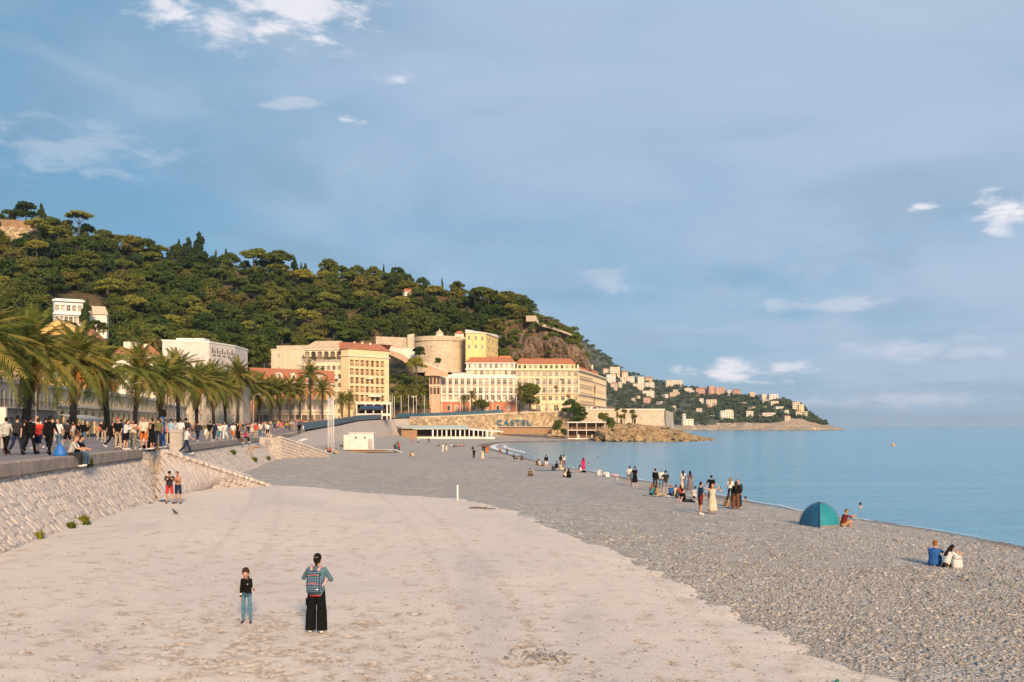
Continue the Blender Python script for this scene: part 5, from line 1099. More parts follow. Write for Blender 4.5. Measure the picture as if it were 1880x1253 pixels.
b2 = building('corner_roof_house', 'small orange tiled rooftop house at the hotel corner', [(1074, 492), (1098, 510)], 31.0, 33.6, 6, ORANGE, [S(c=3, r=1, w=.9, h=1.2, z=.8)], ('hip', 2.0))
# ================================================================ people
WORKS = bpy.data.scenes.new('workshop')
def remesh(mb, vox, mat, smooth_it=4):
    me = mb.mesh('tmp', mat); o = bpy.data.objects.new('tmp', me); WORKS.collection.objects.link(o)
    m = o.modifiers.new('r', 'REMESH'); m.mode = 'VOXEL'; m.voxel_size = vox; m.use_smooth_shade = True
    s = o.modifiers.new('s', 'SMOOTH'); s.iterations = smooth_it; s.factor = .5
    WORKS.view_layers[0].update(); dg = WORKS.view_layers[0].depsgraph; out = bpy.data.meshes.new_from_object(o.evaluated_get(dg))
    out.materials.clear(); out.materials.append(mat); bpy.data.objects.remove(o); bpy.data.meshes.remove(me); return out
# pose: lean, (hip flex, abduct, knee) per leg, (flex, abduct, elbow, inward) per arm, head pitch
POSES = {
    'stand': S(lean=2, L=(3, 5, 4), Rr=(-3, 5, 4), aL=(6, 10, 14, .2), aR=(4, 10, 12, .2), head=0),
    'stand_phone': S(lean=4, L=(2, 6, 3), Rr=(-2, 4, 5), aL=(35, 12, 85, .5), aR=(32, 12, 88, .5), head=22),
    'stand_hip': S(lean=0, L=(0, 7, 2), Rr=(6, 6, 14), aL=(-8, 34, 78, .55), aR=(6, 10, 14, .2), head=0),
    'arms_up': S(lean=-2, L=(2, 5, 3), Rr=(-2, 5, 3), aL=(125, 55, 60, .9), aR=(120, 60, 70, .9), head=-4),
    'walk_a': S(lean=4, L=(24, 3, 8), Rr=(-20, 3, 26), aL=(-22, 8, 18, .1), aR=(24, 8, 26, .1), head=2),
    'walk_b': S(lean=4, L=(-16, 3, 34), Rr=(18, 3, 6), aL=(20, 8, 26, .1), aR=(-18, 8, 14, .1), head=4),
    'sit_knees': S(lean=18, L=(112, 6, 118), Rr=(116, 6, 120), aL=(62, 6, 30, .55), aR=(62, 6, 30, .55), head=4, seat=1),
    'sit_out': S(lean=-8, L=(84, 8, 6), Rr=(98, 8, 42), aL=(-28, 14, 6, 0), aR=(-30, 14, 6, 0), head=2, seat=1),
    'sit_phone': S(lean=14, L=(100, 22, 120), Rr=(100, 22, 122), aL=(42, 10, 75, .5), aR=(42, 10, 78, .5), head=30, seat=1),
    'sit_edge': S(lean=22, L=(82, 7, 80), Rr=(78, 7, 72), aL=(22, 6, 38, .5), aR=(24, 6, 38, .5), head=10, seat=1),
    'sit_read': S(lean=24, L=(86, 10, 30), Rr=(90, 6, 40), aL=(45, 8, 55, .4), aR=(45, 8, 55, .4), head=28, seat=1),
    'lie': S(lean=-62, L=(30, 6, 14), Rr=(62, 6, 62), aL=(-30, 20, 40, .2), aR=(-20, 20, 30, .2), head=40, seat=1),
    'boy': S(lean=12, L=(7, 3, 16), Rr=(1, 4, 12), aL=(18, 10, 66, -.45), aR=(-2, 7, 10, .0), head=40, hs=1.6, sw=.150, sz=.445),
    'woman': S(lean=3, L=(2, 4, 2), Rr=(-1, 4, 3), aL=(30, 32, 62, .1), aR=(24, 24, 60, .35), head=20, hs=1.13),
}
def skel(ps):
    g = {}; hip = Vector((0, 0, .93)); l_ = R(ps['lean']); sp = Vector((0, math.sin(l_), math.cos(l_))); fw = Vector((0, math.cos(l_), -math.sin(l_)))
    g['hip'] = hip; g['sp'] = sp; g['fw'] = fw; g['waist'] = hip + sp * .16; g['chest'] = hip + sp * .36; g['neck'] = hip + sp * .53
    hp = R(ps['head']) + l_ * .55; hd = Vector((0, math.sin(hp * .7), math.cos(hp * .7))); g['hd'] = hd; g['head'] = g['neck'] + hd * .17 + Vector((0, math.cos(hp), -math.sin(hp))) * .025; g['face'] = Vector((0, math.cos(hp), -math.sin(hp)))
    for s, k_, leg, arm in ((-1, 'l', ps['L'], ps['aL']), (1, 'r', ps['Rr'], ps['aR'])):
        a, ab, kn = (R(x) for x in leg); h0 = hip + Vector((s * .095, 0, -.02))
        kp = h0 + Vector((s * math.sin(ab), math.sin(a) * math.cos(ab), -math.cos(a) * math.cos(ab))) * .44; b = a - kn
        an = kp + Vector((s * math.sin(ab) * .5, math.sin(b), -math.cos(b))).normalized() * .42; g['h' + k_] = h0; g['k' + k_] = kp; g['a' + k_] = an
        tb = max(-.5, min(.5, b)); g['t' + k_] = an + Vector((s * .03, math.cos(tb) * .16, math.sin(tb) * .16 - .05))
        f, ab2, e, inw = arm; f, ab2, e = R(f) + l_ * .6, R(ab2), R(e); sh = hip + sp * ps.get('sz', .47) + Vector((s * ps.get('sw', .185), 0, 0)); g['s' + k_] = sh
        el_ = sh + Vector((s * math.sin(ab2), math.sin(f) * math.cos(ab2), -math.cos(f) * math.cos(ab2))) * .29; g['e' + k_] = el_
        dr = Vector((-s * inw + s * math.sin(ab2) * .3, math.sin(f + e), -math.cos(f + e))).normalized(); g['w' + k_] = el_ + dr * .25; g['d' + k_] = dr
    return g
def torso(mb, g, infl, z0=-.06, z1=.50, fem=0.):
    prof = [(-.08, .155, .115), (0, .168, .122), (.10, .150 - .012 * fem, .108), (.20, .145 - .016 * fem, .105), (.32, .168 - .01 * fem, .122 + .012 * fem), (.42, .178, .115), (.485, .150, .092), (.53, .075, .065)]
    rings = []
    zs = sorted({z0, z1} | {p[0] for p in prof if z0 < p[0] < z1})
    for z in zs:
        rx = float(np.interp(z, [p[0] for p in prof], [p[1] for p in prof])) + infl; ry = float(np.interp(z, [p[0] for p in prof], [p[2] for p in prof])) + infl
        c = g['hip'] + g['sp'] * z; rings.append([c + Vector((rx * math.cos(2 * PI * j / 18), 0, 0)) + g['fw'] * ry * math.sin(2 * PI * j / 18) for j in range(18)])
    mb.loft(rings)
def hand(mb, g, k_, hi):
    s = -1 if k_ == 'l' else 1; w = g['w' + k_]; d = g['d' + k_]; sd = Vector((s, 0, 0)); sd = (sd - d * sd.dot(d)); sd = sd.normalized() if sd.length > .1 else Vector((0, 0, 1)); nr = d.cross(sd)
    mb.capsule(w + d * .03 - nr * .02, w + d * .075 - nr * .022, .026, .030, 8); mb.capsule(w + d * .03 + nr * .02, w + d * .075 + nr * .022, .026, .030, 8)
    for i, l_ in enumerate((.070, .080, .074, .058)):
        b = w + d * .085 + nr * (.033 - .022 * i); m_ = b + (d * .8 - sd * .35).normalized() * l_ * .5; mb.capsule(b, m_, .0105, .010, 6); mb.capsule(m_, m_ + (d * .5 - sd * .8).normalized() * l_ * .5, .010, .0085, 6)
    b = w + d * .03 + nr * .04; mb.capsule(b, b + (d * .6 + nr * .7 - sd * .2).normalized() * .045, .013, .0115, 6); b = b + (d * .6 + nr * .7 - sd * .2).normalized() * .045; mb.capsule(b, b + (d * .9 + nr * .1 - sd * .3).normalized() * .032, .0115, .009, 6)
MESHC = {}
def comp(kind, pose, opt=None, hi=False):
    key = (kind, pose, opt, hi)
    if key in MESHC: return MESHC[key]
    g = skel(POSES[pose]); mb = MB(); vox = .0085 if hi else .017; mat = FABRIC
    if kind == 'body':
        mat = SKIN; torso(mb, g, -.006)
        mb.capsule(g['neck'] - g['sp'] * .05, g['neck'] + g['hd'] * .09, .058, .052)
        q = g['hd'].to_track_quat('Z', 'Y').to_matrix(); f = g['face']; M = Matrix((Vector((1, 0, 0)), f, Vector((1, 0, 0)).cross(f))).transposed(); H = g['head']
        hs = POSES[pose].get('hs', 1.); M = M * hs; f = f * hs; H = H + g['hd'] * (hs - 1) * .09; mb.ell(H, (.076, .096, .112), 14, M); mb.ell(H + f * .03 + M @ Vector((0, 0, -.065)), (.052, .058, .055), 12, M)       # skull, jaw
        mb.capsule(H + f * .088 + M @ Vector((0, 0, .012)), H + f * .108 + M @ Vector((0, 0, -.024)), .010, .015, 6)             # nose
        mb.capsule(H + f * .082 + M @ Vector((-.018, 0, -.062)), H + f * .082 + M @ Vector((.018, 0, -.062)), .011, .011, 6)     # mouth
        for s in (-1, 1): mb.ell(H + M @ Vector((s * .078, -.008, -.006)), (.012, .020, .032), 8, M); mb.capsule(H + f * .08 + M @ Vector((s * .018, 0, .032)), H + f * .074 + M @ Vector((s * .045, 0, .030)), .010, .009, 6)
        for k_ in 'lr':
            mb.capsule(g['s' + k_], g['e' + k_], .049, .040); mb.capsule(g['e' + k_], g['w' + k_], .041, .027); hand(mb, g, k_, hi)
            mb.capsule(g['h' + k_], g['k' + k_], .085, .056); mid = g['k' + k_].lerp(g['a' + k_], .3); mb.capsule(g['k' + k_], mid, .054, .056); mb.capsule(mid, g['a' + k_], .055, .037); mb.capsule(g['a' + k_] - Vector((0, .03, .03)), g['t' + k_], .037, .030)
    elif kind == 'top':
        long_ = opt in ('long', 'hood', 'jacket'); torso(mb, g, .020 if opt != 'jacket' else .034, -.10 if opt != 'crop' else .12, .50)
        for k_ in 'lr':
            if opt == 'tank': mb.capsule(g['s' + k_], g['s' + k_].lerp(g['e' + k_], .12), .056, .052); continue
            mb.capsule(g['s' + k_], g['e' + k_] if long_ else g['s' + k_].lerp(g['e' + k_], .72), .064, .056 if long_ else .062)
            if long_: mb.capsule(g['e' + k_], g['e' + k_].lerp(g['w' + k_], .93), .056, .041)
        if opt == 'hood': mb.ell(g['neck'] - g['fw'] * .075 - g['sp'] * .01, (.105, .06, .07), 12)
        if opt == 'jacket': mb.ell(g['neck'] - g['fw'] * .02 - g['sp'] * .015, (.085, .078, .045), 12)
    elif kind == 'legs':
        torso(mb, g, .020, -.10, .08)
        end, r0, r1, r2 = {'trousers': (1., .100, .074, .058), 'shorts': (.0, .104, .092, 0), 'wide': (1., .116, .118, .122), 'slim': (1., .095, .066, .048)}[opt]
        for k_ in 'lr':
            kk = g['k' + k_]; mb.capsule(g['h' + k_] - Vector((0, 0, .0)), kk if end else g['h' + k_].lerp(kk, .82), r0, r1)
            if end: t = 1.06 if opt == 'wide' else 1.02; e = kk.lerp(g['a' + k_], t); mb.tube([kk, kk.lerp(e, .5), e], [r1, (r1 + r2) / 2, r2], 14)
    elif kind == 'skirt':                                    # opt: 'mini' | 'midi' | 'maxi'
        zb = {'mini': .55, 'midi': .34, 'maxi': .13}[opt]; rings = []
        for i in range(8):
            t = i / 7; z = lerp(1.06, zb, t); rx = lerp(.150, {'mini': .225, 'midi': .245, 'maxi': .29}[opt], t ** .7) + .012 * (i > 1); ry = rx * .82; n = 26
            rings.append([(rx * (1 + .05 * t * math.sin(j * 2 * PI / n * 7)) * math.cos(2 * PI * j / n), ry * (1 + .05 * t * math.sin(j * 2 * PI / n * 7)) * math.sin(2 * PI * j / n), z) for j in range(n)])
        mb.loft(rings)
    elif kind == 'hair':
        mat = HAIRM; f = g['face']; M = Matrix((Vector((1, 0, 0)), f, Vector((1, 0, 0)).cross(f))).transposed(); hs = POSES[pose].get('hs', 1.); M = M * hs; H = g['head'] + g['hd'] * (hs - 1) * .09
        mb.ell(H + M @ Vector((0, -.022, .028)), (.086, .092, .100), 14, M); mb.ell(H + M @ Vector((0, -.045, -.02)), (.078, .062, .085), 12, M)
        if opt == 'long': mb.capsule(H + M @ Vector((0, -.07, -.02)), g['chest'] - g['fw'] * .125, .070, .085); [mb.capsule(H + M @ Vector((s * .06, -.03, 0)), H + M @ Vector((s * .085, -.03, -.17)), .035, .035) for s in (-1, 1)]
        if opt == 'bun': mb.ell(H + M @ Vector((0, -.115, .03)), (.048, .042, .048), 10, M); mb.capsule(H + M @ Vector((0, -.075, -.06)), g['neck'] - g['fw'] * .05 + g['hd'] * .05, .05, .03)
        if opt == 'cap': mb.capsule(H + M @ Vector((-.03, .09, .055)), H + M @ Vector((.03, .09, .055)), .035, .035); mb.capsule(H + M @ Vector((-.02, .13, .045)), H + M @ Vector((.02, .13, .045)), .02, .02)
    elif kind == 'shoes':
        mat = LEATHER
        for k_ in 'lr':
            d = (g['t' + k_] - g['a' + k_]); mb.capsule(g['a' + k_] - Vector((0, .035, .045)) - d * .05, g['t' + k_] + d * .12 - Vector((0, 0, .008)), .048, .043)
    if kind == 'skirt': out = mb.mesh('skirt', mat, True)
    else: out = remesh(mb, vox, mat, 3 if kind != 'body' else 2)
    MESHC[key] = out; return out
FLOORZ = {}
def floor_z(pose):
    if pose not in FLOORZ:
        g = skel(POSES[pose]); z = min(g['al'].z - .088, g['ar'].z - .088, g['tl'].z - .045, g['tr'].z - .045)
        if POSES[pose].get('seat'): z = g['hip'].z - .115
        FLOORZ[pose] = z
    return FLOORZ[pose]
C = dict(white=(.74, .72, .69), cream=(.66, .57, .44), black=(.008, .008, .009), charcoal=(.035, .035, .04), grey=(.25, .25, .26), navy=(.022, .032, .075), blue=(.03, .12, .36), denim=(.075, .14, .23), paleblue=(.33, .47, .60), teal=(.04, .20, .24), red=(.56, .05, .04), orange=(.70, .17, .03), coral=(.68, .21, .13),
         pink=(.62, .20, .26), magenta=(.62, .03, .13), beige=(.50, .39, .27), khaki=(.30, .23, .13), brown=(.16, .075, .04), olive=(.16, .15, .06), green=(.09, .17, .07), yellow=(.75, .55, .06), maroon=(.17, .03, .03), lilac=(.20, .16, .20), tan=(.45, .28, .15), lightgrey=(.50, .49, .47))
SK = [(.50, .27, .17), (.42, .21, .13), (.56, .33, .22), (.30, .14, .085)]
HC_ = dict(black=(.012, .010, .009), brown=(.05, .026, .014), blond=(.34, .21, .09), grey=(.30, .28, .26), ginger=(.30, .10, .03))
WORDC = {'paleblue': 'pale blue', 'lightgrey': 'light grey'}
def person(loc, rz, pose, top, bottom, label, height=1.72, topk='short', botk='trousers', hair='short', hairc='brown', shoes='white', hi=False, group=None, skin=None, under=None, topless=False):
    sc = height / 1.72; r = empty('person', Vector(loc) - Vector((0, 0, floor_z(pose) * sc)), rz, label, 'person', group, sc); sk = SK[random.randrange(3)] if skin is None else SK[skin]
    put('body', comp('body', pose, None, hi), r, color=sk)
    if not topless: put('shirt' if topk in ('short', 'tank', 'crop') else 'jacket', comp('top', pose, topk, hi), r, color=C[top])
    if botk in ('mini', 'midi', 'maxi'): put('skirt', comp('skirt', 'stand' if pose.startswith('stand') or pose in ('arms_up',) or pose.startswith('walk') else pose, botk, hi), r, color=C[bottom])
    elif botk: put('trousers' if botk != 'shorts' else 'shorts', comp('legs', pose, botk, hi), r, color=C[bottom])
    if hair: put('hair' if hair != 'cap' else 'cap', comp('hair', pose, hair if hair in ('long', 'bun', 'cap') else None, hi), r, color=HC_[hairc] if hair != 'cap' else C.get(hairc, HC_.get(hairc)))
    if shoes: put('shoes', comp('shoes', pose, None, hi), r, color=C[shoes])
    return r
def dfoot(u, v, d0=12., d1=160.):
    """distance at which the ground is seen at photo column u, row v"""
    for _ in range(26):
        d = (d0 + d1) / 2; x = xu(u, d); r_ = V0 + (CZ - gz(x, d)) / d * F
        if r_ > v: d0 = d
        else: d1 = d
    return d
AWAY, TOWARD, RIGHT, LEFT = 0., PI, -PI / 2, PI / 2       # facing, local front is +Y
# ---------------------------------------------------------------- the two figures on the sand
wd = dfoot(581, 1163); wx = xu(581, wd); wz = gz(wx, wd)
W_ = person((wx, wd, wz), R(-4), 'woman', 'denim', 'black', 'person in a denim jacket and wide black trousers seen from behind on the sand', 138 / F * wd, 'jacket', 'wide', 'bun', 'black', 'white', True, skin=0)
W_jk = [c_ for c_ in W_.children if c_.name.startswith('jacket')][0]; W_jk.color = (.10, .19, .235, 1)
mb = MB(); g = skel(POSES['woman']); torso(mb, g, .030, -.125, .02); put('shirt_hem', remesh(mb, .010, FABRIC), W_, color=C['red'])
mb = MB(); f = g['face']; M = Matrix((Vector((1, 0, 0)), f, Vector((1, 0, 0)).cross(f))).transposed(); mb.box((0, 0, 0), (.075, .02, .022)); put('hair_clip', mb.mesh('hair_clip', STEEL), W_, g['head'] + M @ Vector((0, -.155, .02)))
mb = MB(); mb.box((0, 0, 0), (.05, .12, .16)); put('pocket', mb.mesh('pocket', FABRIC), W_, g['hl'].lerp(g['kl'], .55) + Vector((-.10, 0, 0)), color=C['black'])
def dots_mat():
    n = NT('dotted_fabric'); p = n.pos((1, 0, 1), True); v = n.n('ShaderNodeTexVoronoi', feature='F1'); v.inputs['Randomness'].default_value = .1; n.l(p, v.inputs['Vector']); v.inputs['Scale'].default_value = 19.
    n.col(n.mix(n.maprange(v.outputs['Distance'], .15, .23), (.50, .60, .66), (.010, .055, .105))); n.rough(.85); return n.m
bp = empty('backpack', W_.location, W_.rotation_euler.z, 'navy dotted backpack with pink straps on the back of the person in denim', 'backpack', None, W_.scale.x)
c0 = g['hip'] + g['sp'] * .22 - g['fw'] * .215; mb = MB(); rings = []
for z, w, dp in ((-.265, .12, .06), (-.245, .165, .085), (-.10, .180, .10), (.08, .170, .095), (.19, .140, .080), (.245, .085, .05), (.255, .03, .02)): rings.append([c0 + g['sp'] * z + Vector((w * math.copysign(abs(math.cos(a)) ** .6, math.cos(a)), 0, 0)) + g['fw'] * dp * math.copysign(abs(math.sin(a)) ** .6, math.sin(a)) for a in [2 * PI * j / 20 for j in range(20)]])
mb.loft(rings); put('bag', mb.mesh('bag', dots_mat(), True), bp)
mb = MB(); rings = []
for z, w, dp in ((-.23, .11, .035), (-.21, .14, .055), (-.08, .14, .055), (-.05, .11, .035)): rings.append([c0 - g['fw'] * .075 + g['sp'] * z + Vector((w * math.copysign(abs(math.cos(a)) ** .6, math.cos(a)), 0, 0)) + g['fw'] * dp * math.copysign(abs(math.sin(a)) ** .6, math.sin(a)) for a in [2 * PI * j / 16 for j in range(16)]])
mb.loft(rings); put('front_pocket', mb.mesh('front_pocket', dots_mat(), True), bp)
PINKS = plain('pink_strap', (.72, .36, .36), .8, .1, 4.); CORAL = plain('coral_piping', (.66, .14, .11), .8, .1, 4.)
for s in (-1, 1):
    mb = MB(); sh = g['hip'] + g['sp'] * .50 + Vector((s * .095, 0, 0)); mb.tube([c0 + g['sp'] * .19 + Vector((s * .05, 0, 0)) - g['fw'] * .02, sh - g['fw'] * .12 + g['sp'] * .0, sh + g['sp'] * .055, sh + g['fw'] * .12 - g['sp'] * .04, g['hip'] + g['sp'] * .2 + Vector((s * .19, 0, 0)) + g['fw'] * .08, c0 - g['sp'] * .15 + Vector((s * .13, 0, 0)) + g['fw'] * .05], [.028] * 6, 6); put('strap', mb.mesh('strap', PINKS, True), bp)
for z, w in ((.14, .13), (-.05, .125)):
    mb = MB(); pp = [c0 + g['sp'] * (z + .02 * math.sin(PI * j / 8)) + Vector((lerp(-w, w, j / 8), 0, 0)) - g['fw'] * (.100 if z > 0 else .135) * (1 - .25 * abs(j / 4 - 1) ** 2) for j in range(9)]; mb.tube(pp, .008, 5); put('piping', mb.mesh('piping', CORAL), bp)
mb = MB(); mb.tube([c0 + g['sp'] * .02 - Vector((.115, 0, 0)) - g['fw'] * .075, c0 + g['sp'] * .075 - Vector((.085, 0, 0)) - g['fw'] * .085], .010, 5); put('zip_pull', mb.mesh('zip_pull', CORAL), bp); mb = MB(); mb.box((0, 0, 0), (.045, .012, .028)); put('tag', mb.mesh('tag', WHITE), bp, c0 - g['sp'] * .165 + Vector((.11, 0, 0)) - g['fw'] * .128)
bd = dfoot(453, 1144); bx = xu(453, bd); bzz = gz(bx, bd)
B_ = person((bx, bd, bzz), R(188), 'boy', 'black', 'denim', 'child in a black hooded jacket and blue jeans looking down at the sand', 95 / F * bd, 'hood', 'slim', 'short', 'brown', 'navy', True, skin=0)
for c_ in B_.children:
    if c_.name.startswith('trousers'): c_.color = (.10, .24, .34, 1)
    if c_.name.startswith('body'): c_.scale = (1, 1, 1)
B_.scale.x *= .9
g = skel(POSES['boy'])
f = g['face']; M = Matrix((Vector((1, 0, 0)), f, Vector((1, 0, 0)).cross(f))).transposed()
for s in (-1, 1):
    mb = MB(); mb.ell((0, 0, 0), (.013, .008, .008), 8); put('eye', mb.mesh('eye', IRON), B_, g['head'] + g['hd'] * .054 + (M * 1.6) @ Vector((s * .032, .092, .012)))
for k_ in 'lr':
    d = g['d' + k_]
    for t in (.60, .74):
        c = g['e' + k_].lerp(g['w' + k_], t); mb = MB(); mb.tube([c - d * .011, c + d * .011], .054 - .014 * t + .005, 12); put('cuff_stripe', mb.mesh('cuff_stripe', WHITE), B_)
mb = MB(); mb.ell((0, 0, 0), (.022, .006, .022), 10); put('badge', mb.mesh('badge', plain('badge_gold', (.55, .40, .20))), B_, g['chest'] + g['fw'] * .146 + Vector((-.06, 0, .0)))
# ---------------------------------------------------------------- people on the promenade
def prom(u, d, rz, pose, top, bottom, label, h=1.72, **kw): return person((xu(u, d), d, float(edge_at(d)[1])), rz, pose, top, bottom, label, h, **kw)
G1 = 'people on the near promenade'
prom(11, 46, AWAY, 'walk_a', 'lightgrey', 'black', 'person in a pale grey hoodie and black trousers, leftmost on the promenade', 1.74, topk='hood', hairc='black', shoes='brown', group=G1)
prom(31, 46, AWAY, 'walk_b', 'charcoal', 'navy', 'person in a charcoal tee and dark trousers walking away beside the pale hoodie', 1.80, hairc='black', shoes='black', group=G1)
prom(45, 49, AWAY, 'walk_a', 'black', 'charcoal', 'person in dark clothes half hidden between two walkers on the left', 1.66, topk='long', group=G1)
prom(55, 46.5, AWAY, 'walk_b', 'black', 'black', 'person all in black with a hood, left of the red shirt', 1.76, topk='hood', hairc='black', shoes='black', group=G1)
prom(70, 48, AWAY, 'walk_a', 'red', 'navy', 'person in a bright red tee and navy shorts walking away', 1.72, botk='shorts', shoes='black', group=G1)
prom(91, 45.5, AWAY, 'walk_a', 'black', 'black', 'person in black hoodie and slim black trousers, right of the red shirt', 1.80, topk='hood', botk='slim', hairc='black', shoes='black', group=G1)
prom(69, 58, TOWARD, 'walk_b', 'lightgrey', 'grey', 'tall person in grey facing the camera behind the red shirt', 1.9, hairc='grey', group=G1)
prom(86, 60, TOWARD, 'walk_a', 'tan', 'navy', 'person in a tan top facing the camera behind the black hoodie', 1.72, group=G1)
prom(98, 57, TOWARD, 'walk_b', 'pink', 'white', 'person in a pink top and white shorts facing the camera', 1.7, botk='shorts', hairc='blond', group=G1)
prom(107, 55, TOWARD, 'walk_a', 'white', 'denim', 'person in a white shirt and jeans coming towards the camera', 1.74, group=G1)
prom(124, 62, AWAY, 'walk_b', 'charcoal', 'black', 'person in a charcoal tee and black shorts left of the second palm', 1.72, botk='shorts', hairc='black', group=G1)
prom(153, 76, TOWARD, 'walk_a', 'black', 'denim', 'person in a black jacket and jeans alone before the cream awning', 1.80, topk='long', hairc='grey', group=G1)
prom(206, 63, RIGHT, 'walk_a', 'black', 'black', 'person in black with a white bag at the hip, left of the black polo', 1.66, group=G1)
prom(217, 56, TOWARD, 'stand', 'black', 'beige', 'person in a black polo shirt and beige trousers standing at the promenade edge', 1.74, shoes='brown', hair='cap', hairc='red', group=G1)
prom(231, 56, RIGHT, 'stand_phone', 'white', 'black', 'long haired person in a white shirt and short black skirt beside the black polo', 1.62, topk='long', botk='mini', hair='long', hairc='brown', group=G1)
prom(222, 70, AWAY, 'stand', 'blue', 'navy', 'person with a blue top behind the black polo shirt', 1.75, group=G1)
prom(245, 58, TOWARD, 'stand_phone', 'cream', 'khaki', 'person in a cream top and khaki trousers raising a phone', 1.66, topk='tank', hair='long', hairc='brown', group=G1)
prom(264, 56.5, TOWARD, 'stand', 'cream', 'orange', 'person in a cream tee and orange shorts at the promenade edge', 1.80, botk='shorts', group=G1)
prom(279, 57, LEFT, 'stand_hip', 'black', 'black', 'person in a black dress at the promenade edge', 1.72, topk='tank', botk='midi', hair='bun', hairc='black', group=G1)
prom(291, 60, AWAY, 'stand', 'olive', 'navy', 'person in an olive tee standing left of the blue hooded one', 1.78, group=G1)
prom(299, 61, LEFT, 'stand', 'blue', 'blue', 'person in a bright blue hooded jacket and blue trousers', 1.84, topk='hood', hair='cap', hairc='blue', group=G1)
prom(306, 72, TOWARD, 'walk_a', 'coral', 'beige', 'person in a coral top behind the blue hooded jacket', 1.7, group=G1)
prom(314, 70, AWAY, 'stand', 'paleblue', 'black', 'person in a pale blue shirt and black trousers behind the pedestal', 1.8, topk='long', group=G1)
prom(322, 74, TOWARD, 'walk_b', 'cream', 'tan', 'person in a cream top behind the stone pedestal', 1.7, hairc='blond', group=G1)
prom(331, 66, AWAY, 'stand', 'white', 'charcoal', 'broad person in a white shirt and dark grey trousers above the ramp', 1.80, group=G1)
prom(341, 70, AWAY, 'stand', 'charcoal', 'navy', 'tall person in a dark jacket right of the white shirt', 1.86, topk='long', hairc='black', group=G1)
prom(363, 84, AWAY, 'walk_a', 'charcoal', 'navy', 'person in a grey jumper and navy trousers walking away alone', 1.78, topk='long', group=G1)
prom(385, 88, AWAY, 'walk_b', 'black', 'beige', 'person in a black tee and beige trousers walking away', 1.80, group=G1)
prom(393, 90, AWAY, 'walk_a', 'navy', 'navy', 'person in navy beside the beige trousers', 1.74, topk='long', group=G1)
prom(404, 98, TOWARD, 'walk_a', 'white', 'teal', 'person in a white top and teal skirt coming forward', 1.66, botk='midi', hair='long', group=G1)
prom(413, 99, TOWARD, 'walk_b', 'white', 'white', 'person all in white beside the teal skirt', 1.76, botk='wide', group=G1)
prom(428, 102, AWAY, 'walk_a', 'white', 'orange', 'person in a white tee and orange shorts on the middle promenade', 1.72, botk='shorts', group=G1)
prom(437, 104, TOWARD, 'walk_b', 'black', 'black', 'person in a long black dress on the middle promenade', 1.66, topk='tank', botk='maxi', hair='long', hairc='black', group=G1)
prom(470, 118, TOWARD, 'stand', 'red', 'beige', 'person in a red top seen over the seated pair on the edge', 1.7, group=G1)
prom(478, 120, AWAY, 'stand', 'cream', 'denim', 'person in a cream top right of the red top', 1.75, group=G1)
prom(491, 122, AWAY, 'stand', 'white', 'black', 'person in a white tee and black shorts near the railing start', 1.74, botk='shorts', group=G1)
prom(549, 158, AWAY, 'stand', 'black', 'black', 'tall dark person standing at the start of the blue railing', 1.9, topk='long', hairc='black', group=G1)
prom(557, 156, LEFT, 'walk_a', 'white', 'grey', 'person in white at the start of the blue railing', 1.7, group=G1)
# seated at the edge
x, z = edge_at(44.4); person((float(x) + .12, 44.4, float(z) + .02), RIGHT + .1, 'sit_edge', 'lightgrey', 'charcoal', 'person in a pale tee seated on the coping, left of a pair', 1.72, hairc='blond', shoes='white', group='people seated on the promenade edge')
x, z = edge_at(45.3); person((float(x) + .12, 45.3, float(z) + .02), RIGHT + .1, 'sit_edge', 'black', 'denim', 'person in a black tee and jeans seated on the coping, right of a pair', 1.74, hairc='black', shoes='black', group='people seated on the promenade edge')
for (y_, t_, b_, lb) in ((59.2, 'white', 'black', 'person in a white tee bent over a phone, seated left of the pedestal'), (60.6, 'charcoal', 'charcoal', 'person in charcoal seated between the white tee and the pedestal'), (62.0, 'tan', 'tan', 'person in tan seated against the stone pedestal')):
    x, z = edge_at(y_); person((float(x) + .1, y_, float(z) + .02), RIGHT - .3, 'sit_phone' if t_ != 'tan' else 'sit_knees', t_, b_, lb, 1.66, hair='long' if t_ == 'tan' else 'short', hairc='black', group='people seated on the promenade edge')
for (y_, t_, b_, lb) in ((106, 'orange', 'brown', 'person in orange seated on the far edge beneath the red top'), (112, 'magenta', 'black', 'person in magenta seated on the far edge'), (140, 'cream', 'cream', 'person in a cream robe sitting at the top of the far ramp')):
    x, z = edge_at(y_); person((float(x) + .1, y_, float(z) + .02), RIGHT, 'sit_edge', t_, b_, lb, 1.66, hair='long', group='people seated on the promenade edge')
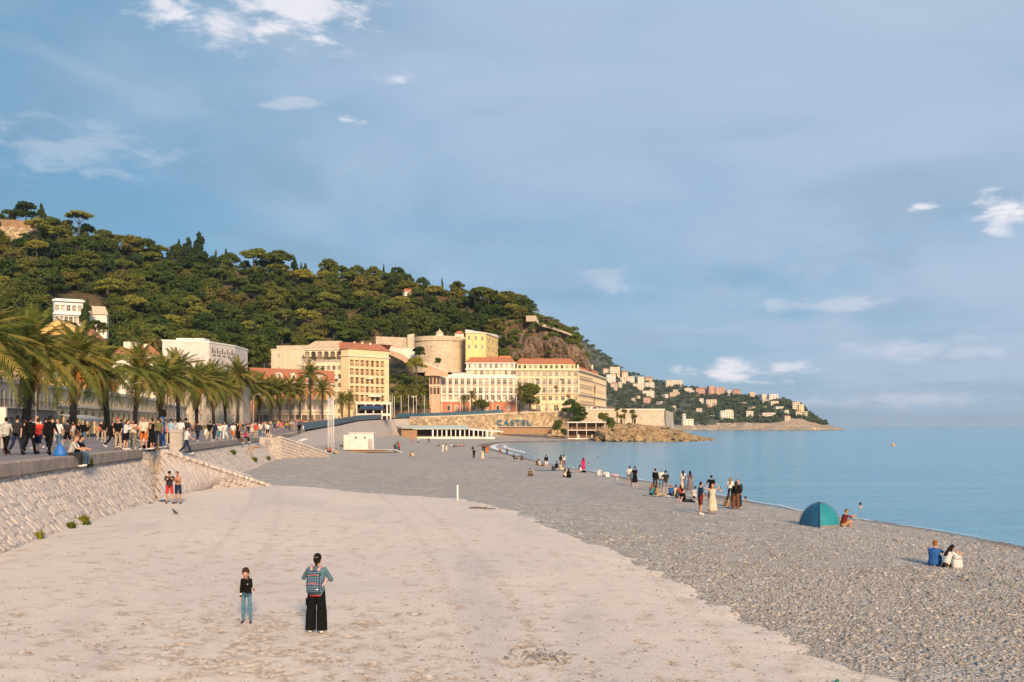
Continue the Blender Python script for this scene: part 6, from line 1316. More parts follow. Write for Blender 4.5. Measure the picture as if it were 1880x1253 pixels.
# the crowd further along
TOPS = ['white', 'cream', 'black', 'coral', 'red', 'paleblue', 'pink', 'charcoal', 'lightgrey', 'navy', 'orange', 'tan', 'denim', 'yellow', 'olive']; BOTS = ['navy', 'black', 'denim', 'beige', 'white', 'grey', 'khaki', 'brown']
def crowd(n, d0, d1, o0, o1, where, group, far=False):
    for _ in range(n):
        d = lerp(d0, d1, random.random() ** .8); t, b = random.choice(TOPS), random.choice(BOTS); bk = random.choice(['trousers', 'trousers', 'shorts', 'slim', 'midi']); ps = random.choice(['walk_a', 'walk_b', 'stand', 'stand_phone', 'walk_a'])
        f = np.interp(d, EDGE[:12, 1], np.arange(12)); P = offset_poly(EDGE, 0); e = np.array([np.interp(f, np.arange(12), EDGE[:12, i]) for i in range(3)]); o = random.uniform(o0, o1)
        gn = {'trousers': 'trousers', 'slim': 'slim trousers', 'shorts': 'shorts', 'midi': 'skirt'}[bk]
        person((e[0] - o, e[1], e[2]), random.choice([AWAY, TOWARD]) + random.uniform(-.6, .6), ps, t, b, 'person in a %s top and %s %s %s' % (WORDC.get(t, t), WORDC.get(b, b), gn, where), random.uniform(1.58, 1.86), botk=bk, hair=random.choice(['short', 'short', 'long', 'bun']), hairc=random.choice(list(HC_)), group=group)
crowd(26, 66, 110, 3, 19, 'on the middle promenade', 'strollers on the middle promenade')
crowd(46, 110, 190, 1.5, 20, 'before the blue railing', 'crowd before the blue railing')
crowd(54, 175, 300, .9, 12, 'along the blue railing', 'crowd along the blue railing')
crowd(34, 215, 335, .9, 7, 'near the end of the railing', 'crowd at the end of the railing')
def quay_pt(u):
    X = [xu(q, 400) for q in ()]; i = np.argmin(abs(940 + F * ES[:, 0] / ES[:, 1] - u) + 1e3 * (ES[:, 1] < 330)); return ES[i]
for i in range(58):
    u = random.uniform(700, 1212); e = quay_pt(u); j = random.uniform(.8, 5.5); t = random.choice(TOPS); b = random.choice(BOTS); x = xu(u, e[1] + j)
    wh = 'by the pavilion' if u < 800 else 'above the restaurant' if u < 905 else 'above the blue letters' if u < 1020 else 'on the point terrace'
    person((x, e[1] + j, float(e[2])), random.choice([AWAY, TOWARD, LEFT, RIGHT]), random.choice(['stand', 'walk_a', 'walk_b', 'stand_hip']), t, b, 'tiny person in a %s top and %s trousers %s' % (WORDC.get(t, t), WORDC.get(b, b), wh), random.uniform(1.6, 1.85), hairc=random.choice(list(HC_)), group='people along the far quay')
# ---------------------------------------------------------------- people on the beach: (u, foot row, distance)
def bch(u, d, rz, pose, top, bottom, label, h=1.72, **kw):
    x = xu(u, d); return person((x, d, gz(x, d) + kw.pop('dz', 0.)), rz, pose, top, bottom, label, h, **kw)
G2 = 'people on the shingle by the water'
bch(311, dfoot(311, 925), R(200), 'stand_phone', 'charcoal', 'red', 'child in a black patterned tee, cap and red shorts by the revetment', 1.62, botk='shorts', hair='cap', hairc='black', shoes='black')
bch(327, dfoot(327, 925), R(170), 'stand_phone', 'navy', 'navy', 'bare chested child in dark shorts beside the red shorts', 1.60, topless=True, botk='shorts', hairc='black', shoes='navy', skin=1)
bch(342, 61.5, R(-60), 'walk_a', 'white', 'navy', 'person in a white tee and dark jeans walking down the ramp', 1.72, dz=2.2, hairc='black')
bch(1714, dfoot(1714, 1039), R(-35), 'sit_knees', 'blue', 'blue', 'person with ginger hair in a blue denim jacket seated on the shingle at right', 1.74, topk='jacket', hairc='ginger', hi=True)
bch(1736, dfoot(1736, 1042), R(-70), 'sit_read', 'white', 'black', 'dark haired person in a white tee seated behind the white rucksack', 1.64, hair='long', hairc='black', shoes='cream', hi=True)
bch(1547, dfoot(1547, 967), R(-80), 'sit_knees', 'maroon', 'tan', 'person in a cap and maroon tee sitting beside the teal tent', 1.78, botk='shorts', hair='cap', hairc='olive', shoes=None)
bch(1286, dfoot(1286, 945), R(-75), 'stand', 'navy', 'maroon', 'person in a navy polo and maroon shorts standing before the sea', 1.80, botk='shorts', hairc='black')
bch(1308, dfoot(1308, 944), R(170), 'arms_up', 'cream', 'cream', 'person in a long cream dress with raised arms', 1.68, topk='tank', botk='maxi', hair='long', hairc='ginger', shoes=None)
bch(1306, 72, AWAY, 'stand_hip', 'black', 'charcoal', 'person in black behind the cream dress', 1.78, topk='short', hairc='black')
bch(1341, 72, R(-20), 'stand', 'white', 'black', 'blond person in a white top and black trousers left of the embracing pair', 1.68, hair='long', hairc='blond')
bch(1351, 64, R(-15), 'stand', 'black', 'brown', 'long haired person in a black jacket and brown wide trousers', 1.72, topk='long', botk='wide', hair='long', hairc='brown', shoes='tan')
bch(1356, 65, R(150), 'stand', 'charcoal', 'navy', 'person in dark clothes embracing the one with brown trousers', 1.82, topk='long', hairc='brown')
bch(1336, 67, R(-30), 'sit_knees', 'tan', 'white', 'person in tan seated left of the brown trousers', 1.65, hair='long', hairc='brown')
bch(1344, 66, R(-20), 'sit_out', 'cream', 'white', 'person in cream seated at the feet of the embracing pair', 1.65, hair='long', hairc='ginger')
bch(1203, 82, R(-30), 'stand', 'black', 'charcoal', 'person in a black jacket, leftmost standing of the group by the sea', 1.78, topk='long', hairc='black')
bch(1214, 84, AWAY, 'stand', 'white', 'denim', 'person in a white top and jeans behind the dark printed tee', 1.7, hairc='grey')
bch(1222, 78, AWAY, 'stand_hip', 'charcoal', 'grey', 'person in a dark tee with green print and pale grey shorts', 1.78, botk='shorts', hairc='black')
bch(1196, 74, R(-25), 'sit_knees', 'teal', 'navy', 'person in teal seated at the left of the big group', 1.7, hair='long', hairc='ginger')
bch(1207, 74.5, R(-80), 'sit_out', 'tan', 'beige', 'person in tan stretched out beside the teal one', 1.7, hair='long', hairc='brown')
bch(1231, 76, R(-20), 'sit_knees', 'blue', 'navy', 'person in royal blue seated in the middle of the big group', 1.7, hairc='blond')
bch(1241, 76, R(-10), 'sit_knees', 'cream', 'cream', 'person in cream seated right of the royal blue one', 1.66, hairc='brown')
bch(1251, 75.5, R(10), 'sit_knees', 'red', 'black', 'person in a red top seated below the two long dresses', 1.7, hair='long', hairc='brown')
bch(1256, 69, R(-75), 'sit_out', 'black', 'charcoal', 'person in black reclining in front of the red top', 1.75, botk='trousers', hairc='black')
bch(1275, 74, R(-20), 'sit_knees', 'white', 'white', 'person in white seated left of the navy polo', 1.72, hairc='brown')
bch(1254, 84, AWAY, 'stand', 'white', 'cream', 'long haired person in a white dress facing the sea', 1.70, topk='tank', botk='maxi', hair='long', hairc='brown')
bch(1267, 83, AWAY, 'stand', 'lilac', 'lilac', 'long haired person in a grey lilac dress facing the sea', 1.70, botk='maxi', hair='long', hairc='black')
bch(1156, 89, R(-10), 'stand', 'white', 'grey', 'person in a white shirt and grey shorts by the water', 1.76, botk='shorts', hairc='brown', shoes=None)
bch(1165.5, 88.5, R(20), 'stand_hip', 'black', 'black', 'person in a short black dress beside the white shirt', 1.74, botk='midi', hair='bun', hairc='brown')
bch(1098, 108, R(-40), 'sit_knees', 'white', 'white', 'person wrapped in white sitting near the white bags', 1.7, hairc='grey')
bch(1071, 140, R(10), 'stand', 'magenta', 'magenta', 'person in a long magenta dress at the water', 1.72, topk='long', botk='maxi', hair='long', hairc='brown')
bch(1066, 117, R(-70), 'sit_out', 'white', 'black', 'person in white and black seated in front of the magenta dress', 1.7, hair='long', hairc='black')
bch(1036, 102, R(-30), 'sit_knees', 'cream', 'cream', 'person in cream seated on the shingle, left of a dark hooded one', 1.65, hair='long', hairc='brown')
bch(1043, 100, R(-20), 'sit_knees', 'black', 'black', 'person in a black hood seated on the shingle', 1.72, topk='hood', hair='long', hairc='black')
bch(971, 101, R(-60), 'sit_knees', 'olive', 'brown', 'person in olive crouching alone on the open shingle', 1.55, hairc='black')
bch(1003, 124, R(30), 'stand', 'black', 'white', 'person in a black top and white shorts standing over a towel', 1.72, topk='long', botk='shorts', hairc='brown', shoes=None)
bch(986, 136, R(-30), 'sit_knees', 'black', 'black', 'person in black seated left of the white top', 1.74, hairc='black')
bch(991, 135, R(-60), 'sit_out', 'white', 'brown', 'person in a white top with brown trousers seated by the water', 1.7, hairc='black')
bch(1021, 128, R(-30), 'sit_knees', 'black', 'black', 'person in black seated left of the two standing by the water', 1.7, hairc='black')
bch(1029.5, 132, R(-20), 'stand', 'charcoal', 'beige', 'person in charcoal standing by the water, left of two', 1.66, hair='long', hairc='black')
bch(1035, 133, R(10), 'stand', 'white', 'brown', 'person in white and brown standing by the water, right of two', 1.72, hair='long', hairc='brown')
bch(1030, 122, R(-60), 'sit_out', 'cream', 'cream', 'person in cream stretched out below the two standing', 1.7, hairc='brown')
bch(957, 160, R(-40), 'sit_knees', 'brown', 'brown', 'person in brown with long hair seated at the bend of the shore', 1.7, hair='long', hairc='brown')
bch(944, 165, R(-40), 'sit_out', 'black', 'black', 'person in black seated right of the blue shorts', 1.7, hairc='brown')
bch(931, 172, R(-20), 'stand', 'olive', 'blue', 'person in an olive top and blue shorts at the bend of the shore', 1.76, botk='shorts', hairc='blond')
bch(918, 188, R(20), 'stand', 'tan', 'brown', 'bare armed person in tan at the edge of the surf', 1.72, topless=True, botk='shorts', hairc='brown')
bch(870, 158, AWAY, 'walk_a', 'black', 'black', 'person in black with a white band walking on the shingle', 1.76, hairc='black')
bch(886, 156, R(30), 'stand', 'cream', 'cream', 'person in a pale peach long dress on the shingle', 1.68, botk='maxi', hair='long', hairc='black')
bch(894, 190, R(-20), 'stand', 'orange', 'orange', 'person in a bright orange dress near the surf', 1.74, botk='midi', hair='long', hairc='brown')
bch(889, 196, R(20), 'walk_b', 'charcoal', 'navy', 'person in dark clothes left of the orange dress', 1.7, hairc='black')
bch(813, 200, R(-30), 'walk_a', 'white', 'white', 'person in white walking on the middle beach, left of two', 1.72, botk='wide', hairc='black')
bch(819.5, 199, R(-20), 'walk_b', 'cream', 'cream', 'person in cream walking on the middle beach, right of two', 1.68, botk='midi', hair='long', hairc='black')
bch(753, 166, R(-50), 'sit_knees', 'khaki', 'khaki', 'person in khaki seated with another on the middle beach', 1.7, hairc='black')
bch(757, 165, R(-20), 'sit_phone', 'cream', 'beige', 'person in cream seated with the khaki one on the middle beach', 1.66, hairc='black')
for (u, t, b, lb) in ((725, 'charcoal', 'navy', 'person in charcoal, left of a trio by the hut platform'), (728.8, 'teal', 'denim', 'person in teal, middle of a trio by the hut platform'), (732.5, 'red', 'navy', 'person in red, right of a trio by the hut platform')): bch(u, 190, R(random.uniform(-40, 40)), 'stand', t, b, lb, 1.74, hairc='brown')
bch(730, 225, R(10), 'walk_a', 'brown', 'brown', 'small dark figure behind the trio by the hut', 1.7)
for (u, d, t, b, lb) in ((757, 300, 'pink', 'magenta', 'small figure in pink before the timber screen'), (768.5, 290, 'white', 'black', 'small figure in white and black before the timber screen'), (787, 296, 'black', 'charcoal', 'small figure in black walking below the restaurant')): bch(u, d, R(random.uniform(-50, 50)), 'walk_a', t, b, lb, 1.7)
for (u, d, t, lb) in ((804, 260, 'black', 'dark lying figure on the far beach'), (829, 255, 'white', 'seated figure in white on the far beach'), (835, 250, 'teal', 'seated figure in teal on the far beach'), (840, 254, 'coral', 'seated figure in coral on the far beach'), (845, 258, 'tan', 'seated figure in tan on the far beach'), (850, 256, 'pink', 'seated figure in pink on the far beach'), (868, 230, 'black', 'dark seated figure left of the surf'), (886, 252, 'charcoal', 'dark seated figure higher up left of the surf')): bch(u, d, R(random.uniform(-60, 60)), 'sit_knees' if 'lying' not in lb else 'lie', t, 'navy', lb, 1.7, hairc='black')
bch(607, 176, R(60), 'sit_knees', 'red', 'navy', 'person in red seated at the foot of the flagpoles', 1.72); bch(600, 178, R(40), 'sit_knees', 'black', 'black', 'person in black seated left of the red one at the flagpoles', 1.7); bch(616.5, 165, R(80), 'sit_out', 'yellow', 'black', 'person in a bright yellow top seated below the flagpoles', 1.7); bch(599, 166, R(-70), 'sit_out', 'cream', 'black', 'person in cream seated on the slope left of the yellow top', 1.7)
# bathers: only heads and shoulders above the water
for (u, v, lb, hc) in ((1102, 870, 'bather with pale shoulders off the white bags', 'brown'), (1098, 840, 'distant dark head swimming in the bay', 'black'), (1080, 851, 'dark head of a swimmer off the magenta dress', 'black'), (1322, 899, 'bather head right of the cream dress', 'brown'), (1369, 917, 'bather with bare shoulders right of the embracing pair', 'brown'), (1580, 929, 'dark head of a swimmer right of the tent', 'black'), (1171, 823, 'far swimmer below the rocks', 'black')):
    d = 10980 / (v + 3 - 784); r = person((xu(u, d), d, -1.42), random.uniform(-1, 1), 'stand', 'navy', 'navy', lb, 1.72, topless=True, botk='shorts', hairc=hc, shoes=None)
# ================================================================ things on the beach and along the quay
# teal pop-up tent
td = dfoot(1504, 967); tx = xu(1504, td); tent = empty('beach_tent', (tx, td, gz(tx, td) - .03), R(-60), 'teal and blue dome tent pitched on the shingle', 'tent')
TEAL = plain('teal_nylon', (.012, .215, .265), .55, .12, 2.); DBLUE = plain('blue_nylon', (.012, .085, .175), .55, .15, 2.); SKIRT = plain('grey_nylon', (.20, .21, .22), .7, .1, 2.)
hw = .74; ht = 1.24
def rib(a): return [Vector((hw * 1.414 * math.cos(th) ** .98 * math.cos(a), hw * 1.414 * math.cos(th) ** .98 * math.sin(a), ht * math.sin(th) ** 1.08)) for th in [PI / 2 * i / 10 * .985 for i in range(11)]]
ribs = [rib(PI / 4 + PI / 2 * i) for i in range(4)]
for i in range(4):                                           # panels: front, right, back, left
    a, b_ = ribs[i], ribs[(i + 1) % 4]; mt = [DBLUE, DBLUE, DBLUE, TEAL][i]; mb = MB(); sk = MB(); n = 8
    for r_ in range(10):
        for j in range(n):
            def pt(rr, q):
                p = a[rr].lerp(b_[rr], q); bul = math.sin(PI * q) * .10 * math.cos(PI / 2 * rr / 10); c = Vector((p.x, p.y, 0)); return p + (c.normalized() * (bul - .04) if c.length > .01 else Vector())
            (sk if r_ < 1 and i == 3 else mb).quad(pt(r_, j / n), pt(r_, (j + 1) / n), pt(r_ + 1, (j + 1) / n), pt(r_ + 1, j / n))
    put('panel', mb.mesh('panel', mt, True), tent)
    if sk.v: put('ground_skirt', sk.mesh('ground_skirt', SKIRT, True), tent)
for r_ in ribs: mb = MB(); mb.tube([p * 1.012 for p in r_], .012, 5); put('pole', mb.mesh('pole', IRON), tent)
mb = MB(); mb.tube([(0, 0, ht - .01), (0, 0, ht + .07)], .03, 8); [mb.tube([(.25 * math.cos(PI / 4 + PI / 2 * i), .25 * math.sin(PI / 4 + PI / 2 * i), ht - .02), (0, 0, ht + .05)], .012, 4) for i in range(4)]; put('hub', mb.mesh('hub', IRON), tent)
# dark sheet for the shade inside the tent's opening on the blue side
mb = MB(); mb.add([(-.42, -.83, .02), (.30, -.83, .02), (-.05, -.62, .86)], ((0, 1, 2),)); put('doorway_shade', mb.mesh('doorway_shade', SHADEIN), tent, (0, .03, 0), (0, 0, 0))
def rucksack(loc, label, col, s=1.):
    r = empty('rucksack', loc, random.uniform(-.3, .3), label, 'bag', None, s); mb = MB()
    mb.loft([[(w * math.copysign(abs(math.cos(a)) ** .6, math.cos(a)), dp * math.copysign(abs(math.sin(a)) ** .6, math.sin(a)), z) for a in [2 * PI * j / 16 for j in range(16)]] for z, w, dp in ((0, .17, .10), (.05, .19, .12), (.25, .17, .11), (.36, .14, .09), (.40, .10, .06))]); put('bag', mb.mesh('bag', OBJP, True), r, color=col)
    mb = MB(); mb.loft([[(w * math.cos(2 * PI * j / 12), dp * math.sin(2 * PI * j / 12) - .02, z) for j in range(12)] for z, w, dp in ((.30, .165, .115), (.42, .13, .09))]); put('flap', mb.mesh('flap', OBJP, True), r, color=tuple(x * .92 for x in col))
    for s_ in (-1, 1): mb = MB(); mb.tube([(s_ * .08, .09, .36), (s_ * .10, .17, .22), (s_ * .12, .10, .05)], .018, 5); put('strap', mb.mesh('strap', OBJP), r, color=(.1, .09, .08))
    return r
rd = dfoot(1757, 1043); rx = xu(1757, rd); rucksack((rx, rd, gz(rx, rd)), 'white rucksack standing on the shingle before the seated pair', (.66, .63, .60), 1.08)
x, z = edge_at(43.6); r = empty('drawstring_bag', (float(x) - .1, 43.6, float(z)), 0, 'bright blue drawstring bag on the promenade edge', 'bag'); mb = MB(); mb.loft([[(w * math.cos(2 * PI * j / 12), w * .7 * math.sin(2 * PI * j / 12), z_) for j in range(12)] for z_, w in ((0, .26), (.08, .30), (.25, .24), (.45, .12), (.58, .05))]); put('bag', mb.mesh('bag', OBJP, True), r, color=(.02, .16, .52)); mb = MB(); mb.tube([(0, 0, .55), (.08, 0, .72), (.14, 0, .5)], .012, 5); put('cord', mb.mesh('cord', OBJP), r, color=(.5, .55, .6))
def flat_towel(u, d, w, l, col, label, rz=0.):
    x = xu(u, d); n = 6; mb = MB(); V = [[(lerp(-w / 2, w / 2, i / n), lerp(-l / 2, l / 2, j / n)) for i in range(n + 1)] for j in range(n + 1)]; c, s = math.cos(rz), math.sin(rz)
    q = [[(a * c - b * s, a * s + b * c) for a, b in r_] for r_ in V]; H = [[gz(x + a, d + b) - gz(x, d) + .05 + .015 * math.sin(a * 9 + b * 5) for a, b in r_] for r_ in q]
    for j in range(n):
        for i in range(n): mb.quad(*[(*q[jj][ii], H[jj][ii]) for jj, ii in ((j, i), (j, i + 1), (j + 1, i + 1), (j + 1, i))])
    r = put('towel', mb.mesh('towel', OBJP), None, (x, d, gz(x, d)), color=col); tag(r, label, 'towel')
flat_towel(1012, 119, 4.2, 1.1, (.12, .18, .26), 'blue and white towel spread below the one in white shorts', .1); flat_towel(300, 52.5, .8, .5, (.015, .05, .19), 'navy cloth lying on the sand left of the two boys', -.5); flat_towel(1204, 73.5, 2.0, 1.0, (.60, .58, .55), 'white towel under the teal and tan pair', .1); flat_towel(914, 166, 2.6, 1.0, (.06, .055, .05), 'dark mat on the shingle at the bend of the shore', .2); flat_towel(1340, 65.2, 1.9, .9, (.64, .62, .58), 'pale towel at the feet of the embracing pair', .1)
for (u, d, col, lb, s) in ((1016, 119.5, (.02, .02, .022), 'dark bag on the blue towel', 1.3), (1111, 107, (.72, .70, .66), 'white carrier bag, left of two near the water', 1.2), (1115, 106, (.70, .68, .66), 'white carrier bag, right of two near the water', 1.3), (1133, 99, (.34, .36, .36), 'small grey bag alone on the shingle', .9), (1245, 73, (.03, .03, .035), 'black bag among the big seated group', 1.2), (1333, 66.2, (.45, .24, .09), 'tan bag left of the seated pair', 1.)):
    x = xu(u, d); r = rucksack((x, d, gz(x, d)), lb, col, s)
# swim ring, buoy
x, y = xu(1128, 10980 / (874 - 784)), 10980 / (874 - 784); mb = MB(); n = 20; rings = [[((.42 + .13 * math.cos(2 * PI * j / 8)) * math.cos(2 * PI * i / n), (.42 + .13 * math.cos(2 * PI * j / 8)) * math.sin(2 * PI * i / n), .13 * math.sin(2 * PI * j / 8) + .08) for j in range(8)] for i in range(n + 1)]; mb.loft(rings, 0, False); o = put('swim_ring', mb.mesh('swim_ring', OBJP, True), None, (x, y, 0), color=(.74, .36, .42)); tag(o, 'pink inflatable ring floating by the shore', 'swim ring')
y = 10980 / (818.5 - 784); r = empty('buoy', (xu(1640, y), y, 0), 0, 'small orange buoy out on the sea at right', 'buoy'); mb = MB(); mb.ell((0, 0, .25), (.55, .55, .5), 12); put('float', mb.mesh('float', OBJP, True), r, color=(.80, .38, .08)); mb = MB(); mb.tube([(0, 0, .7), (0, 0, 1.1)], .05, 6); put('mast', mb.mesh('mast', STEEL), r)
# white marker post at the far edge of the sand
pd = 64.5; x = xu(840, pd); r = empty('marker_post', (x, pd, gz(x, pd)), 0, 'white upright marker post at the far edge of the sand', 'post'); mb = MB(); mb.tube([(0, 0, -.2), (0, 0, 1.0)], .055, 12); mb.tube([(0, 0, 1.0), (0, 0, 1.03)], .063, 12); put('shaft', mb.mesh('shaft', WHITE, True), r)
# driftwood, pigeon, bottle
d = 57.; x = xu(885, d); mb = MB(); mb.tube([(-.75, .25, .05), (-.3, .1, .09), (.2, -.12, .06), (.8, -.22, .04)], [.03, .05, .045, .02], 6); mb.tube([(.1, -.1, .08), (.3, .15, .16)], [.03, .012], 5); o = put('driftwood', mb.mesh('driftwood', DARKW, True), None, (x, d, gz(x, d))); tag(o, 'bent piece of driftwood near the far edge of the sand', 'driftwood')
d = 45.; x = xu(321, d); r = empty('pigeon', (x, d, gz(x, d)), R(60), 'dark pigeon standing on the sand near the revetment', 'bird', None, .85); mb = MB(); mb.ell((0, 0, .16), (.075, .15, .075), 12, Matrix.Rotation(R(20), 3, 'X')); mb.capsule((0, .11, .20), (0, .15, .27), .045, .035, 8); mb.ell((0, .17, .295), (.035, .042, .036), 10); mb.capsule((0, -.12, .12), (0, -.24, .08), .05, .03, 8); put('body', remesh(mb, .01, OBJP), r, color=(.06, .06, .065))
mb = MB(); mb.tube([(0, .20, .29), (0, .235, .28)], [.012, .003], 5); put('beak', mb.mesh('beak', IRON), r)
for s in (-1, 1): mb = MB(); mb.tube([(s * .03, .02, .10), (s * .03, .02, .0), (s * .03, .06, .0)], .008, 4); put('leg', mb.mesh('leg', OBJP), r, color=(.4, .12, .08))
d = 18.6; x = xu(1537, d); r = empty('bottle', (x, d, gz(x, d) + .035), R(70), 'crushed green bottle on the sand at lower right', 'bottle'); mb = MB(); mb.tube([(-.11, 0, 0), (-.09, 0, 0), (.04, 0, .006), (.08, 0, 0), (.12, 0, 0)], [.02, .036, .034, .015, .013], 10); put('bottle_body', mb.mesh('bottle_body', OBJP, True), r, color=(.02, .19, .06)); mb = MB(); mb.tube([(.12, 0, 0), (.14, 0, 0)], .016, 10); put('cap', mb.mesh('cap', WHITE), r)
# two dogs
def dog(u, d, rz, label, col):
    x = xu(u, d); g_ = MB(); g_.capsule((0, -.22, .44), (0, .20, .47), .105, .125); g_.capsule((0, .24, .52), (0, .38, .68), .085, .07); g_.capsule((0, .40, .70), (0, .56, .66), .07, .04); g_.capsule((0, -.28, .48), (0, -.50, .62), .03, .018)
    for s in (-1, 1):
        g_.capsule((s * .07, .18, .42), (s * .07, .20, .22), .055, .035); g_.capsule((s * .07, .20, .22), (s * .07, .18, .02), .032, .026); g_.capsule((s * .07, -.22, .42), (s * .08, -.14, .26), .075, .045); g_.capsule((s * .08, -.14, .26), (s * .08, -.30, .17), .04, .03); g_.capsule((s * .08, -.30, .17), (s * .08, -.28, .02), .028, .026); g_.capsule((s * .045, .40, .76), (s * .06, .37, .84), .025, .01)
    r = empty('dog', (x, d, gz(x, d)), rz, label, 'dog', None, 1.15); put('body', remesh(g_, .016, OBJP), r, color=col); mb = MB(); mb.tube([(0, .28, .53), (0, .31, .60)], .10, 10); put('collar', mb.mesh('collar', REDR), r)
dog(627, 205, R(-60), 'black dog standing left of another by the white hut', (.02, .02, .02)); dog(635, 208, R(-90), 'dark brown dog nosing the ground beside the white hut', (.035, .025, .02))
# white hut on a platform
HUTW = plain('hut_render', (.64, .61, .57), .7, .08, .9)
hd = 190.; hx = xu(664, hd); hz = gz(hx, hd); hut = empty('beach_hut', (hx, hd, hz), R(3), 'white cabin with two small square windows on a low platform', 'hut')
mb = MB(); mb.box((.1, 0, 2.05), (4.6, 3.0, 3.0)); put('wall', mb.mesh('wall', HUTW), hut); mb = MB(); mb.box((0, 0, 0), (.8, .06, 1.9)); put('door', mb.mesh('door', GREYC), hut, (1.75, -1.51, 1.55)); mb = MB(); mb.box((.1, 0, 3.62), (4.9, 3.3, .14)); put('roof', mb.mesh('roof', OFFW), hut)
mb = MB(); mb.box((-2.75, .1, 1.9), (1.05, 2.4, 2.7)); put('side_room', mb.mesh('side_room', OFFW), hut)
for xx in (-.95, .75): mb = MB(); mb.box((0, 0, 0), (.34, .06, .40), 0); mb.box((0, -.01, 0), (.24, .07, .30), 1); put('window', mb.mesh('window', [DARKW, GLASS]), hut, (xx, -1.51, 2.75))
mb = MB(); mb.box((0, 0, 0), (.03, .06, 2.6)); put('door_joint', mb.mesh('door_joint', GREYC), hut, (-2.22, -1.51, 1.9))
mb = MB(); mb.box((1.6, -.2, .48), (9.8, 4.4, .14)); put('platform', mb.mesh('platform', GREYC), hut)
for i in range(6): mb = MB(); mb.box((0, 0, .2), (.16, .16, .44)); put('platform_leg', mb.mesh('platform_leg', WOOD), hut, (-2.9 + i * 1.75, -2.2, 0))
mb = MB(); mb.box((0, 0, .22), (8.5, .1, .34)); put('lattice', mb.mesh('lattice', WOOD), hut, (.8, -2.0, 0))
mb = MB(); mb.box((0, 0, 0), (1.9, 1.2, .1), 0, 0, Matrix.Rotation(R(22), 3, 'Y')); put('ramp', mb.mesh('ramp', OFFW), hut, (7.2, -1.4, .16))
# four white flagpoles standing on the beach
for i, u in enumerate((602.5, 605.8, 609.2, 612.5)):
    d = 182 + (i % 2) * 2; x = xu(u, d); r = empty('flagpole', (x, d, gz(x, d) - .1), 0, 'tall white flagpole on the beach, %s of four from the left' % ORD[i], 'flagpole', 'flagpoles on the beach'); zt = (727 + (i % 2) * 4 - 784); top = CZ - zt / F * d
    mb = MB(); mb.tube([(0, 0, 0), (0, 0, top - r.location.z)], [.085, .055], 10); put('pole', mb.mesh('pole', WHITE, True), r); mb = MB(); mb.ell((0, 0, 0), (.09, .09, .09), 8); put('finial', mb.mesh('finial', WHITE), r, (0, 0, top - r.location.z)); mb = MB(); mb.box((0, 0, .1), (.4, .4, .2)); put('base', mb.mesh('base', GREYC), r)
# bent shower posts
def shower(u, v0, v1, d, label, mat, flip=1):
    p = at(u, v0, d); x, y = p.x, p.y; z0 = p.z; h = (v0 - v1) / F * d; r = empty('beach_shower', p, 0, label, 'shower')
    for s in (-.22, .22): mb = MB(); mb.tube([(s, 0, -.3), (s, 0, h * .72), (s + .25 * flip, 0, h * .92), (s + .9 * flip, 0, h)], .06, 7); put('post', mb.mesh('post', mat, True), r)
    mb = MB(); mb.tube([(-.32 + .9 * flip, 0, h), (.32 + .9 * flip, 0, h)], .09, 6); put('cross_bar', mb.mesh('cross_bar', mat), r); mb = MB(); mb.box((0, 0, .04), (1.6, 1.2, .1)); put('base', mb.mesh('base', GREYC), r)
shower(457, 855, 821, 105, 'weathered bent twin post shower on the far revetment', WOOD); shower(548, 834, 807, 140, 'white bent twin post shower at the end of the far ramp', WHITE)
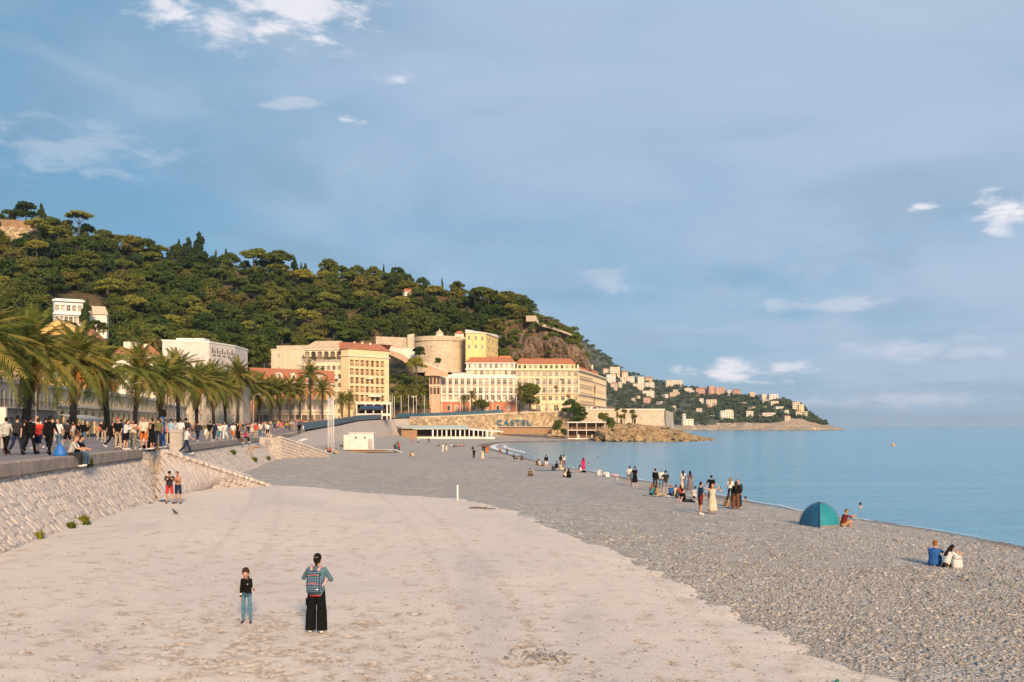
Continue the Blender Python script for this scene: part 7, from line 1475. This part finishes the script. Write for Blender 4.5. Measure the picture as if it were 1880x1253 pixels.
# ramps cut through the revetment: capped side wall, paved ramp, pedestal, handrail
def ramp(A, B, width, label, plabel, rlabel, build_stones=True):
    A, B = Vector(A), Vector(B); ax = (B - A); L = math.hypot(ax.x, ax.y); ex = Vector((ax.x, ax.y, 0)).normalized(); nr = Vector((-ex.y, ex.x, 0)); root = empty('ramp_wall', (A.x, A.y, 0), math.atan2(ex.y, ex.x), label, 'wall'); zb = 1.2
    mb = MB(); mb.add([(0, 0, zb), (L, 0, zb), (L, 0, B.z), (0, 0, A.z), (0, .6, zb), (L, .6, zb), (L, .6, B.z), (0, .6, A.z)], ((0, 1, 2, 3), (3, 2, 6, 7), (5, 4, 7, 6), (1, 5, 6, 2), (4, 0, 3, 7))); put('core', mb.mesh('core', REVET), root)
    n = int(L / .62); sl = math.atan2(A.z - B.z, L)
    for i in range(n):
        t = (i + .5) / n; put('coping_stone', STONE_M[random.randrange(8)], root, (L * t, .28, lerp(A.z, B.z, t) - .02), (0, sl, random.uniform(-.08, .08)), (L / n * 1.0, .82, .26))
    if build_stones:
        for r_ in range(7):
            for c in range(int(L / .55)):
                s = (c + .5 * (r_ % 2) + random.uniform(-.15, .15)) * .55; z = lerp(A.z, B.z, s / L) - .42 - r_ * .40
                if z < 1.55 or s > L - .2: continue
                put('face_stone', STONE_M[random.randrange(8)], root, (s, .0, z), (PI / 2, random.uniform(-.2, .2), 0), (.55 * random.uniform(.85, 1.05), .41 * random.uniform(.85, 1.05), .13))
    mb = MB(); mb.add([(-.5, .6, A.z - .25), (L + .8, .6, B.z - .35), (L + .8, .6 + width, B.z - .35), (-.5, .6 + width, A.z - .25)], ((0, 1, 2, 3),)); put('ramp_paving', mb.mesh('ramp_paving', REVET), root)
    yy = [A.y - 2.2, A.y + width + 2.5]; e0, e1 = [Vector((float(edge_at(q_)[0]) - .4, q_, A.z - .02)) for q_ in yy]; Mi = Matrix.Translation(root.location) @ Matrix.Rotation(root.rotation_euler.z, 4, 'Z'); Mi.invert()
    c_ = [e0, A + Vector((0, 0, -.02)), A + nr * (width + .6) + Vector((0, 0, -.02)), e1]; c_ = [Mi @ q_ for q_ in c_]; mb = MB(); mb.loft([[Vector((q_.x, q_.y, .8)) for q_ in c_], c_]); put('landing', mb.mesh('landing', REVET), root)
    hr = empty('handrail', root.location, root.rotation_euler.z, rlabel, 'handrail'); 
    mb = MB(); mb.tube([(-.3, width, A.z + .75), (L + 1.0, width, B.z + .62)], .032, 6); put('rail', mb.mesh('rail', WHITE), hr)
    for i in range(7): t = i / 6; mb = MB(); mb.tube([(0, 0, -.5), (0, 0, .95)], .025, 6); put('post', mb.mesh('post', WHITE), hr, (L * t, width, lerp(A.z, B.z, t) - .2))
    return root
ramp(at(304, 829, 59.5), at(497, 893, 70.5), 2.2, 'stone capped side wall of the diagonal ramp beside the sand', '', 'white handrail of the near diagonal ramp')
ramp(at(516, 803, 128), at(606, 834, 146), 2.6, 'brown stone side wall of the far beach ramp', '', 'white handrail of the far ramp', True)
# the revetment flares out to meet the head of the near ramp
A_ = at(304, 829, 59.5); B_e = at(497, 893, 70.5); fl = MB(); nU, nV = 12, 8
fa = [A_ - Vector((.05, .15, .30)), A_.lerp(B_e, .66) - Vector((-.05, .25, .22))]; fb = [rev_pt(51.5, 1.0), Vector((xu(384, 65.0), 65.0, gz(xu(384, 65.0), 65.0) - .12))]
def flp(a, b_): return fa[0].lerp(fa[1], a).lerp(fb[0].lerp(fb[1], a), b_)
for i in range(nU):
    for j in range(nV): fl.quad(flp(i / nU, j / nV), flp((i + 1) / nU, j / nV), flp((i + 1) / nU, (j + 1) / nV), flp(i / nU, (j + 1) / nV))
flo = put('revetment_flare', fl.mesh('revetment_flare', REVET)); tag(flo, kind='structure')
for r_ in range(9):
    for c in range(24):
        a_ = (c + .5 * (r_ % 2) + random.uniform(-.25, .25)) / 24; b_ = (r_ + .5 + random.uniform(-.2, .2)) / 9
        if not 0 < a_ < 1: continue
        p = flp(a_, b_); ex_ = (flp(min(1, a_ + .05), b_) - p).normalized(); ey_ = (flp(a_, min(1, b_ + .05)) - p).normalized(); nz_ = ex_.cross(ey_).normalized(); nz_ = -nz_ if nz_.z < 0 else nz_; ey_ = nz_.cross(ex_); wd_ = (flp(min(1, a_ + .5 / 24), b_) - flp(max(0, a_ - .5 / 24), b_)).length; hg_ = (flp(a_, 1) - flp(a_, 0)).length / 9
        put('stone', STONE_M[random.randrange(8)], flo, p, (Matrix((ex_, ey_, nz_)).transposed() @ Matrix.Rotation(random.uniform(-.3, .3), 3, 'Z')).to_euler(), (wd_ * random.uniform(.85, 1.25), hg_ * random.uniform(.85, 1.2), random.uniform(.03, .08)))
p = at(325, 826, 62); r = empty('stone_pedestal', (p.x, p.y, 4.45), R(9), 'square grey stone pedestal at the head of the ramp', 'pedestal'); mb = MB(); mb.box((0, 0, .55), (.75, .75, 1.3)); put('shaft', mb.mesh('shaft', GREYC), r); mb = MB(); mb.loft([[(-.42, -.42, 1.2), (.42, -.42, 1.2), (.42, .42, 1.2), (-.42, .42, 1.2)], [(-.42, -.42, 1.32), (.42, -.42, 1.32), (.42, .42, 1.32), (-.42, .42, 1.32)], [(-.2, -.2, 1.42), (.2, -.2, 1.42), (.2, .2, 1.42), (-.2, .2, 1.42)]]); put('cap', mb.mesh('cap', GREYC), r)
# blue railing along the promenade and quay
FP = MB(); FP.box((0, 0, .62), (2.36, .04, 1.0), 0); FP.box((0, 0, 1.2), (2.44, .07, .07), 0); FPM = FP.mesh('panel', BLUEF); FB = MB(); FB.box((0, 0, .65), (.1, .1, 1.4)); FBM = FB.mesh('post', BLUEF)
def fence(u0, u1, label, off=.25):
    P = ES; uu = 940 + F * P[:, 0] / P[:, 1]; k_ = (P[:, 1] > 140) & (uu >= u0) & (uu <= u1); Q = resample(P[k_], 400); r = empty('railing', Q[0], 0, label, 'railing'); L = float(np.sum(np.linalg.norm(np.diff(Q[:, :2], axis=0), axis=1))); n = int(L / 2.45); Q = resample(P[k_], n + 1)
    for a, b_ in zip(Q[:-1], Q[1:]):
        m_ = Vector((a + b_) / 2) - Vector(Q[0]); rz = math.atan2(b_[1] - a[1], b_[0] - a[0]); sl = math.atan2(b_[2] - a[2], math.hypot(b_[0] - a[0], b_[1] - a[1]))
        put('panel', FPM, r, m_ + Vector((-.25 * math.sin(rz) * 0, 0, .05)), (0, -sl, rz), (1, 1, 1.35)); put('post', FBM, r, Vector(a) - Vector(Q[0]), (0, 0, rz), (1, 1, 1.3))
fence(545, 720, 'dark blue panelled railing along the rising promenade'); fence(724, 930, 'dark blue railing on the quay wall above the restaurant')
# flagpoles and lamps along the quay
for i, (u, vt) in enumerate(((716, 726), (720, 725), (724, 728), (736.5, 727), (750, 726), (764.5, 726), (779, 727), (795, 724), (811.5, 732), (828, 733), (845, 734), (863, 722), (904.5, 736), (948, 715))):
    e = quay_pt(u); d = float(e[1]) + 1.0; h = (784 - vt) / F * d + CZ - float(e[2]); r = empty('quay_flagpole', (xu(u, d), d, float(e[2])), 0, 'bare white flagpole on the quay, number %s from the left of the line' % (ORD[i]), 'flagpole', 'flagpoles along the quay'); mb = MB(); mb.tube([(0, 0, 0), (0, 0, h)], [.12, .07], 8); put('pole', mb.mesh('pole', WHITE, True), r); mb = MB(); mb.ell((0, 0, 0), (.13, .13, .13), 8); put('finial', mb.mesh('finial', WHITE), r, (0, 0, h))
e = quay_pt(759); d = float(e[1]) + 4; r = empty('street_lamp', (xu(759, d), d, float(e[2])), 0, 'street lamp with a globe cluster among the quay flagpoles', 'lamp'); mb = MB(); mb.tube([(0, 0, 0), (0, 0, 8.6)], [.16, .08], 8); mb.tube([(-.7, 0, 8.4), (.7, 0, 8.4)], .05, 6); put('post', mb.mesh('post', OFFW), r)
for x in (-.7, 0, .7): mb = MB(); mb.ell((0, 0, 0), (.26, .26, .28), 10); put('globe', mb.mesh('globe', WHITE, True), r, (x, 0, 8.8))
for (u, d, lb) in ((66, 128, 'grey street lamp post between the first and second palms'), (240, 158, 'slim street lamp between the third and fourth palms'), (465, 240, 'slim street lamp before the quay house')):
    r = empty('street_lamp', (xu(u, d), d, float(edge_at(d)[1])), 0, lb, 'lamp'); mb = MB(); mb.tube([(0, 0, 0), (0, 0, 7.5), (.4, 0, 8.1), (1.3, 0, 8.3)], [.12, .07, .06, .05], 8); put('post', mb.mesh('post', GREYC), r); mb = MB(); mb.box((0, 0, 0), (.7, .28, .12)); put('lamp_head', mb.mesh('lamp_head', STEEL), r, (1.5, 0, 8.28))
# ---------------------------------------------------------------- beach restaurant below the quay wall
def q_foot(u): e = quay_pt(u); return float(e[1])
rs = empty('beach_restaurant', (xu(815, 403), 403, gz(xu(815, 400), 400)), R(13), 'long low beach restaurant with a pale green roof and white posts', 'restaurant'); W_r = 39.
bzr = rs.location.z
mb = MB(); mb.add([(-19.5, 3.2, 5.3), (10, 3.2, 5.5), (10, -3.4, 4.1), (-13, -3.4, 4.1), (-13, -3.4, 3.8), (10, -3.4, 3.8)], ((0, 1, 2, 3), (3, 2, 5, 4))); put('roof', mb.mesh('roof', TEALR), rs)
mb = MB(); mb.add([(10.02, 2.6, 4.5), (24, 2.6, 3.4), (24, -3.0, 2.9), (10.02, -3.2, 3.9), (24, -3, 2.6), (10.02, -3.2, 3.55)], ((0, 1, 2, 3), (3, 2, 4, 5))); put('lower_roof', mb.mesh('lower_roof', OFFW), rs)
mb = MB(); mb.box((-.5, 2.4, 2.0), (36, .2, 4.0)); put('back_wall', mb.mesh('back_wall', SHADEIN), rs)
for i in range(14): mb = MB(); mb.box((0, 0, 1.8), (.36 if i % 3 else .6, .36, 3.6)); put('post', mb.mesh('post', WHITE), rs, (-5 + i * 1.85, -3.0, 0))
mb = MB(); mb.box((0, 0, .45), (33, .25, .9)); put('low_wall', mb.mesh('low_wall', OFFW), rs, (-2, -3.9, 0)); mb = MB(); mb.box((0, 0, .45), (6, .25, 1.1)); put('low_wall', mb.mesh('low_wall', OFFW), rs, (17, -5.0, -.3), (0, 0, .06))
PL = MB(); PL.box((0, 0, 1.75), (.36, .08, 3.5)); PLM = PL.mesh('plank', WOOD)
sc = empty('timber_screen', (xu(752, 392), 392, bzr), R(13), 'upright brown timber screen at the left end of the restaurant', 'screen')
for i in range(16): put('plank', PLM, sc, (-3.0 + i * .385, random.uniform(-.02, .02), random.uniform(-.05, .05)))
for i in range(9):
    mb = MB(); mb.box((0, 0, .37), (.8, .8, .06)); mb.tube([(0, 0, 0), (0, 0, .36)], .05, 5); put('table', mb.mesh('table', DARKW), rs, (-8 + i * 2.6, random.uniform(-1, 1), 0), (0, 0, 0), (1, 1, 2.0))
# timber fence right of the restaurant
tf = empty('timber_fence', (xu(962, 432), 432, 2.6), R(9), 'low brown timber fence with a pale awning edge under the letters', 'fence')
for i in range(46): put('plank', PLM, tf, (-10.5 + i * .5, random.uniform(-.02, .02), .2), (0, 0, 0), (1.3, 1, .74))
mb = MB(); mb.box((0, .9, 3.3), (24.0, 2.2, .18), 0, 0, Matrix.Rotation(R(-14), 3, 'X')); put('cover', mb.mesh('cover', CANVAS), tf, (.8, 0, -.1))
# two storey deck house
dk = empty('deck_house', (xu(1076, 424), 424, 0), 0, 'two storey timber deck house with balconies standing over the water', 'pavilion')
for z in (1.0, 4.6): mb = MB(); mb.box((0, 0, 0), (16, 5.5, .35)); put('deck', mb.mesh('deck', OFFW), dk, (0, 0, z))
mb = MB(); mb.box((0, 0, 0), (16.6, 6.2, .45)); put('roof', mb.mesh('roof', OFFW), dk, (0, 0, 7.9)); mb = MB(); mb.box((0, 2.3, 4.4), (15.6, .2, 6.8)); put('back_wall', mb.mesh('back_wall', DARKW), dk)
for x in (-7.8, -4, 0, 4, 7.8): mb = MB(); mb.box((0, 0, 4.3), (.24, .24, 7.2)); put('post', mb.mesh('post', OFFW), dk, (x, -2.5, 0))
for z in (1.1, 4.75):
    mb = MB(); mb.box((0, 0, 1.0), (15.8, .08, .1)); [mb.box((-7.8 + i * .65, 0, .5), (.06, .06, 1.0)) for i in range(25)]; put('balustrade', mb.mesh('balustrade', WOOD), dk, (0, -2.65, z))
mb = MB(); mb.box((0, 0, -.2), (17.5, 6.4, 1.4)); put('plinth', mb.mesh('plinth', BOULD), dk)
mb = MB(); mb.box((0, 0, 0), (9.0, 3, .25)); [mb.box((-4.4 + i * .7, -1.4, .6), (.12, .12, 1.2)) for i in range(13)]; [mb.box((-4 + i * 2, 0, -1), (.25, .25, 2)) for i in range(5)]; put('jetty', mb.mesh('jetty', DARKW), dk, (-12.2, -.6, 1.4))
for i in range(5): mb = MB(); mb.box((0, 0, .8), (.7, .5, 1.6)); put('cupboard', mb.mesh('cupboard', [WOOD, OFFW][i % 2]), dk, (-6 + i * 2.9, 1.6, 1.2 if i % 2 else 4.8))
# ---------------------------------------------------------------- rocks at the point
def boulder(c, s, seed, label, group='rocks at the point', mat=None):
    n = 4; V = []; Fc = []; import_v = ICO.copy(); faces = [tuple(f) for f in ICOF]; verts = [Vector(v) for v in import_v]
    for _ in range(3):
        mid = {}; nf = []
        def md(a, b):
            k2 = (min(a, b), max(a, b))
            if k2 not in mid: verts.append(((verts[a] + verts[b]) / 2).normalized()); mid[k2] = len(verts) - 1
            return mid[k2]
        for a, b, c2 in faces: x, y, z = md(a, b), md(b, c2), md(c2, a); nf += [(a, x, z), (b, y, x), (c2, z, y), (x, y, z)]
        faces = nf
    out = []
    for v in verts:
        q = mnoise.fractal(v * 1.3 + Vector((seed, 0, 0)), 1., 2., 4) * .42 + (abs(mnoise.noise(v * 2.6 + Vector((0, seed, 0)))) - .25) * .5; w = Vector((math.copysign(abs(v.x) ** .75, v.x), math.copysign(abs(v.y) ** .75, v.y), math.copysign(abs(v.z) ** .75, v.z))) * (1 + q); out.append((w.x * s[0], w.y * s[1], w.z * s[2]))
    mb = MB(); mb.add(out, faces); o = put('boulder', mb.mesh('boulder', mat or BOULD), None, c); tag(o, label, 'rock', group)
RK = [(1118, 795, 412, 4.6, 3.4, 'rounded ochre boulder right of the deck house'), (1133, 800, 404, 4.4, 2.8, 'low ochre boulder at the waterline below the bushes'), (1142, 794, 412, 5.6, 4.3, 'large split ochre rock under the fan palms'), (1158, 797, 406, 4.2, 3.8, 'tall ochre rock left of the dark cleft'), (1170, 793, 410, 5.0, 4.6, 'biggest ochre rock face left of the dark cleft'), (1182, 799, 404, 3.6, 3.4, 'narrow rock left edge of the dark cleft'), (1197, 796, 406, 4.6, 4.3, 'big rounded rock right of the dark cleft'), (1212, 800, 406, 4.6, 3.2, 'sloping rock under the terrace corner'), (1226, 799, 410, 5.0, 3.2, 'brown rock beyond the terrace corner'), (1243, 802, 414, 4.6, 2.4, 'low brown rock in the middle of the spit'), (1257, 803, 420, 4.8, 2.2, 'flat brown rock on the outer spit'), (1272, 804, 428, 4.8, 1.9, 'flat dark rock near the end of the spit'), (1287, 805, 436, 4.4, 1.5, 'last low rock but one of the spit'), (1299, 806.5, 446, 3.2, 1.0, 'last low rock at the tip of the spit'), (1180, 790, 425, 12, 2.6, 'broad flat topped rock shelf below the terrace wall'), (1150, 791, 424, 9, 2.8, 'rock shelf between the bushes and the terrace wall'), (1228, 795, 430, 8, 2.4, 'rock shelf at the foot of the terrace corner'), (1104, 802, 414, 3.2, 2.0, 'small rock at the corner of the deck house')]
for i, (u, v, d, sx, sz, lb) in enumerate(RK): boulder((xu(u, d), d, max(.2, zv(v + 3, d))), (sx, sx * .8, sz * .78), i * 3.7, lb)
# cars on the quay road
def car(u, d, z, rz, label, col, van=False):
    r = empty('parked_car', (xu(u, d), d, z), rz, label, 'van' if van else 'car', None); L, H = (5.0, 2.1) if van else (4.3, 1.45); prof = [(-L / 2, .35), (-L / 2, .85), (-L / 2 + .15, 1.0 if not van else H - .1), (-L * .30, H if van else 1.05), (-L * .20, H), (L * .12, H), (L * .28, 1.0), (L / 2 - .1, .85), (L / 2, .6), (L / 2, .35)]
    if not van: prof[2] = (-L / 2 + .1, .98); prof[3] = (-L * .40, 1.02)
    mb = MB(); mb.loft([[(x, y, zz) for x, zz in prof] for y in (-.85, .85)]); put('body', mb.mesh('body', OBJP), r, color=col)
    for y in (-.862, .862): mb = MB(); mb.quad((-L * .30, y, 1.02), (L * .22, y, 1.02), (L * .11, y, H - .12), (-L * .2, y, H - .12)); put('side_window', mb.mesh('side_window', GLASS), r)
    for x in (-L * .31, L * .31):
        for y in (-.82, .82): mb = MB(); mb.tube([(0, -.1, 0), (0, .1, 0)], .33, 14); wh_ = put('wheel', mb.mesh('wheel', IRON), r, (x, y, .33)); mb = MB(); mb.tube([(0, -.11, 0), (0, .11, 0)], .18, 10); put('rim', mb.mesh('rim', STEEL), wh_)
    for y in (-.6, .6): mb = MB(); mb.box((0, 0, 0), (.05, .3, .14)); put('headlight', mb.mesh('headlight', WHITE), r, (L / 2 + .0, y, .7))
for (u, v, d, lb, c_, vn) in ((905, 757, 452, 'dark blue car at the foot of the columned hotel', (.015, .03, .07), False), (968, 755, 454, 'white car left of the yellow hotel entrance', (.7, .7, .7), False), (984, 755, 455, 'dark car right of the white car', (.04, .045, .05), False), (1092, 753, 462, 'white van before the hotel side wing', (.72, .72, .70), True)): e = quay_pt(u); car(u, d, float(e[2]) + .02, R(8), lb, c_, vn)
# ---------------------------------------------------------------- houses on the far headland
HB = [(1107, 1118, 676, 690, 'cream'), (1118, 1140, 672, 690, 'cream'), (1112, 1132, 686, 702, 'white'), (1141, 1154, 681, 700, 'cream'), (1138, 1150, 691, 704, 'cream'), (1152, 1166, 690, 702, 'white'), (1120, 1134, 702, 716, 'peach'), (1134, 1143, 700, 714, 'cream'), (1170, 1184, 689, 712, 'white'), (1184, 1199, 692, 703, 'pink'), (1183, 1203, 701, 714, 'white'), (1160, 1182, 704, 713, 'cream'), (1178, 1203, 716, 730, 'white'), (1220, 1256, 697, 710, 'cream'), (1255, 1272, 712, 720, 'white'),
      (1276, 1303, 712, 726, 'rose'), (1301, 1313, 706, 728, 'rose'), (1312, 1334, 710, 724, 'rose'), (1262, 1275, 716, 724, 'white'), (1295, 1318, 732, 748, 'peach'), (1335, 1344, 716, 726, 'white'), (1345, 1361, 715, 728, 'rose'), (1376, 1386, 719, 731, 'yellow'), (1398, 1408, 723, 732, 'cream'), (1411, 1430, 722, 738, 'white'), (1399, 1412, 733, 741, 'peach'), (1414, 1431, 736, 744, 'cream'), (1423, 1440, 746, 754, 'white'), (1454, 1470, 736, 754, 'cream'), (1466, 1477, 740, 764, 'yellow'), (1460, 1474, 754, 766, 'cream'), (1475, 1482, 754, 768, 'cream'), (1440, 1449, 752, 763, 'white'), (1440, 1452, 763, 772, 'peach'),
      (1398, 1426, 757, 768, 'white'), (1369, 1383, 753, 769, 'white'), (1321, 1349, 752, 773, 'white'), (1330, 1346, 751.5, 762, 'white'), (1254, 1275, 768, 783, 'white'), (1253, 1260, 757, 783, 'white'), (1180, 1196, 729, 740, 'rose'), (1228, 1250, 720, 728, 'peach')]
_r = random.Random(5)
for _ in range(34):
    u_ = _r.uniform(1110, 1480); lo = float(np.interp(u_, LU, LC)) + 3; v_ = _r.uniform(lo, min(lo + 42, 764)); w_ = _r.uniform(6, 11); h_ = _r.uniform(4.5, 9)
    if any(a - 3 < u_ < b_ + 3 and c - 3 < v_ < e + 3 for a, b_, c, e, _q in HB): continue
    HB.append((u_, u_ + w_, v_, v_ + h_, _r.choice(['white', 'cream', 'white', 'peach', 'cream'])))
HCOL = {'cream': CREAM2, 'white': OFFW, 'peach': plain('peach_render', (.62, .49, .37), .85, .1, .1), 'pink': PINKR, 'rose': plain('rose_render', (.56, .33, .25), .85, .1, .1), 'yellow': YELLOW}
def head_d(u, v):
    t = np.linspace(0, 1, 120); pv = [head_pt(u, float(x)) for x in t]; vv = np.array([V0 - (p.z - CZ) / p.y * F for p in pv]); i = int(np.argmin(abs(vv - v))); return pv[i].y
wordn = {'cream': 'cream', 'white': 'white', 'peach': 'peach', 'pink': 'pink', 'rose': 'rose red', 'yellow': 'yellow'}
HSEEN = {}
for i, (u0, u1, v0, v1, c_) in enumerate(HB):
    cu_ = (u0 + u1) / 2; u0, u1 = cu_ - (u1 - u0) * .42, cu_ + (u1 - u0) * .42; v0 = v1 - (v1 - v0) * .86; d = min(head_d(cu_, v1 - 1) - 16, 2300); zt = zv(v0, d); zb = zv(v1 + 4, d); w = (u1 - u0) / F * d; h = zt - zb; nc = max(2, int(w / 4.5)); nr = max(1, int(h / 4.2)); rf = ('hip', h * .14, TILES, .3) if (i % 3 == 0 and c_ != 'white') else ('flat', 0, HCOL[c_])
    band = 'high on the headland' if v0 < 712 else 'on the headland shore' if v0 > 750 else 'half way up the headland'; side = 'nearest the yellow hotel' if u0 < 1150 else 'left of the rose castle' if u0 < 1275 else 'right of the rose castle' if u0 < 1400 else 'towards the tip'
    lb = '%s %s house %s, %s' % ('wide' if u1 - u0 > 16 else 'narrow' if u1 - u0 < 11 else 'small', wordn[c_], band, side); HSEEN[lb] = 1
    building('headland_house', lb, [(u0, d + random.uniform(-4, 4)), (u1, d)], zb, zt, 14, HCOL[c_], [S(c=nc, r=nr, w=2.0, h=2.3, z=h - nr * 4.0 + .6, fh=4.0, deep=.4, frame=OFFW)], rf, 'house', 'houses on the far headland')
# ---------------------------------------------------------------- evening haze over the bay
HAZE = .00006
hz_m = bpy.data.materials.new('evening_haze'); hz_m.use_nodes = True; nt_ = hz_m.node_tree; nt_.nodes.remove(nt_.nodes['Principled BSDF']); pvn = nt_.nodes.new('ShaderNodeVolumePrincipled'); pvn.inputs['Color'].default_value = (.66, .83, 1., 1); pvn.inputs['Density'].default_value = .00011; pvn.inputs['Anisotropy'].default_value = .2
nt_.links.new(pvn.outputs[0], nt_.nodes['Material Output'].inputs['Volume'])
bx = MB(); bx.box((3000, 5850, 70), (12200, 12500, 156)); hz_o = put('haze', bx.mesh('haze', hz_m)); tag(hz_o, 'thin evening haze over the bay', 'haze', kind='stuff')
pvn.inputs['Density'].default_value = HAZE
bpy.data.scenes.remove(WORKS)
# things that share a description are told apart by their order from the left
seen = {}
for o in bpy.data.objects:
    if o.parent is None and 'label' in o.keys(): seen.setdefault(o['label'], []).append(o)
for lb, os_ in seen.items():
    if len(os_) < 2: continue
    os_.sort(key=lambda o: o.location.x / max(1, o.location.y))
    for i, o in enumerate(os_): o['label'] = lb + (', leftmost alike' if i == 0 else ', rightmost alike' if i == len(os_) - 1 else ', %s from left' % ORD[i])
